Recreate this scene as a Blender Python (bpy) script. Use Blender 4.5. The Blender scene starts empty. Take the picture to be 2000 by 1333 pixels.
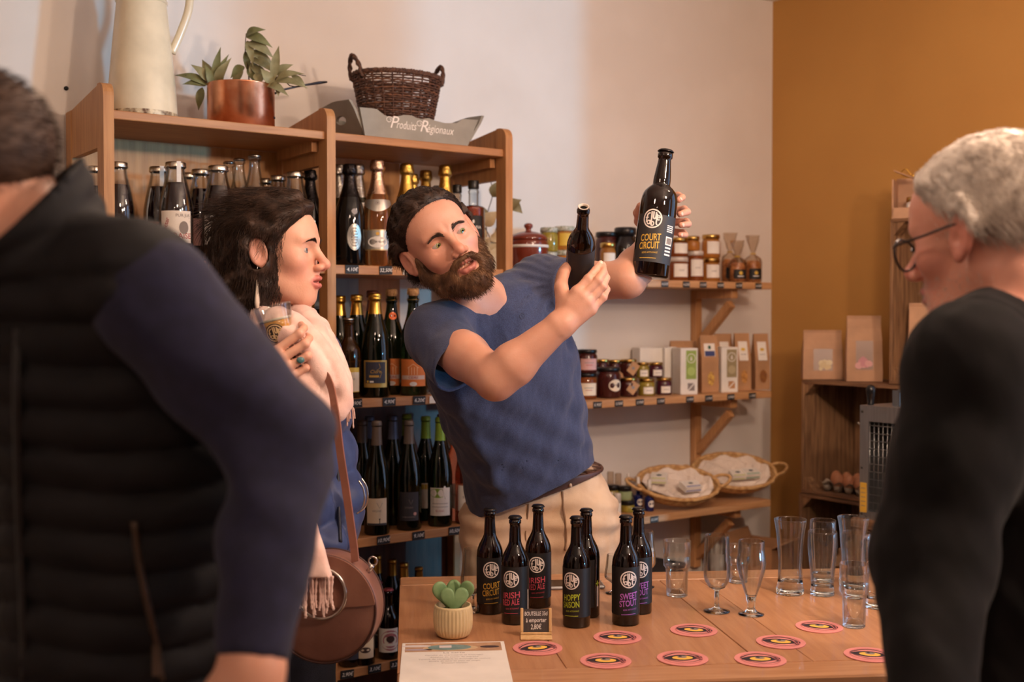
import bpy, math, random
import numpy as np
from mathutils import Vector, Matrix, Euler

random.seed(7)
rng = np.random.default_rng(11)
scn = bpy.context.scene
COL = scn.collection
PI = math.pi
HC = 1.525                      # camera height (m)
FPX = 2250.0                    # focal length in pixels of the 2000 px wide frame
PITCH = math.radians(1.31)

# ------------------------------------------------------------------ camera
cam_d = bpy.data.cameras.new('camera')
cam = bpy.data.objects.new('camera', cam_d)
COL.objects.link(cam)
cam.location = (0, 0, HC)
cam.rotation_euler = (PI / 2 - PITCH, 0, 0)
cam_d.sensor_width = 36.0
cam_d.lens = FPX / 2000 * 36
cam_d.clip_start = 0.05
cam_d.dof.use_dof = True
cam_d.dof.focus_distance = 2.55
cam_d.dof.aperture_fstop = 3.2
scn.camera = cam

# ------------------------------------------------------------------ view and world
vs = scn.view_settings
vs.view_transform = 'Standard'
vs.look = 'None'
vs.exposure = 0.16
vs.gamma = 1.0
vs.use_curve_mapping = False


def lin(c):
 return tuple(((v / 255) / 12.92 if v / 255 <= 0.04045 else ((v / 255 + 0.055) / 1.055) ** 2.4) for v in c[:3]) + (1.0,)


world = bpy.data.worlds.new('world')
scn.world = world
world.use_nodes = True
wb = world.node_tree.nodes['Background']
wb.inputs[0].default_value = lin((186, 214, 255))
wb.inputs[1].default_value = 2.0

# directions of the shop: U runs along the back wall to the right, N goes into it
U = Vector((0.814, 0.581, 0)).normalized()
N = Vector((-0.581, 0.814, 0)).normalized()
F0 = Vector((-0.381, 3.30, 0))  # a point under the front edge of the shelving
D_WALL = 0.37                   # the back wall lies this far behind that edge
W0 = F0 + N * D_WALL
T_CORNER = 2.058
CORNER = W0 + U * T_CORNER
ROT_U = math.atan2(U.y, U.x)
ROT_O = math.atan2(-N.y, -N.x)  # along the ochre wall, towards the camera


def wpt(t, d=0.0, z=0.0):       # t along the back wall, d out of it
 p = W0 + U * t - N * d
 return Vector((p.x, p.y, z))


def opt(s, d=0.0, z=0.0):       # s along the ochre wall from the corner, d out of it
 p = CORNER - N * s - U * d
 return Vector((p.x, p.y, z))


def lamp(name, kind, loc, energy, color, size=0.2, rot=None, target=None, **kw):
 l = bpy.data.lights.new(name, kind)
 l.energy = energy
 l.color = color
 if kind == 'AREA':
  l.shape = kw.get('shape', 'DISK')
  l.size = size
  if 'size_y' in kw:
   l.size_y = kw['size_y']
 elif kind == 'SUN':
  l.angle = size
 else:
  l.shadow_soft_size = size
  if kind == 'SPOT':
   l.spot_size = kw.get('spot', 1.6)
   l.spot_blend = 0.8
 o = bpy.data.objects.new(name, l)
 COL.objects.link(o)
 o.location = loc
 if target is not None:
  o.rotation_euler = (Vector(target) - Vector(loc)).to_track_quat('-Z', 'Y').to_euler()
 elif rot:
  o.rotation_euler = rot
 return o


sun_v = (-U * 1.0 + N * 1.6).normalized()
sun = lamp('daylight', 'SUN', (3, -2, 4), 1.0, (0.18, 0.64, 1.0), size=math.radians(3.0))
sun.rotation_euler = sun_v.to_track_quat('-Z', 'Y').to_euler()
WARM = (1.0, 0.72, 0.54)
for lx, ly, lz, le in ((0.95, 1.95, 2.22, 34), (-0.25, 1.75, 2.25, 9), (1.00, 2.70, 2.50, 9), (1.35, 0.95, 2.30, 75)):
 lamp('pendant_bulb', 'POINT', (lx, ly, lz), le, WARM, 0.07)
for lx, ly, le in ((-1.5, 0.3, 16), (-0.4, -0.8, 9)):  # unseen fill lamps, added out of view to lift the ambient light
 lamp('fill_lamp', 'AREA', (lx, ly, 2.78), le, WARM, 0.12, rot=(0, 0, 0))


# ------------------------------------------------------------------ pixels of the photograph to places
def ray(px, py):
 a = (px - 1000) / FPX
 b = -(py - 666.5) / FPX
 c, s = math.cos(PITCH), math.sin(PITCH)
 return Vector((a, c + b * s, -s + b * c))


def at(px, py, depth):          # the point seen at a pixel, at a distance straight ahead
 r = ray(px, py)
 k = depth / r.y
 return Vector((r.x * k, depth, HC + r.z * k))


def on(px, py, h):              # the point seen at a pixel on a level surface
 r = ray(px, py)
 k = (h - HC) / r.z
 return Vector((r.x * k, r.y * k, h))


def t_at(px, d=0.0, py=615):    # where a pixel's column meets the plane d out of the back wall
 r = ray(px, py)
 o = W0 - N * d
 # o + U t = r k
 det = U.x * (-r.y) - U.y * (-r.x)
 return ((-o.x) * (-r.y) - (-o.y) * (-r.x)) / det


def s_at(px, d=0.0, py=615):    # the same for the ochre wall
 r = ray(px, py)
 o = CORNER - U * d
 e = -N
 det = e.x * (-r.y) - e.y * (-r.x)
 return ((-o.x) * (-r.y) - (-o.y) * (-r.x)) / det


def height_at(p, py):           # height of a pixel row at the distance of p
 r = ray(1000, py)
 return HC + r.z / r.y * p.y


# ------------------------------------------------------------------ materials
MATS = {}


def M(name, col=(200, 200, 200), rough=0.5, metal=0.0, trans=0.0, ior=1.45, spec=0.5, var=0.06, scale=14.0, bump=0.0,
      bscale=60.0, col2=None, stretch=(1, 1, 1), sheen=0.0, sss=0.0, coat=0.0, alpha=None, detail=3.0, aniso=False):
 if name in MATS:
  return MATS[name]
 m = bpy.data.materials.new(name)
 m.use_nodes = True
 nt = m.node_tree
 b = nt.nodes['Principled BSDF']
 b.inputs['Roughness'].default_value = rough
 b.inputs['Metallic'].default_value = metal
 b.inputs['Transmission Weight'].default_value = trans
 b.inputs['IOR'].default_value = ior
 b.inputs['Specular IOR Level'].default_value = spec
 b.inputs['Sheen Weight'].default_value = sheen
 b.inputs['Coat Weight'].default_value = coat
 if sss:
  b.inputs['Subsurface Weight'].default_value = sss
  b.inputs['Subsurface Radius'].default_value = (0.012, 0.004, 0.002)
  b.inputs['Subsurface Scale'].default_value = 2.0
 if alpha is not None:
  b.inputs['Alpha'].default_value = alpha
 c1 = lin(col)
 if col2 is None and var > 0:
  col2 = tuple(max(0, v * (1 - var * 2)) for v in col)
 if col2 is not None or bump:
  tc = nt.nodes.new('ShaderNodeTexCoord')
  mp = nt.nodes.new('ShaderNodeMapping')
  mp.inputs['Scale'].default_value = stretch
  nt.links.new(tc.outputs['Object'], mp.inputs['Vector'])
 if col2 is not None:
  nz = nt.nodes.new('ShaderNodeTexNoise')
  nz.inputs['Scale'].default_value = scale
  nz.inputs['Detail'].default_value = detail
  nt.links.new(mp.outputs['Vector'], nz.inputs['Vector'])
  rp = nt.nodes.new('ShaderNodeValToRGB')
  rp.color_ramp.elements[0].position = 0.36
  rp.color_ramp.elements[0].color = lin(col2)
  rp.color_ramp.elements[1].position = 0.64
  rp.color_ramp.elements[1].color = c1
  nt.links.new(nz.outputs['Fac'], rp.inputs['Fac'])
  nt.links.new(rp.outputs['Color'], b.inputs['Base Color'])
 else:
  b.inputs['Base Color'].default_value = c1
 if bump:
  n2 = nt.nodes.new('ShaderNodeTexNoise')
  n2.inputs['Scale'].default_value = bscale
  n2.inputs['Detail'].default_value = 4
  nt.links.new(mp.outputs['Vector'], n2.inputs['Vector'])
  bp = nt.nodes.new('ShaderNodeBump')
  bp.inputs['Strength'].default_value = bump
  bp.inputs['Distance'].default_value = 0.004
  nt.links.new(n2.outputs['Fac'], bp.inputs['Height'])
  nt.links.new(bp.outputs['Normal'], b.inputs['Normal'])
 MATS[name] = m
 return m


def wood(name, col, col2, axis=0, rough=0.45, scale=9.0, bump=0.12, coat=0.0):
 st = [9.0, 9.0, 9.0]
 st[axis] = 0.7
 return M(name, col, rough, col2=col2, stretch=tuple(st), scale=scale, bump=bump, bscale=scale * 2, detail=6, coat=coat)


def thin_glass(name, tint=(250, 252, 252), body=0.0, body_col=(255, 255, 255)):
 """clear thin-walled glass: straight-through light, mirror gloss that rises towards the edges"""
 m = bpy.data.materials.new(name)
 m.use_nodes = True
 nt = m.node_tree
 nt.nodes.clear()
 out = nt.nodes.new('ShaderNodeOutputMaterial')
 mx = nt.nodes.new('ShaderNodeMixShader')
 tr = nt.nodes.new('ShaderNodeBsdfTransparent')
 tr.inputs[0].default_value = lin(tint)
 gl = nt.nodes.new('ShaderNodeBsdfGlossy')
 gl.inputs['Roughness'].default_value = 0.03
 lw = nt.nodes.new('ShaderNodeLayerWeight')
 lw.inputs[0].default_value = 0.24
 mm = nt.nodes.new('ShaderNodeMath')
 mm.operation = 'MULTIPLY_ADD'
 mm.inputs[1].default_value = 0.62
 mm.inputs[2].default_value = 0.035
 nt.links.new(lw.outputs['Fresnel'], mm.inputs[0])
 nt.links.new(mm.outputs[0], mx.inputs[0])
 nt.links.new(tr.outputs[0], mx.inputs[1])
 nt.links.new(gl.outputs[0], mx.inputs[2])
 nt.links.new(mx.outputs[0], out.inputs[0])
 MATS[name] = m
 return m


# ------------------------------------------------------------------ mesh building
class MB:
 """Collects shapes (in the thing's own coordinates) and links them as ONE mesh object."""

 def __init__(self):
  self.v, self.f, self.m, self.s = [], [], [], []

 def add(self, verts, faces, mi=0, smooth=False, mat=None):
  o = len(self.v)
  if mat is not None:
   verts = [mat @ Vector(p) for p in verts]
  self.v += [tuple(p) for p in verts]
  for f in faces:
   self.f.append(tuple(i + o for i in f))
   self.m.append(mi)
   self.s.append(smooth)
  return self

 def box(self, lo, hi, mi=0, bev=0.0, mat=None, taper=None):
  x0, y0, z0 = lo
  x1, y1, z1 = hi
  if bev <= 0:
   v = [(x0, y0, z0), (x1, y0, z0), (x1, y1, z0), (x0, y1, z0), (x0, y0, z1), (x1, y0, z1), (x1, y1, z1), (x0, y1, z1)]
   f = [(0, 3, 2, 1), (4, 5, 6, 7), (0, 1, 5, 4), (1, 2, 6, 5), (2, 3, 7, 6), (3, 0, 4, 7)]
   return self.add(v, f, mi, False, mat)
  b = min(bev, (x1 - x0) * .49, (y1 - y0) * .49, (z1 - z0) * .49)
  # chamfered box: rings of eight
  def ring(z, i):
   a0, a1, c0, c1 = x0 + i, x1 - i, y0 + i, y1 - i
   return [(a0 + b, c0, z), (a1 - b, c0, z), (a1, c0 + b, z), (a1, c1 - b, z), (a1 - b, c1, z), (a0 + b, c1, z), (a0, c1 - b, z), (a0, c0 + b, z)]
  v = ring(z0, b * .6) + ring(z0 + b, 0) + ring(z1 - b, 0) + ring(z1, b * .6)
  f = [tuple(range(7, -1, -1)), tuple(range(24, 32))]
  for k in range(3):
   for i in range(8):
    j = (i + 1) % 8
    f.append((k * 8 + i, k * 8 + j, k * 8 + 8 + j, k * 8 + 8 + i))
  return self.add(v, f, mi, False, mat)

 def lathe(self, prof, n=32, mi=0, smooth=True, mat=None, cap0=True, cap1=True, wob=None):
  v, f = [], []
  for (r, z) in prof:
   for i in range(n):
    a = 2 * PI * i / n
    rr = r * (wob(a, z) if wob else 1.0)
    v.append((rr * math.cos(a), rr * math.sin(a), z))
  for k in range(len(prof) - 1):
   for i in range(n):
    j = (i + 1) % n
    f.append((k * n + i, k * n + j, (k + 1) * n + j, (k + 1) * n + i))
  if cap0 and prof[0][0] > 1e-5:
   f.append(tuple(range(n - 1, -1, -1)))
  if cap1 and prof[-1][0] > 1e-5:
   o = (len(prof) - 1) * n
   f.append(tuple(range(o, o + n)))
  return self.add(v, f, mi, smooth, mat)

 def tube(self, pts, r, n=8, mi=0, smooth=True, mat=None, closed=False, caps=True, flat=1.0):
  pts = [Vector(p) for p in pts]
  rs = r if isinstance(r, (list, tuple)) else [r] * len(pts)
  v, f = [], []
  m = len(pts)
  up = None
  for k in range(m):
   if closed:
    tg = pts[(k + 1) % m] - pts[k - 1]
   else:
    tg = pts[min(k + 1, m - 1)] - pts[max(k - 1, 0)]
   tg.normalize()
   if up is None:
    up = Vector((0, 0, 1)) if abs(tg.z) < 0.9 else Vector((1, 0, 0))
   a = tg.cross(up)
   if a.length < 1e-6:
    a = tg.orthogonal()
   a.normalize()
   b = a.cross(tg).normalized()
   up = b
   for i in range(n):
    w = 2 * PI * i / n
    v.append(pts[k] + a * (math.cos(w) * rs[k]) + b * (math.sin(w) * rs[k] * flat))
  for k in range(m if closed else m - 1):
   k2 = (k + 1) % m
   for i in range(n):
    j = (i + 1) % n
    f.append((k * n + i, k * n + j, k2 * n + j, k2 * n + i))
  if caps and not closed:
   f.append(tuple(range(n - 1, -1, -1)))
   f.append(tuple(range((m - 1) * n, m * n)))
  return self.add(v, f, mi, smooth, mat)

 def ball(self, c, r, n=16, m=10, mi=0, mat=None):
  rx, ry, rz = (r, r, r) if not isinstance(r, (tuple, list)) else r
  v = [(c[0], c[1], c[2] - rz)]
  for k in range(1, m):
   a = PI * k / m
   for i in range(n):
    w = 2 * PI * i / n
    v.append((c[0] + rx * math.sin(a) * math.cos(w), c[1] + ry * math.sin(a) * math.sin(w), c[2] - rz * math.cos(a)))
  v.append((c[0], c[1], c[2] + rz))
  f = []
  for i in range(n):
   j = (i + 1) % n
   f.append((0, 1 + j, 1 + i))
   for k in range(m - 2):
    a = 1 + k * n
    f.append((a + i, a + j, a + n + j, a + n + i))
   a = 1 + (m - 2) * n
   f.append((a + i, a + j, len(v) - 1))
  return self.add(v, f, mi, True, mat)

 def prism(self, poly, y0, y1, mi=0, mat=None, smooth=False):
  """outline in x,z extruded along y"""
  n = len(poly)
  v = [(x, y0, z) for x, z in poly] + [(x, y1, z) for x, z in poly]
  f = [tuple(range(n)), tuple(range(2 * n - 1, n - 1, -1))]
  for i in range(n):
   j = (i + 1) % n
   f.append((i, n + i, n + j, j))
  return self.add(v, f, mi, smooth, mat)

 def patch(self, r, z0, z1, a0, a1, mi=0, n=14, mat=None, off=0.0, nz=1):
  """part of a cylinder wall; angle 0 faces -y"""
  v, f = [], []
  rf = r if callable(r) else (lambda z: r)
  for q in range(nz + 1):
   z = z0 + (z1 - z0) * q / nz
   for i in range(n + 1):
    a = a0 + (a1 - a0) * i / n
    R_ = rf(z) + off
    v.append((R_ * math.sin(a), -R_ * math.cos(a), z))
  for q in range(nz):
   for i in range(n):
    o = q * (n + 1) + i
    f.append((o, o + 1, o + n + 2, o + n + 1))
  return self.add(v, f, mi, True, mat)

 def flat(self, shape, mi=0, mat=None):
  """a flat printed shape (verts, faces) in x,z on the plane y=0"""
  return self.add([(x, 0, z) for x, z in shape[0]], shape[1], mi, False, mat)

 def wrap(self, shape, r, mi=0, a=0.0, z=0.0, off=0.0004, mat=None):
  """a flat printed shape bent on a cylinder"""
  rf = r if callable(r) else (lambda q: r)
  v = []
  for x, y in shape[0]:
   R_ = rf(z + y) + off
   w = a + x / rf(z)
   v.append((R_ * math.sin(w), -R_ * math.cos(w), z + y))
  return self.add(v, shape[1], mi, False, mat)

 def build(self, name, mats, parent=None, loc=None, rz=0.0, auto=True):
  me = bpy.data.meshes.new(name)
  me.from_pydata(self.v, [], self.f)
  if not isinstance(mats, (list, tuple)):
   mats = [mats]
  for m in mats:
   me.materials.append(m)
  me.polygons.foreach_set('material_index', self.m)
  me.polygons.foreach_set('use_smooth', self.s)
  me.update()
  o = bpy.data.objects.new(name, me)
  COL.objects.link(o)
  if parent is not None:
   o.parent = parent
  if loc is not None:
   o.location = loc
  o.rotation_euler.z = rz
  return o


def thing(name, label, cat, loc=(0, 0, 0), rz=0.0, group=None):
 o = bpy.data.objects.new(name, None)
 COL.objects.link(o)
 o.empty_display_size = 0.05
 o.location = loc
 o.rotation_euler = (0, 0, rz)
 tag(o, label, cat, group)
 return o


def tag(o, label, cat, group=None):
 o['label'] = label
 o['category'] = cat
 if group:
  o['group'] = group
 return o


def structure(o, label=None):
 o['kind'] = 'structure'
 if label:
  o['label'] = label
 return o


def dup(root, loc, rz, label=None, group=None):
 r = root.copy()
 COL.objects.link(r)
 r.location = loc
 r.rotation_euler = (0, 0, rz)
 if label:
  r['label'] = label
 if group:
  r['group'] = group
 for ch in list(root.children):
  c = ch.copy()
  COL.objects.link(c)
  c.parent = r
  for g in list(ch.children):
   d = g.copy()
   COL.objects.link(d)
   d.parent = c
 return r


# ------------------------------------------------------------------ lettering
_TX = {}


def text(s, size=1.0, shear=0.0, bold=0.0, width=None, spacing=1.0):
 """a string as flat (verts, faces), centred on x, base line at 0, capital height about 0.7 size"""
 key = (s, shear, bold, spacing)
 if key not in _TX:
  c = bpy.data.curves.new('lettering', 'FONT')
  c.body = s
  c.size = 1.0
  c.shear = shear
  c.offset = bold
  c.space_character = spacing
  c.align_x = 'CENTER'
  c.resolution_u = 3
  o = bpy.data.objects.new('lettering', c)
  COL.objects.link(o)
  bpy.context.view_layer.update()
  dg = bpy.context.evaluated_depsgraph_get()
  me = o.evaluated_get(dg).to_mesh()
  vs_ = [(p.co.x, p.co.y) for p in me.vertices]
  fs = [tuple(p.vertices) for p in me.polygons]
  o.evaluated_get(dg).to_mesh_clear()
  bpy.data.objects.remove(o)
  bpy.data.curves.remove(c)
  xs = [p[0] for p in vs_] or [0]
  _TX[key] = (vs_, fs, max(xs) - min(xs))
 v, f, w = _TX[key]
 k = size
 kx = width / w if width and w > 0 else k
 return [(x * kx, y * k) for x, y in v], f


def ring2d(r0, r1, n=36, sx=1.0, sy=1.0, a0=0.0, a1=2 * PI):
 v, f = [], []
 full = abs(a1 - a0 - 2 * PI) < 1e-6
 for i in range(n + (0 if full else 1)):
  a = a0 + (a1 - a0) * i / n
  v += [(r0 * math.cos(a) * sx, r0 * math.sin(a) * sy), (r1 * math.cos(a) * sx, r1 * math.sin(a) * sy)]
 for i in range(n):
  j = (i + 1) % (len(v) // 2)
  f.append((2 * i, 2 * i + 1, 2 * j + 1, 2 * j))
 return v, f


def disc2d(r, n=32, sx=1.0, sy=1.0, rows=1):
 v = [(0, 0)] + [(r * math.cos(2 * PI * i / n) * sx, r * math.sin(2 * PI * i / n) * sy) for i in range(n)]
 return v, [(0, 1 + i, 1 + (i + 1) % n) for i in range(n)]


def rect2d(x0, y0, x1, y1, n=1):
 v = []
 for i in range(n + 1):
  x = x0 + (x1 - x0) * i / n
  v += [(x, y0), (x, y1)]
 return v, [(2 * i, 2 * i + 2, 2 * i + 3, 2 * i + 1) for i in range(n)]


def stroke2d(pts, w):
 """a polyline with a width"""
 v, f = [], []
 for k, (x, y) in enumerate(pts):
  x0, y0 = pts[max(k - 1, 0)]
  x1, y1 = pts[min(k + 1, len(pts) - 1)]
  dx, dy = x1 - x0, y1 - y0
  L = math.hypot(dx, dy) or 1
  ww = w[k] if isinstance(w, (list, tuple)) else w
  nx, ny = -dy / L * ww / 2, dx / L * ww / 2
  v += [(x - nx, y - ny), (x + nx, y + ny)]
 for k in range(len(pts) - 1):
  f.append((2 * k, 2 * k + 2, 2 * k + 3, 2 * k + 1))
 return v, f


def move2d(sh, dx, dy, k=1.0, rot=0.0):
 c, s = math.cos(rot), math.sin(rot)
 return [((x * c - y * s) * k + dx, (x * s + y * c) * k + dy) for x, y in sh[0]], sh[1]


def join2d(*shs):
 v, f = [], []
 for a, b in shs:
  o = len(v)
  v += a
  f += [tuple(i + o for i in q) for q in b]
 return v, f


def smooth_curve(pts, n=6):
 """Catmull-Rom through points"""
 P = [Vector(p) for p in pts]
 out = []
 for i in range(len(P) - 1):
  p0, p1, p2, p3 = P[max(i - 1, 0)], P[i], P[i + 1], P[min(i + 2, len(P) - 1)]
  for k in range(n):
   t = k / n
   out.append(0.5 * ((2 * p1) + (p2 - p0) * t + (2 * p0 - 5 * p1 + 4 * p2 - p3) * t * t + (3 * p1 - p0 - 3 * p2 + p3) * t ** 3))
 out.append(P[-1])
 return out

# ------------------------------------------------------------------ the room
CEIL = 2.82
m_white = M('wall_plaster', (226, 219, 212), 0.85, col2=(219, 211, 203), scale=3.0, bump=0.05, bscale=40)
m_ochre = M('ochre_paint', (186, 136, 70), 0.8, col2=(181, 131, 67), scale=2.5, bump=0.06, bscale=45)
m_ceil = M('ceiling_paint', (225, 220, 214), 0.9, var=0.02)
m_dark = M('far_plaster', (196, 186, 176), 0.9, var=0.05)
m_floor = wood('floor_boards', (120, 88, 62), (96, 68, 46), 0, 0.5)
m_glass_pane = bpy.data.materials.new('pane_glass')
m_glass_pane.use_nodes = True
_nt = m_glass_pane.node_tree
_nt.nodes.clear()
_o = _nt.nodes.new('ShaderNodeOutputMaterial')
_mx = _nt.nodes.new('ShaderNodeMixShader')
_tr = _nt.nodes.new('ShaderNodeBsdfTransparent')
_gl = _nt.nodes.new('ShaderNodeBsdfGlossy')
_gl.inputs['Roughness'].default_value = 0.02
_mx.inputs[0].default_value = 0.06
_nt.links.new(_tr.outputs[0], _mx.inputs[1])
_nt.links.new(_gl.outputs[0], _mx.inputs[2])
_nt.links.new(_mx.outputs[0], _o.inputs[0])


def wall_slab(name, p0, p1, z0, z1, thick_dir, mat_, holes=()):
 """a wall from p0 to p1 with rectangular holes (a0, a1, zz0, zz1) along it"""
 d = (p1 - p0)
 L = d.length
 d.normalize()
 m = MB()
 M4 = Matrix(((d.x, thick_dir.x, 0, p0.x), (d.y, thick_dir.y, 0, p0.y), (0, 0, 1, 0), (0, 0, 0, 1)))
 x = 0.0
 T = 0.12
 for (a0, a1, h0, h1) in sorted(holes):
  m.box((x, 0, z0), (a0, T, z1), mat=M4)
  m.box((a0, 0, z0), (a1, T, h0), mat=M4)
  m.box((a0, 0, h1), (a1, T, z1), mat=M4)
  x = a1
 m.box((x, 0, z0), (L, T, z1), mat=M4)
 return structure(m.build(name, mat_))


T_LEFT = -2.6
S_FRONT = 5.6
c_bl = W0 + U * T_LEFT
c_fl = c_bl - N * S_FRONT
c_fr = CORNER - N * S_FRONT
WIN1 = (1.62, 2.98, 0.55, 2.74)      # along the ochre wall, measured from the corner
WIN2 = (3.75, 5.1, 0.55, 2.74)
structure(wall_slab('wall_back', c_bl, CORNER + U * 0.0, 0, CEIL, N, m_white), 'white plaster back wall')
structure(wall_slab('wall_right', CORNER, c_fr, 0, CEIL, U, m_ochre, (WIN1, WIN2)), 'ochre painted side wall')
wall_slab('wall_left', c_bl, c_fl, 0, CEIL, -U, m_dark)
wall_slab('wall_front', c_fl, c_fr, 0, CEIL, -N, m_dark)


def slab4(name, pts, z0, z1, mat_):
 m = MB()
 v = [(p.x, p.y, z0) for p in pts] + [(p.x, p.y, z1) for p in pts]
 m.add(v, [(3, 2, 1, 0), (4, 5, 6, 7), (0, 1, 5, 4), (1, 2, 6, 5), (2, 3, 7, 6), (3, 0, 4, 7)])
 return structure(m.build(name, mat_))


e = 0.12
quad = [c_fl - U * e - N * e, c_fr + U * e - N * e, CORNER + U * e + N * e, c_bl - U * e + N * e]
slab4('floor', quad, -0.05, 0.0, m_floor)
slab4('ceiling', quad, CEIL, CEIL + 0.08, m_ceil)
for k, (a0, a1, h0, h1) in enumerate((WIN1, WIN2)):
 fr = MB()
 w = a1 - a0
 for lo, hi in (((0, .03, 0), (.04, .09, h1 - h0)), ((w - .04, .03, 0), (w, .09, h1 - h0)), ((.04, .03, 0), (w - .04, .09, .04)), ((.04, .03, h1 - h0 - .04), (w - .04, .09, h1 - h0))):
  fr.box(lo, hi)
 pbase = opt(a0, 0, h0)
 wo = structure(fr.build('window_%d' % (k + 1), M('window_paint', (215, 212, 205), 0.5, var=0.02), loc=pbase, rz=ROT_O), 'white framed window')
 gl = MB()
 gl.add([(.04, .058, .04), (w - .04, .058, .04), (w - .04, .058, h1 - h0 - .04), (.04, .058, h1 - h0 - .04)], [(0, 1, 2, 3)])
 gl.build('pane', m_glass_pane, wo)

# ------------------------------------------------------------------ wooden shelving unit
mw_post = wood('oak_posts', (188, 136, 86), (170, 118, 72), 2, 0.55)
mw_shelf = wood('oak_shelves', (182, 130, 84), (164, 112, 70), 0, 0.5)
mw_back = wood('oak_panel', (196, 142, 84), (176, 122, 68), 2, 0.45)
mw_gray = M('grey_panel', (158, 166, 168), 0.7, col2=(140, 150, 153), scale=30, stretch=(1, 1, .12), bump=0.1)
LV = [2.035, 1.665, 1.285, 0.885, 0.515, 0.15]    # shelf tops
UD = 0.35                                         # depth of the unit
UX = [t_at(205, D_WALL), t_at(640, D_WALL), t_at(988, D_WALL)]   # left edges of the three uprights' fronts, along U
unit = thing('shelving_unit', 'honey coloured wooden shelving unit holding bottles against the white wall', 'shelving', wpt(UX[0], D_WALL), ROT_U)
PW = 0.026


def rounded_post_outline(w, h, r):
 pts = [(0, 0), (w, 0)]
 for k in range(7):
  a = k / 6 * PI / 2
  pts.append((w - r + r * math.cos(a), h - r + r * math.sin(a)))
 pts.append((0, h))
 return pts


TOPZ = LV[0] + 0.068
for i, ux in enumerate(UX):
 x = ux - UX[0]
 fr = MB()
 # front upright, rounded at its top front corner: outline across the depth
 pts = [(-(p[0]) + 0.052, p[1]) for p in rounded_post_outline(0.052, TOPZ, 0.035)]
 Mx = Matrix(((0, 1, 0, 0), (1, 0, 0, 0), (0, 0, 1, 0), (0, 0, 0, 1)))
 fr.prism(pts, x, x + PW, mat=Mx)
 fr.build('post', mw_post, unit)
 bk = MB()
 bk.box((x, UD - 0.052, 0), (x + PW, UD, TOPZ - 0.03), bev=0.003)
 bk.build('post', mw_post, unit)
 sd = MB()
 sd.prism([(0.052, LV[0] - 0.09), (UD - 0.052, LV[0] - 0.09), (UD - 0.052, TOPZ - 0.03), (0.052, TOPZ - .001)], x + 0.003, x + PW - 0.003, mat=Mx)
 sd.build('side_rail', mw_post, unit)
for a, b in ((0, 1), (1, 2)):
 x0 = UX[a] - UX[0] + PW
 x1 = UX[b] - UX[0]
 for q, z in enumerate(LV):
  s = MB()
  th = 0.022 if q == 0 else 0.026
  s.box((x0, 0.012, z - th), (x1, UD - 0.012, z), bev=0.002)
  s.build('shelf', mw_shelf, unit)
  for xa in (x0, x1 - .018):
   c = MB()
   c.box((xa, 0.06, z - th - 0.03), (xa + .018, UD - .06, z - th))
   c.build('shelf_bearer', mw_post, unit)
xb = UX[1] - UX[0]
bp = MB()
bp.box((PW, UD - 0.011, LV[1]), (xb, UD - 0.003, LV[0] - .022))
bp.box((PW, UD - 0.011, LV[2]), (xb, UD - 0.003, LV[1] - .026))
bp.box((PW, UD - 0.011, 0.02), (xb, UD - 0.003, LV[2] - .026))
bp.build('back_panel', mw_back, unit)
xr = UX[2] - UX[0]
bp = MB()
xs = xb + PW + (xr - xb) * 0.66
bp.box((xb + PW, UD - 0.011, LV[1]), (xs, UD - 0.003, LV[0] - .022))
bp.box((xs - .15, UD - 0.011, LV[2]), (xs, UD - 0.003, LV[1] - .026))
bp.build('back_panel', mw_back, unit)
bp = MB()
bp.box((xb + PW, UD - 0.011, LV[2]), (xs - .15, UD - 0.003, LV[1] - .026))
bp.box((xb + PW, UD - 0.011, LV[3]), (xb + PW + .17, UD - 0.003, LV[2] - .026))
bp.build('grey_back_board', mw_gray, unit)
bp = MB()
bp.box((xb + PW + .17, UD - 0.011, LV[3]), (xr, UD - 0.003, LV[2] - .026))
bp.box((xb + PW, UD - 0.011, 0.02), (xr, UD - 0.003, LV[3] - .026))
bp.build('dark_back_board', wood('dark_board', (84, 48, 32), (66, 36, 24), 2), unit)

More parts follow.
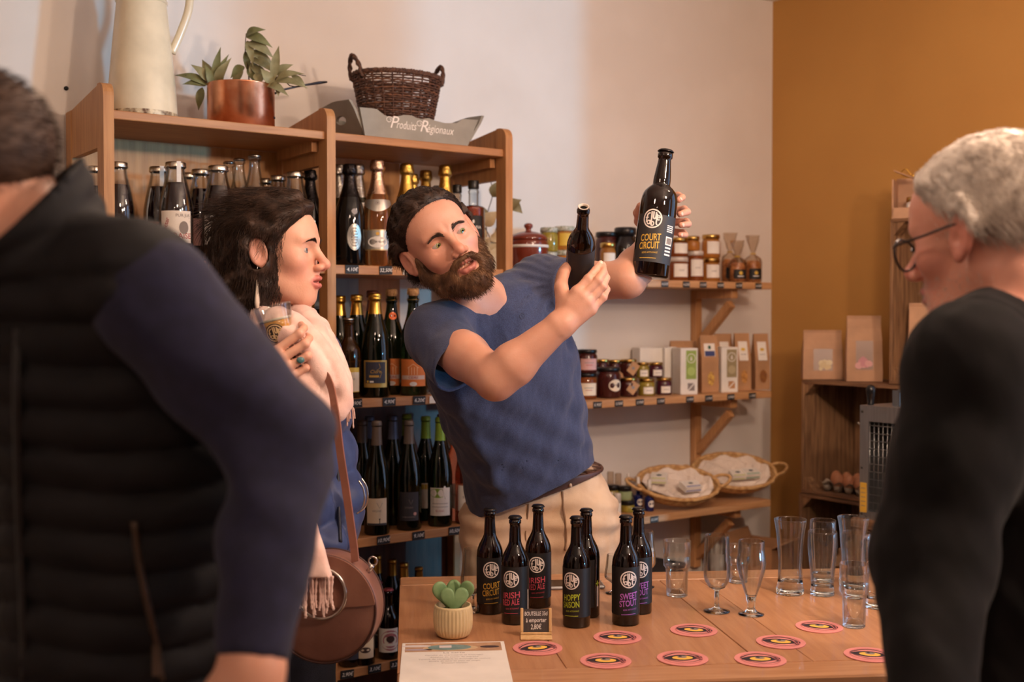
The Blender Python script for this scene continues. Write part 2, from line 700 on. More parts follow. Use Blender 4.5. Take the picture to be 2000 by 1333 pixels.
# ------------------------------------------------------------------ wall shelves on brackets, right of the unit
mw_pine = wood('pine_shelf', (200, 152, 106), (178, 128, 84), 0, 0.5)
mw_brk = wood('pine_bracket', (196, 146, 98), (178, 126, 80), 2, 0.5)
RS = [1.648, 1.232, 0.818]       # tops of the three shelves
RD = [0.26, 0.26, 0.28]
RL = [UX[2] + 0.06, UX[2] + 0.06, UX[2] + 0.06]
for q in range(3):
 t1 = t_at(1508, RD[q])
 s = MB()
 s.box((0, 0, -0.026), (t1 - RL[q], RD[q] - .002, 0), bev=0.002)
 nm = ('highest', 'middle', 'lowest')[q]
 o = s.build('wall_shelf', mw_pine, loc=wpt(RL[q], RD[q], RS[q]), rz=ROT_U)
 tag(o, ('long pine wall shelf of jars and cellophane bags, the highest of three',
   'long pine wall shelf of honey jars and white cartons, the middle of three',
   'long pine wall shelf carrying two wicker trays, the lowest of three')[q], 'shelf', 'pine shelves on the wall')
 tb = t_at(1352, 0.012)
 br = thing('shelf_bracket', ('pine bracket with a diagonal strut under the highest wall shelf', 'pine bracket with a diagonal strut under the middle wall shelf', 'pine bracket with a diagonal strut under the lowest wall shelf')[q], 'bracket', wpt(tb, 0.002, RS[q] - .027), ROT_U, 'brackets of the pine wall shelves')
 m = MB()
 zlow = RS[q + 1] - RS[q] + .03 if q < 2 else -0.26
 m.box((0, -.03, zlow), (.034, 0, 0), bev=.002)
 m.build('upright', mw_brk, br)
 m = MB()
 m.box((0, -RD[q] + .04, -.034), (.034, -.03, 0), bev=.002)
 m.build('arm', mw_brk, br)
 m = MB()
 L = 0.235
 R1 = Matrix.Translation((0, -.028, -.215)) @ Matrix.Rotation(math.radians(-43), 4, 'X')
 m.box((.004, -L, -.015), (.030, 0, .015), mat=R1)
 m.build('strut', mw_brk, br)

# ------------------------------------------------------------------ counter
HT = 0.87
mw_top = wood('counter_oak', (196, 146, 106), (178, 126, 86), 0, 0.34, coat=0.3)
mw_topx = wood('counter_plank', (190, 138, 98), (176, 124, 86), 1, 0.34, coat=0.25)
CA = math.radians(5.2)
c_back_left = on(781, 1128, HT)
counter = thing('counter', 'long oak plank counter carrying the beer bottles and glasses', 'counter', (c_back_left.x, c_back_left.y, 0), CA)
CL, CD, ST = 1.95, 0.86, 0.088
m = MB()
m.box((0, -ST, HT - .035), (CL, 0, HT), bev=.004)
m.build('end_strip', mw_top, counter)
m = MB()
m.box((0, -CD, HT - .035), (CL, -CD + ST, HT), bev=.004)
m.build('end_strip', mw_top, counter)
pl = [0.0, 0.29, 0.66, 0.76, 1.12, 1.45, 1.95]
for k in range(len(pl) - 1):
 m = MB()
 gap = 0.0012 if k not in (1, 3) else 0.0024
 m.box((0, 0, HT - .032), (pl[k + 1] - pl[k] - gap, CD - 2 * ST - .003, HT), bev=.0012)
 sk = 0.0 if k == 0 else -0.045      # the planks run a little off square
 sk1 = -0.045 if k < len(pl) - 2 else 0.0
 y0 = -CD + ST + .0015
 wk = pl[k + 1] - pl[k] - gap
 m.v = [(pl[k] + x + (y / (CD - 2 * ST) - .5) * (sk + (sk1 - sk) * x / wk), y0 + y, z) for x, y, z in m.v]
 m.build('plank', mw_topx, counter)
m = MB()
m.box((.03, -CD + .05, .08), (CL - .03, -CD + .07, HT - .036))
m.box((.03, -CD + .07, .0), (.05, -.12, HT - .036))
m.box((CL - .05, -CD + .07, .0), (CL - .03, -.12, HT - .036))
m.box((.05, -CD + .07, .10), (CL - .05, -.12, .12))
m.build('cabinet_panel', wood('counter_panel', (150, 100, 62), (128, 82, 50), 2), counter)

# ------------------------------------------------------------------ bottles
PROF = {
 'longneck': [(0, 0), (.9, 0), (1, .012), (1, .55), (.96, .60), (.82, .655), (.62, .705), (.47, .75), (.43, .80), (.39, .93), (.45, .935), (.45, .963), (.40, .968), (.40, 1)],
 'champagne': [(0, 0), (.9, 0), (1, .02), (1, .42), (.97, .50), (.86, .60), (.66, .70), (.50, .78), (.40, .86), (.36, .93), (.41, .94), (.41, .97), (.34, .975), (.34, 1)],
 'wine': [(0, 0), (.92, 0), (1, .015), (1, .45), (.97, .51), (.83, .61), (.62, .70), (.46, .77), (.40, .82), (.36, .95), (.40, .955), (.40, .985), (.36, 1)],
 'juice': [(0, 0), (.9, 0), (1, .02), (1, .48), (.97, .56), (.83, .70), (.64, .83), (.54, .91), (.52, .95), (.57, .955), (.57, .985), (.50, 1)],
 'flute': [(0, 0), (.9, 0), (1, .02), (1, .45), (.95, .55), (.74, .68), (.53, .78), (.41, .86), (.36, .95), (.43, .955), (.43, .98), (.36, 1)],
 'liqueur': [(0, 0), (.95, 0), (1, .01), (1, .70), (.97, .735), (.55, .755), (.44, .77), (.44, .90), (.48, .905), (.48, .93), (.42, .94), (.42, 1)],
 'large': [(0, 0), (.92, 0), (1, .012), (1, .55), (.97, .61), (.87, .66), (.68, .695), (.52, .715), (.47, .73), (.47, .76), (.42, .83), (.34, .93), (.40, .937), (.41, .972), (.35, .98), (.35, 1)],
 'spray': [(0, 0), (.95, 0), (1, .02), (1, .58), (.9, .66), (.5, .70), (.42, .72), (.42, 1)],
}


def fine(prof, r, h):
 """smooth the shoulder of a profile"""
 P = [Vector((a, b, 0)) for a, b in prof]
 out = [(P[0].x * r, P[0].y * h), (P[1].x * r, P[1].y * h), (P[2].x * r, P[2].y * h)]
 body = P[3:]
 for i in range(len(body) - 1):
  p0, p1, p2, p3 = body[max(i - 1, 0)], body[i], body[i + 1], body[min(i + 2, len(body) - 1)]
  sharp = p2.y - p1.y < 0.012 or p1.y > .925
  for k in range(1 if sharp else 4):
   t = k / 4
   q = 0.5 * ((2 * p1) + (p2 - p0) * t + (2 * p0 - 5 * p1 + 4 * p2 - p3) * t * t + (3 * p1 - p0 - 3 * p2 + p3) * t ** 3)
   if not sharp and (abs(p1.x - p2.x) < 1e-6):
    q.x = p1.x
   out.append((q.x * r, q.y * h))
 out.append((body[-1].x * r, body[-1].y * h))
 return out


def rad(prof):
 def f(z):
  for (r0, z0), (r1, z1) in zip(prof, prof[1:]):
   if z0 <= z <= z1 and z1 > z0:
    return r0 + (r1 - r0) * (z - z0) / (z1 - z0)
  return prof[-1][0]
 return f


g_amber = M('amber_glass', (40, 22, 10), 0.03, trans=0.9, ior=1.5, var=0, spec=.6)
g_black = M('black_glass', (10, 9, 9), 0.05, var=0, spec=.6)
g_green = M('green_glass', (28, 40, 18), 0.03, trans=0.85, ior=1.5, var=0, spec=.6)
g_olive = M('olive_glass', (60, 62, 18), 0.03, trans=0.85, ior=1.5, var=0, spec=.6)
g_rose = M('golden_wine_glass', (226, 160, 96), 0.02, trans=0.92, ior=1.38, var=0)
g_clear = thin_glass('clear_glass')
g_solid = M('solid_glass', (240, 246, 244), 0.02, trans=1.0, ior=1.46, var=0)
l_grape = M('grape_juice', (34, 10, 14), 0.08, var=0, trans=.15, spec=.3)
l_apple = M('apple_juice', (150, 84, 44), 0.12, var=0, trans=.25, spec=.3)
l_ratafia = M('amber_spirit', (190, 74, 38), 0.04, var=0, trans=.7, ior=1.36)
k_gold = M('gold_foil', (214, 172, 84), 0.28, 1.0, bump=.5, bscale=170, var=.08)
k_gold2 = M('gold_sleeve', (206, 160, 74), 0.30, 1.0, var=.05)
k_silver = M('silver_foil', (205, 198, 186), 0.25, 1.0, bump=.5, bscale=170, var=.08)
k_pink = M('rose_foil', (214, 178, 152), 0.25, 1.0, bump=.5, bscale=170, var=.06)
k_black = M('black_foil', (44, 40, 40), 0.24, .9, bump=.4, bscale=150, var=.1)
k_taupe = M('taupe_capsule', (112, 98, 88), 0.45, .2, var=.05)
k_slate = M('slate_capsule', (88, 96, 120), 0.4, .3, var=.05)
k_lime = M('lime_capsule', (146, 182, 62), 0.4, .1, var=.05)
k_rust = M('rust_capsule', (132, 74, 56), 0.42, .2, var=.05)
k_tin = M('tin_lid', (206, 196, 180), 0.25, 1.0, var=.05)
k_crown = M('dark_crown', (40, 34, 32), 0.3, .7, var=.05)
k_crownsilver = M('silver_crown', (190, 182, 172), 0.25, 1.0, var=.05)
k_crownpink = M('pink_crown', (176, 84, 92), 0.35, .4, var=.05)
k_cork = M('cork', (176, 134, 92), .8, col2=(140, 100, 64), scale=220)
k_wire = M('brass_wire', (200, 160, 90), .3, 1.0, var=.05)
k_blackcap = M('black_cap', (30, 27, 26), .35, var=.05)
p_white = M('label_paper', (232, 224, 214), .7, var=.02)
p_cream = M('cream_label', (226, 208, 182), .7, var=.02)
p_rosy = M('rosy_label', (206, 156, 148), .7, var=.03)
p_gold = M('gold_label', (198, 160, 84), .4, .4, var=.05)
p_silver = M('silver_label', (196, 190, 180), .3, .7, var=.06)
p_orange = M('orange_label', (226, 128, 62), .6, var=.03)
p_navy = M('navy_label', (52, 52, 66), .6, var=.03)
p_charcoal = M('charcoal_label', (56, 54, 60), .6, var=.03)
p_black = M('black_label', (24, 22, 22), .6, var=.03)
p_yellow = M('yellow_label', (214, 176, 66), .6, var=.03)
i_black = M('black_ink', (40, 34, 34), .7, var=0)
i_gray = M('grey_ink', (130, 120, 116), .7, var=0)
i_white = M('white_ink', (232, 226, 220), .6, var=0)
i_gold = M('gold_ink', (206, 160, 74), .4, .3, var=0)
i_red = M('red_ink', (170, 52, 60), .6, var=0)
i_green = M('green_ink', (122, 150, 52), .6, var=0)

CAPS = {}


def add_cap(kind, mat_, prof, H, root):
 r = rad(prof)
 m = MB()
 if kind == 'crown':
  rr = prof[-1][0]
  m.lathe([(rr * 1.22, H - .0045), (rr * 1.25, H - .004), (rr * 1.12, H - .0005), (rr * .95, H + .0012), (0, H + .0016)], 42, wob=lambda a, z: 1 + (.045 * math.cos(21 * a) if z < H - .002 else 0), cap0=False)
  return m.build('crown_cap', mat_, root)
 if kind == 'capsule':
  z0 = H * .79
  zs = [z0 + (H - z0) * k / 8 for k in range(9)]
  pr = [(max(r(z), r(H * .93)) + .0006, z) for z in zs]
  m.lathe(pr + [(pr[-1][0] * .9, H + .0012), (0, H + .0014)], 28, cap0=False)
  return m.build('capsule', mat_, root)
 if kind == 'foil':
  z0 = H * .70
  zs = [z0 + (H * .925 - z0) * k / 10 for k in range(11)]
  pr = [(r(z) + .0008, z) for z in zs]
  rt = prof[-1][0]
  top = [(rt * 1.32, H * .935), (rt * 1.45, H * .95), (rt * 1.42, H * .975), (rt * 1.30, H), (rt * 1.28, H * 1.025), (rt * 1.05, H * 1.038), (0, H * 1.042)]
  ph = random.random() * 9
  m.lathe(pr + top, 40, cap0=False, wob=lambda a, z: 1 + (.05 * math.sin(9 * a + ph + z * 190) + .035 * math.sin(17 * a - ph * 2 + z * 320) if z > H * .93 else 0.004 * math.sin(5 * a + ph)))
  return m.build('foil', mat_, root)
 if kind == 'goldneck':
  z0 = H * .80
  zs = [z0 + (H * .93 - z0) * k / 6 for k in range(7)]
  pr = [(r(z) + .0006, z) for z in zs]
  rt = prof[-1][0]
  m.lathe(pr + [(rt * 1.3, H * .935), (rt * 1.36, H * .945), (rt * 1.3, H * .955), (rt * 1.25, H * .96), (rt * 1.34, H * .97), (rt * 1.3, H * .985), (rt * 1.2, H), (0, H + .001)], 30, cap0=False)
  return m.build('capsule', mat_, root)
 if kind == 'lid':
  rt = prof[-1][0]
  m.lathe([(rt * 1.14, H - .012), (rt * 1.22, H - .0115), (rt * 1.24, H - .009), (rt * 1.2, H - .004), (rt * 1.2, H + .001), (rt * 1.1, H + .003), (0, H + .0028)], 36, cap0=False)
  return m.build('lid', mat_, root)
 if kind == 'cork':
  rt = prof[-1][0]
  m.lathe([(rt * .92, H - .002), (rt * .95, H), (rt * 1.18, H + .006), (rt * 1.24, H + .016), (rt * 1.1, H + .021), (0, H + .022)], 24)
  m.build('cork', mat_, root)
  w = MB()
  for k in range(4):
   a = k * PI / 2 + .5
   c, s = math.cos(a), math.sin(a)
   w.tube([(rt * 1.35 * c, rt * 1.35 * s, H - .012), (rt * 1.36 * c, rt * 1.36 * s, H + .008), (rt * 1.15 * c, rt * 1.15 * s, H + .022), (0, 0, H + .024)], .0007, 5)
  w.tube([(rt * 1.38 * math.cos(a), rt * 1.38 * math.sin(a), H - .012) for a in [PI * 2 * k / 20 for k in range(20)]], .0007, 5, closed=True)
  return w.build('wire_cage', k_wire, root)
 if kind == 'stopper':
  rt = prof[-1][0]
  m.lathe([(rt * 1.12, H - .012), (rt * 1.14, H - .011), (rt * 1.14, H + .012), (rt * 1.08, H + .0135), (0, H + .0137)], 30)
  return m.build('stopper', mat_, root)


def paper(r, z0, z1, arc, mat_, prints=(), root=None, a=0.0, name='label', prof=None):
 """a paper label around the glass with its print: prints = (shape, material, dx, dz) in metres from the label's centre"""
 m = MB()
 mats = [mat_]
 rr = r if prof is None else prof
 m.patch(rr, z0, z1, a - arc / 2, a + arc / 2, 0, 18, off=.0005, nz=1 if prof is None else 8)
 zc = (z0 + z1) / 2
 for k, (sh, mm, dx, dz) in enumerate(prints):
  if mm not in mats:
   mats.append(mm)
  m.wrap(move2d(sh, dx, dz), rr, mats.index(mm), a, zc, off=.0008 + .0003 * k)
 return m.build(name, mats, root)


def bottle(name, label, cat, kind, H, R, loc, rz, glass=g_green, cap=None, group=None, fill=None, level=.8):
 root = thing(name, label, cat, loc, rz, group)
 prof = fine(PROF[kind], R, H)
 m = MB()
 if fill is None:
  m.lathe(prof, 40)
  m.build('body', glass, root)
 else:
  t = .0022
  inner = [(max(r - t, 0.0), z) for r, z in prof if z > .006]
  inner = [(0, .005)] + [(max(prof[2][0] - t, .001), .006)] + inner
  m.lathe(prof + list(reversed(inner)), 40)
  m.build('body', glass, root)
  q = MB()
  rf = rad(prof)
  zl = H * level
  pr = [(0, .0056)] + [(max(r - t - .0004, .001), max(z, .0062)) for r, z in prof[2:] if z < zl]
  pr += [(rf(zl) - t - .0004, zl), (0, zl)]
  q.lathe(pr, 36)
  q.build('liquid', fill, root)
 if cap:
  add_cap(cap[0], cap[1], prof, H, root)
 return root, rad(prof)


def upos(px, level, d):
 """a place on a shelf of the unit, d behind the front edge"""
 t = t_at(px, D_WALL - d)
 return wpt(t, D_WALL - d, LV[level] + .0006)


def face(p, extra=0.0):
 """rotation so that a label at angle 0 looks at the front of the shop"""
 return math.atan2(p.x, -p.y) * -1 * -1 * 0 + math.atan2(-p.x, p.y) + extra


G1 = 'juice bottles on the top shelf of the unit'
# (px, ytop, depth behind the edge, kind, radius, liquid, level, cap, label)
juice = [
 (186, 326, .17, 'juice', .038, l_grape, .80, 'lid', 'dark juice bottle half hidden behind the left end post of the shelving'),
 (233, 318, .10, 'juice', .040, l_grape, .78, 'lid', 'dark red juice bottle standing alone just inside the left end post'),
 (312, 327, .16, 'juice', .041, l_grape, .80, 'lid', 'dark grape juice bottle with white seal strip behind the tallest sealed one'),
 (345, 318, .06, 'juice', .044, l_grape, .80, 'lid', 'large dark fruit juice bottle with white paper seal and pale printed label'),
 (371, 339, .24, 'juice', .040, l_grape, .78, 'lid', 'small lidded juice bottle peeping out behind the sealed juice bottle'),
 (394, 332, .14, 'juice', .042, l_grape, .80, 'lid', 'dark juice bottle with a rosy label between two bigger juice bottles'),
 (428, 325, .06, 'juice', .044, l_grape, .80, 'lid', 'large dark juice bottle with cream label behind the dark haired woman'),
 (449, 315, .27, 'flute', .037, l_apple, .62, 'crown', 'rearmost crown capped bottle of the brown cider trio'),
 (469, 309, .20, 'flute', .039, l_apple, .60, 'crown', 'middle crown capped bottle of the brown cider trio'),
 (499, 302, .13, 'flute', .041, l_apple, .66, 'crown', 'tallest crown capped bottle of brown cloudy cider'),
 (521, 350, .24, 'juice', .036, l_apple, .60, 'lid', 'short lidded bottle right of the tallest brown cider'),
 (544, 344, .18, 'juice', .038, l_apple, .62, 'lid', 'lidded apple juice bottle second from the black foiled bottle'),
 (578, 337, .10, 'juice', .042, l_apple, .72, 'lid', 'brown cloudy apple juice bottle beside the black foiled bottle'),
]
for (px, yt, d, kd, r, liq, lev, cap, lab) in juice:
 p = upos(px, 1, d)
 H = height_at(p, yt) - LV[1] - .003
 b, rf = bottle('juice_bottle', lab, 'bottle', kd, H, r, p, face(p), g_clear, (cap, k_tin if cap == 'lid' else k_crownsilver), G1, liq, lev)
 if px in (345, 312):
  m = MB()
  w = .011
  zt = H + .0036
  m.add([(-w / 2 + .008, -.024, zt), (w / 2 + .008, -.024, zt), (w / 2 + .008, .024, zt), (-w / 2 + .008, .024, zt)], [(0, 1, 2, 3)])
  rt = rad(fine(PROF[kd], r, H))
  prev = None
  pts = [(-.0262, zt - .0004), (-.0280, H - .012), (-.0262, H - .03), (-rt(H * .80) - .001, H * .80)]
  for (y0, z0), (y1, z1) in zip([(-.024, zt)] + pts, pts):
   m.add([(-w / 2 + .008, y0, z0), (w / 2 + .008, y0, z0), (w / 2 + .008, y1, z1), (-w / 2 + .008, y1, z1)], [(0, 3, 2, 1)])
  m.build('paper_seal', p_white, b)
 if px == 345:
  paper(r, .045, .128, 1.9, p_white, [(text('FRAISE', .02, bold=.01), i_red, .012, -.03), (text('PUR JUS', .011), i_gray, .018, .026), (disc2d(.014, 20, .9, 1.2), i_gray, .02, -.002), (move2d(text('Nectar', .016), 0, 0, 1, 1.3), i_red, -.022, .0)], b)
 elif px == 394:
  paper(r, .045, .118, 1.9, p_rosy, [(text('Nectar', .016), i_black, .01, .01), (disc2d(.012, 16), M('plum_ink', (92, 40, 44), .7, var=0), .01, -.012)], b)
 elif px == 428:
  paper(r, .045, .122, 1.9, p_white, [(text('Nectar', .018), i_black, .0, .012), (disc2d(.011, 16), i_red, .004, -.012)], b)
 elif px in (312, 233):
  paper(r, .035, .10 if px == 233 else .105, 1.6, p_rosy if px == 312 else p_white, [(text('Jus', .014), i_black, 0, 0)], b)

G2 = 'sparkling wine bottles on the top shelf of the unit'
fizz = [
 (607, 336, 1, .19, 'champagne', .040, g_black, ('foil', k_black), 'black bottle with black foil at the right end of the juice row'),
 (663, 326, 1, .26, 'champagne', .042, g_olive, ('foil', k_silver), 'silver foiled bottle in the corner behind the black sparkling bottle'),
 (684, 325, 1, .06, 'champagne', .044, g_black, ('foil', k_black), 'black sparkling bottle with an oval silver emblem'),
 (700, 325, 1, .17, 'champagne', .042, g_olive, ('foil', k_silver), 'silver foiled bottle between the black and the golden sparkling bottles'),
 (738, 317, 1, .06, 'champagne', .045, g_rose, ('foil', k_pink), 'golden sparkling wine bottle with pale foil and a silver front label'),
 (795, 324, 1, .08, 'champagne', .044, g_black, ('foil', k_gold), 'gold foiled dark bottle right of the golden sparkling wine'),
 (806, 344, 1, .175, 'champagne', .042, g_olive, ('foil', k_gold), 'gold foiled bottle close behind the first dark gold foiled one'),
 (832, 337, 1, .27, 'champagne', .042, g_green, ('foil', k_gold), 'green bottle with greenish gold foil above the bearded man'),
 (870, 327, 1, .11, 'champagne', .043, g_green, ('foil', k_gold), 'bright gold foiled bottle left of the two amber spirits'),
]
for (px, yt, lv, d, kd, r, gl, cap, lab) in fizz:
 p = upos(px, lv, d)
 H = (height_at(p, yt) - LV[lv]) / 1.02
 b, rf = bottle('sparkling_wine_bottle', lab, 'bottle', kd, H, r, p, face(p), gl, cap, G2)
 if px == 684:
  m = MB()
  m.wrap(disc2d(.026, 36, .80, 1.45), r, 0, .30, .080, .0012)
  for rr in (.0245, .019, .0135):
   m.wrap(ring2d(rr - .001, rr, 36, .80, 1.45), r, 1, .30, .080, .0016)
  for q in range(-3, 4):
   m.wrap(rect2d(-.010 + abs(q) * .0018, q * .008 - .0018, .010 - abs(q) * .0018, q * .008 + .0018, 4), r, 1, .30, .080, .0018)
  m.build('emblem', [p_silver, M('dark_silver', (110, 104, 98), .3, .8, var=0)], b)
  m = MB()
  m.wrap(disc2d(.0085, 20), rf, 0, .32, H * .545, .001)
  m.build('neck_medallion', M('grey_medallion', (120, 116, 116), .4, .5, var=.05), b)
 if px in (738, 700):
  paper(r, .045, .105, 1.75, p_silver if px == 738 else p_cream, [(rect2d(-.036, .0275, .036, .0295, 8), p_gold, 0, 0), (rect2d(-.036, -.0295, .036, -.0275, 8), p_gold, 0, 0), (disc2d(.026, 30, 1.1, .62), p_white, 0, -.006), (text('Cremant', .012, .3), i_gray, 0, -.008), (disc2d(.005, 16), i_gold, 0, .018)], b)
  m = MB()
  v, f = [], []
  n = 14
  for q in range(5):
   for i in range(n + 1):
    a = -1.5 + 3.0 * i / n
    dip = .022 * (math.cos(a * 1.0) ** 2)
    z = H * .60 - dip + (H * .645 - H * .60 + dip) * q / 4
    rr = rf(z) + .0007
    v.append((rr * math.sin(a), -rr * math.cos(a), z))
  for q in range(4):
   for i in range(n):
    o = q * (n + 1) + i
    f.append((o, o + 1, o + n + 2, o + n + 1))
  m.add(v, f, 0, True)
  m.wrap(ring2d(.005, .0062, 20), rf, 1, 0, H * .61, .0012)
  m.wrap(disc2d(.003, 12), rf, 1, 0, H * .61, .0012)
  m.build('neck_label', [p_silver, i_gray], b)

G3 = 'amber spirit bottles at the end of the top shelf'
for (px, yt, d, r, lab) in [(893, 362, .16, .031, 'amber spirit bottle with black stopper behind the labelled one'), (925, 354, .10, .036, 'amber spirit bottle with black stopper and a black printed label'),
       (855, 364, .27, .030, 'spirit bottle whose black stopper shows between gold foils')]:
 p = upos(px, 1, d)
 H = height_at(p, yt) - LV[1] - .013
 b, rf = bottle('spirit_bottle', lab, 'bottle', 'liqueur', H, r, p, face(p), g_clear, ('stopper', k_blackcap), G3, l_ratafia, .76)
 if px == 925:
  paper(r, H * .28, H * .63, 1.7, p_black, [(text('RATAFIA', .0125, bold=.01), i_white, 0, .006), (disc2d(.005, 12, .7, 1.2), i_white, 0, .028)] + [(rect2d(-.016, q, .016, q + .0015, 6), i_gray, 0, 0) for q in (-.008, -.014, -.020, -.026)] + [(disc2d(.006, 14, 1.5, .6), i_gray, 0, -.034)], b)

G4 = 'cider bottles on the second shelf of the unit'
orange_prints = [(rect2d(-.037, -.020, .037, -.008, 8), M('pale_band', (214, 190, 178), .6, var=0), 0, 0), (text('CIDRE', .010, bold=.01), i_red, 0, -.0175)] + [(rect2d(x, -.006, x + .0022, .016, 1), M('pale_orange', (236, 190, 150), .6, var=0), 0, 0) for x in (-.014, -.006, .002, .010)] + [(move2d(stroke2d([(-.016, .014), (0, .026), (.016, .014)], .0018), 0, 0), M('pale_orange', (236, 190, 150), .6, var=0), 0, 0), (disc2d(.008, 20, 1.3, .8), i_white, 0, -.033)]
second = [
 (664, 577, .19, 'champagne', .039, g_green, ('goldneck', k_gold2), 'gold necked green bottle in the corner behind the crown capped bottle'),
 (681, 621, .06, 'longneck', .034, M('brown_clear', (120, 74, 30), .03, trans=.9, ior=1.4, var=0), ('crown', k_crownsilver), 'short clear brown bottle with white crown and yellow label'),
 (697, 575, .14, 'champagne', .042, g_green, ('goldneck', k_gold2), 'gold necked green bottle left of the one with the navy and gold label'),
 (733, 572, .05, 'champagne', .043, g_green, ('goldneck', k_gold2), 'gold necked green bottle with a navy label framed in gold'),
 (728, 567, .22, 'champagne', .042, g_green, ('goldneck', k_rust), 'dark topped bottle behind the navy labelled one'),
 (765, 578, .13, 'champagne', .043, g_green, ('cork', k_cork), 'wire corked green bottle with orange label half hidden by its neighbour'),
 (807, 577, .06, 'champagne', .043, g_green, ('cork', k_cork), 'wire corked green bottle with bright orange label beside the bearded man'),
]
for (px, yt, d, kd, r, gl, cap, lab) in second:
 p = upos(px, 2, d)
 H = height_at(p, yt) - LV[2] - .002
 b, rf = bottle('cider_bottle', lab, 'bottle', kd, H, r, p, face(p), gl, cap, G4)
 if cap[0] == 'cork':
  paper(r, .028, .108, 1.9, p_orange, orange_prints, b)
  m = MB()
  m.wrap(disc2d(.0115, 24), rf, 0, .18, H * .80, .0006)
  m.wrap(ring2d(.0035, .0048, 16, .8, 1.1), rf, 1, .18, H * .80, .001)
  m.build('neck_sticker', [M('neck_orange', (232, 112, 52), .5, var=0), i_red], b)
 elif px == 733:
  paper(r, .030, .108, 1.7, p_gold, [(rect2d(-.030, -.027, .030, .034, 8), p_navy, 0, 0), (text('Cidre', .014, .3), i_gold, 0, .002), (rect2d(-.018, -.010, .010, -.004, 4), i_gold, 0, 0), (stroke2d([(.010, .03), (.014, .018), (.006, .012), (.018, .004), (.012, -.012)], .0012), i_gold, 0, 0), (disc2d(.0035, 12), p_yellow, -.022, -.022), (rect2d(-.016, -.025, -.005, -.020), i_white, 0, 0)], b)
 elif px == 697:
  paper(r, .030, .108, 1.7, p_navy, [(rect2d(-.036, .033, .036, .037, 8), p_gold, 0, 0), (rect2d(-.036, -.012, .036, -.009, 8), p_gold, 0, 0)], b)
 elif px == 681:
  paper(r, .018, .088, 2.0, p_yellow, [(rect2d(-.033, -.033, .033, .022, 8), p_cream, 0, 0), (text('Pomme', .012), i_gray, 0, 0)], b)
for (px, yt, d, lab) in [(603, 590, .08, 'yellow capped bottle on the second shelf between the woman and the middle post'), (628, 605, .12, 'dark bottle on the second shelf touching the middle post')]:
 p = upos(px, 2, d)
 H = height_at(p, yt) - LV[2]
 bottle('cider_bottle', lab, 'bottle', 'champagne', H, .038, p, face(p), g_olive, ('goldneck', k_gold2 if px == 603 else k_black), G4)
p = upos(848, 2, .07)
b, rf = bottle('syrup_bottle', 'small clear bottle of pale syrup beside the orange labelled cider', 'bottle', 'longneck', .19, .027, p, face(p), g_clear, ('stopper', k_blackcap), None, l_ratafia, .5)

G5 = 'wine bottles on the third shelf of the unit'
wines = [
 (707, 822, .22, k_taupe, 'taupe capped wine bottle at the back left of the third shelf'),
 (721, 814, .28, k_slate, 'slate capped wine bottle at the very back left'),
 (735, 823, .05, k_taupe, 'taupe capped wine bottle with a white label showing a small figure'),
 (767, 813, .16, k_slate, 'slate blue capped wine bottle between white and charcoal labels'),
 (794, 810, .29, k_lime, 'lime capped bottle peeping from behind the charcoal labelled wine'),
 (798, 822, .06, k_taupe, 'taupe capped wine bottle with a charcoal label'),
 (831, 814, .17, k_lime, 'lime capped wine bottle standing behind its twin'),
 (859, 816, .06, k_lime, 'lime capped wine bottle with a white and green leaf label'),
 (862, 810, .24, k_rust, 'rust capped bottle hidden behind the front lime capped wine'),
 (893, 813, .11, k_rust, 'rust capped rose bottle next to the bearded man'),
 (912, 828, .05, k_rust, 'rose bottle with a white label touching the trousers of the bearded man'),
]
for (px, yt, d, cm, lab) in wines:
 p = upos(px, 3, d)
 H = height_at(p, yt) - LV[3] - .001
 rose = px in (893, 912)
 b, rf = bottle('wine_bottle', lab, 'bottle', 'wine', H, .0375, p, face(p), M('rose_wine', (170, 96, 70), .03, trans=.9, ior=1.4, var=0) if rose else g_green, ('capsule', cm), G5)
 r = .0375
 if px == 735:
  paper(r, .030, .108, 1.65, p_cream, [(rect2d(-.030, -.039, .030, -.033, 8), p_charcoal, 0, 0), (rect2d(-.001, -.033, .001, -.022), i_black, .008, 0), (disc2d(.0022, 10), i_black, .008, -.021), (stroke2d([(-.008, .026), (0, .010), (.008, .026)], .0012), i_gray, .008, 0), (text('VIGNE', .009), i_gray, 0, .0)], b)
 elif px == 798:
  paper(r, .030, .115, 1.65, p_charcoal, [(stroke2d([(-.006, .020), (0, .006), (.006, .020)], .0012), i_gray, .006, 0), (text('SYRAH', .008), i_gray, 0, -.006), (disc2d(.005, 12), p_rosy, .018, -.022), (rect2d(-.02, -.032, .02, -.0305, 4), i_gray, 0, 0)], b)
 elif px == 859:
  paper(r, .034, .118, 1.75, p_white, [(move2d(disc2d(.026, 20, 1, .55), 0, 0), i_green, -.008, .026), (disc2d(.020, 16, .28, 1), p_white, .014, .028), (stroke2d([(.006, .04), (.016, .008)], .0012), i_gray, 0, 0), (rect2d(-.024, -.006, .024, -.0045, 6), i_gray, 0, 0), (rect2d(-.024, -.016, .024, -.0145, 6), i_gray, 0, 0), (text('BLANC', .008), i_red, 0, -.030)], b)
 elif px == 831:
  paper(r, .040, .118, 1.9, p_white, [(rect2d(-.03, .020, .03, .036, 6), p_yellow, 0, 0)], b)
 elif px in (893, 912):
  paper(r, .040, .118, 1.6, p_white, [(text('ROSE', .011), i_gray, 0, 0)], b)

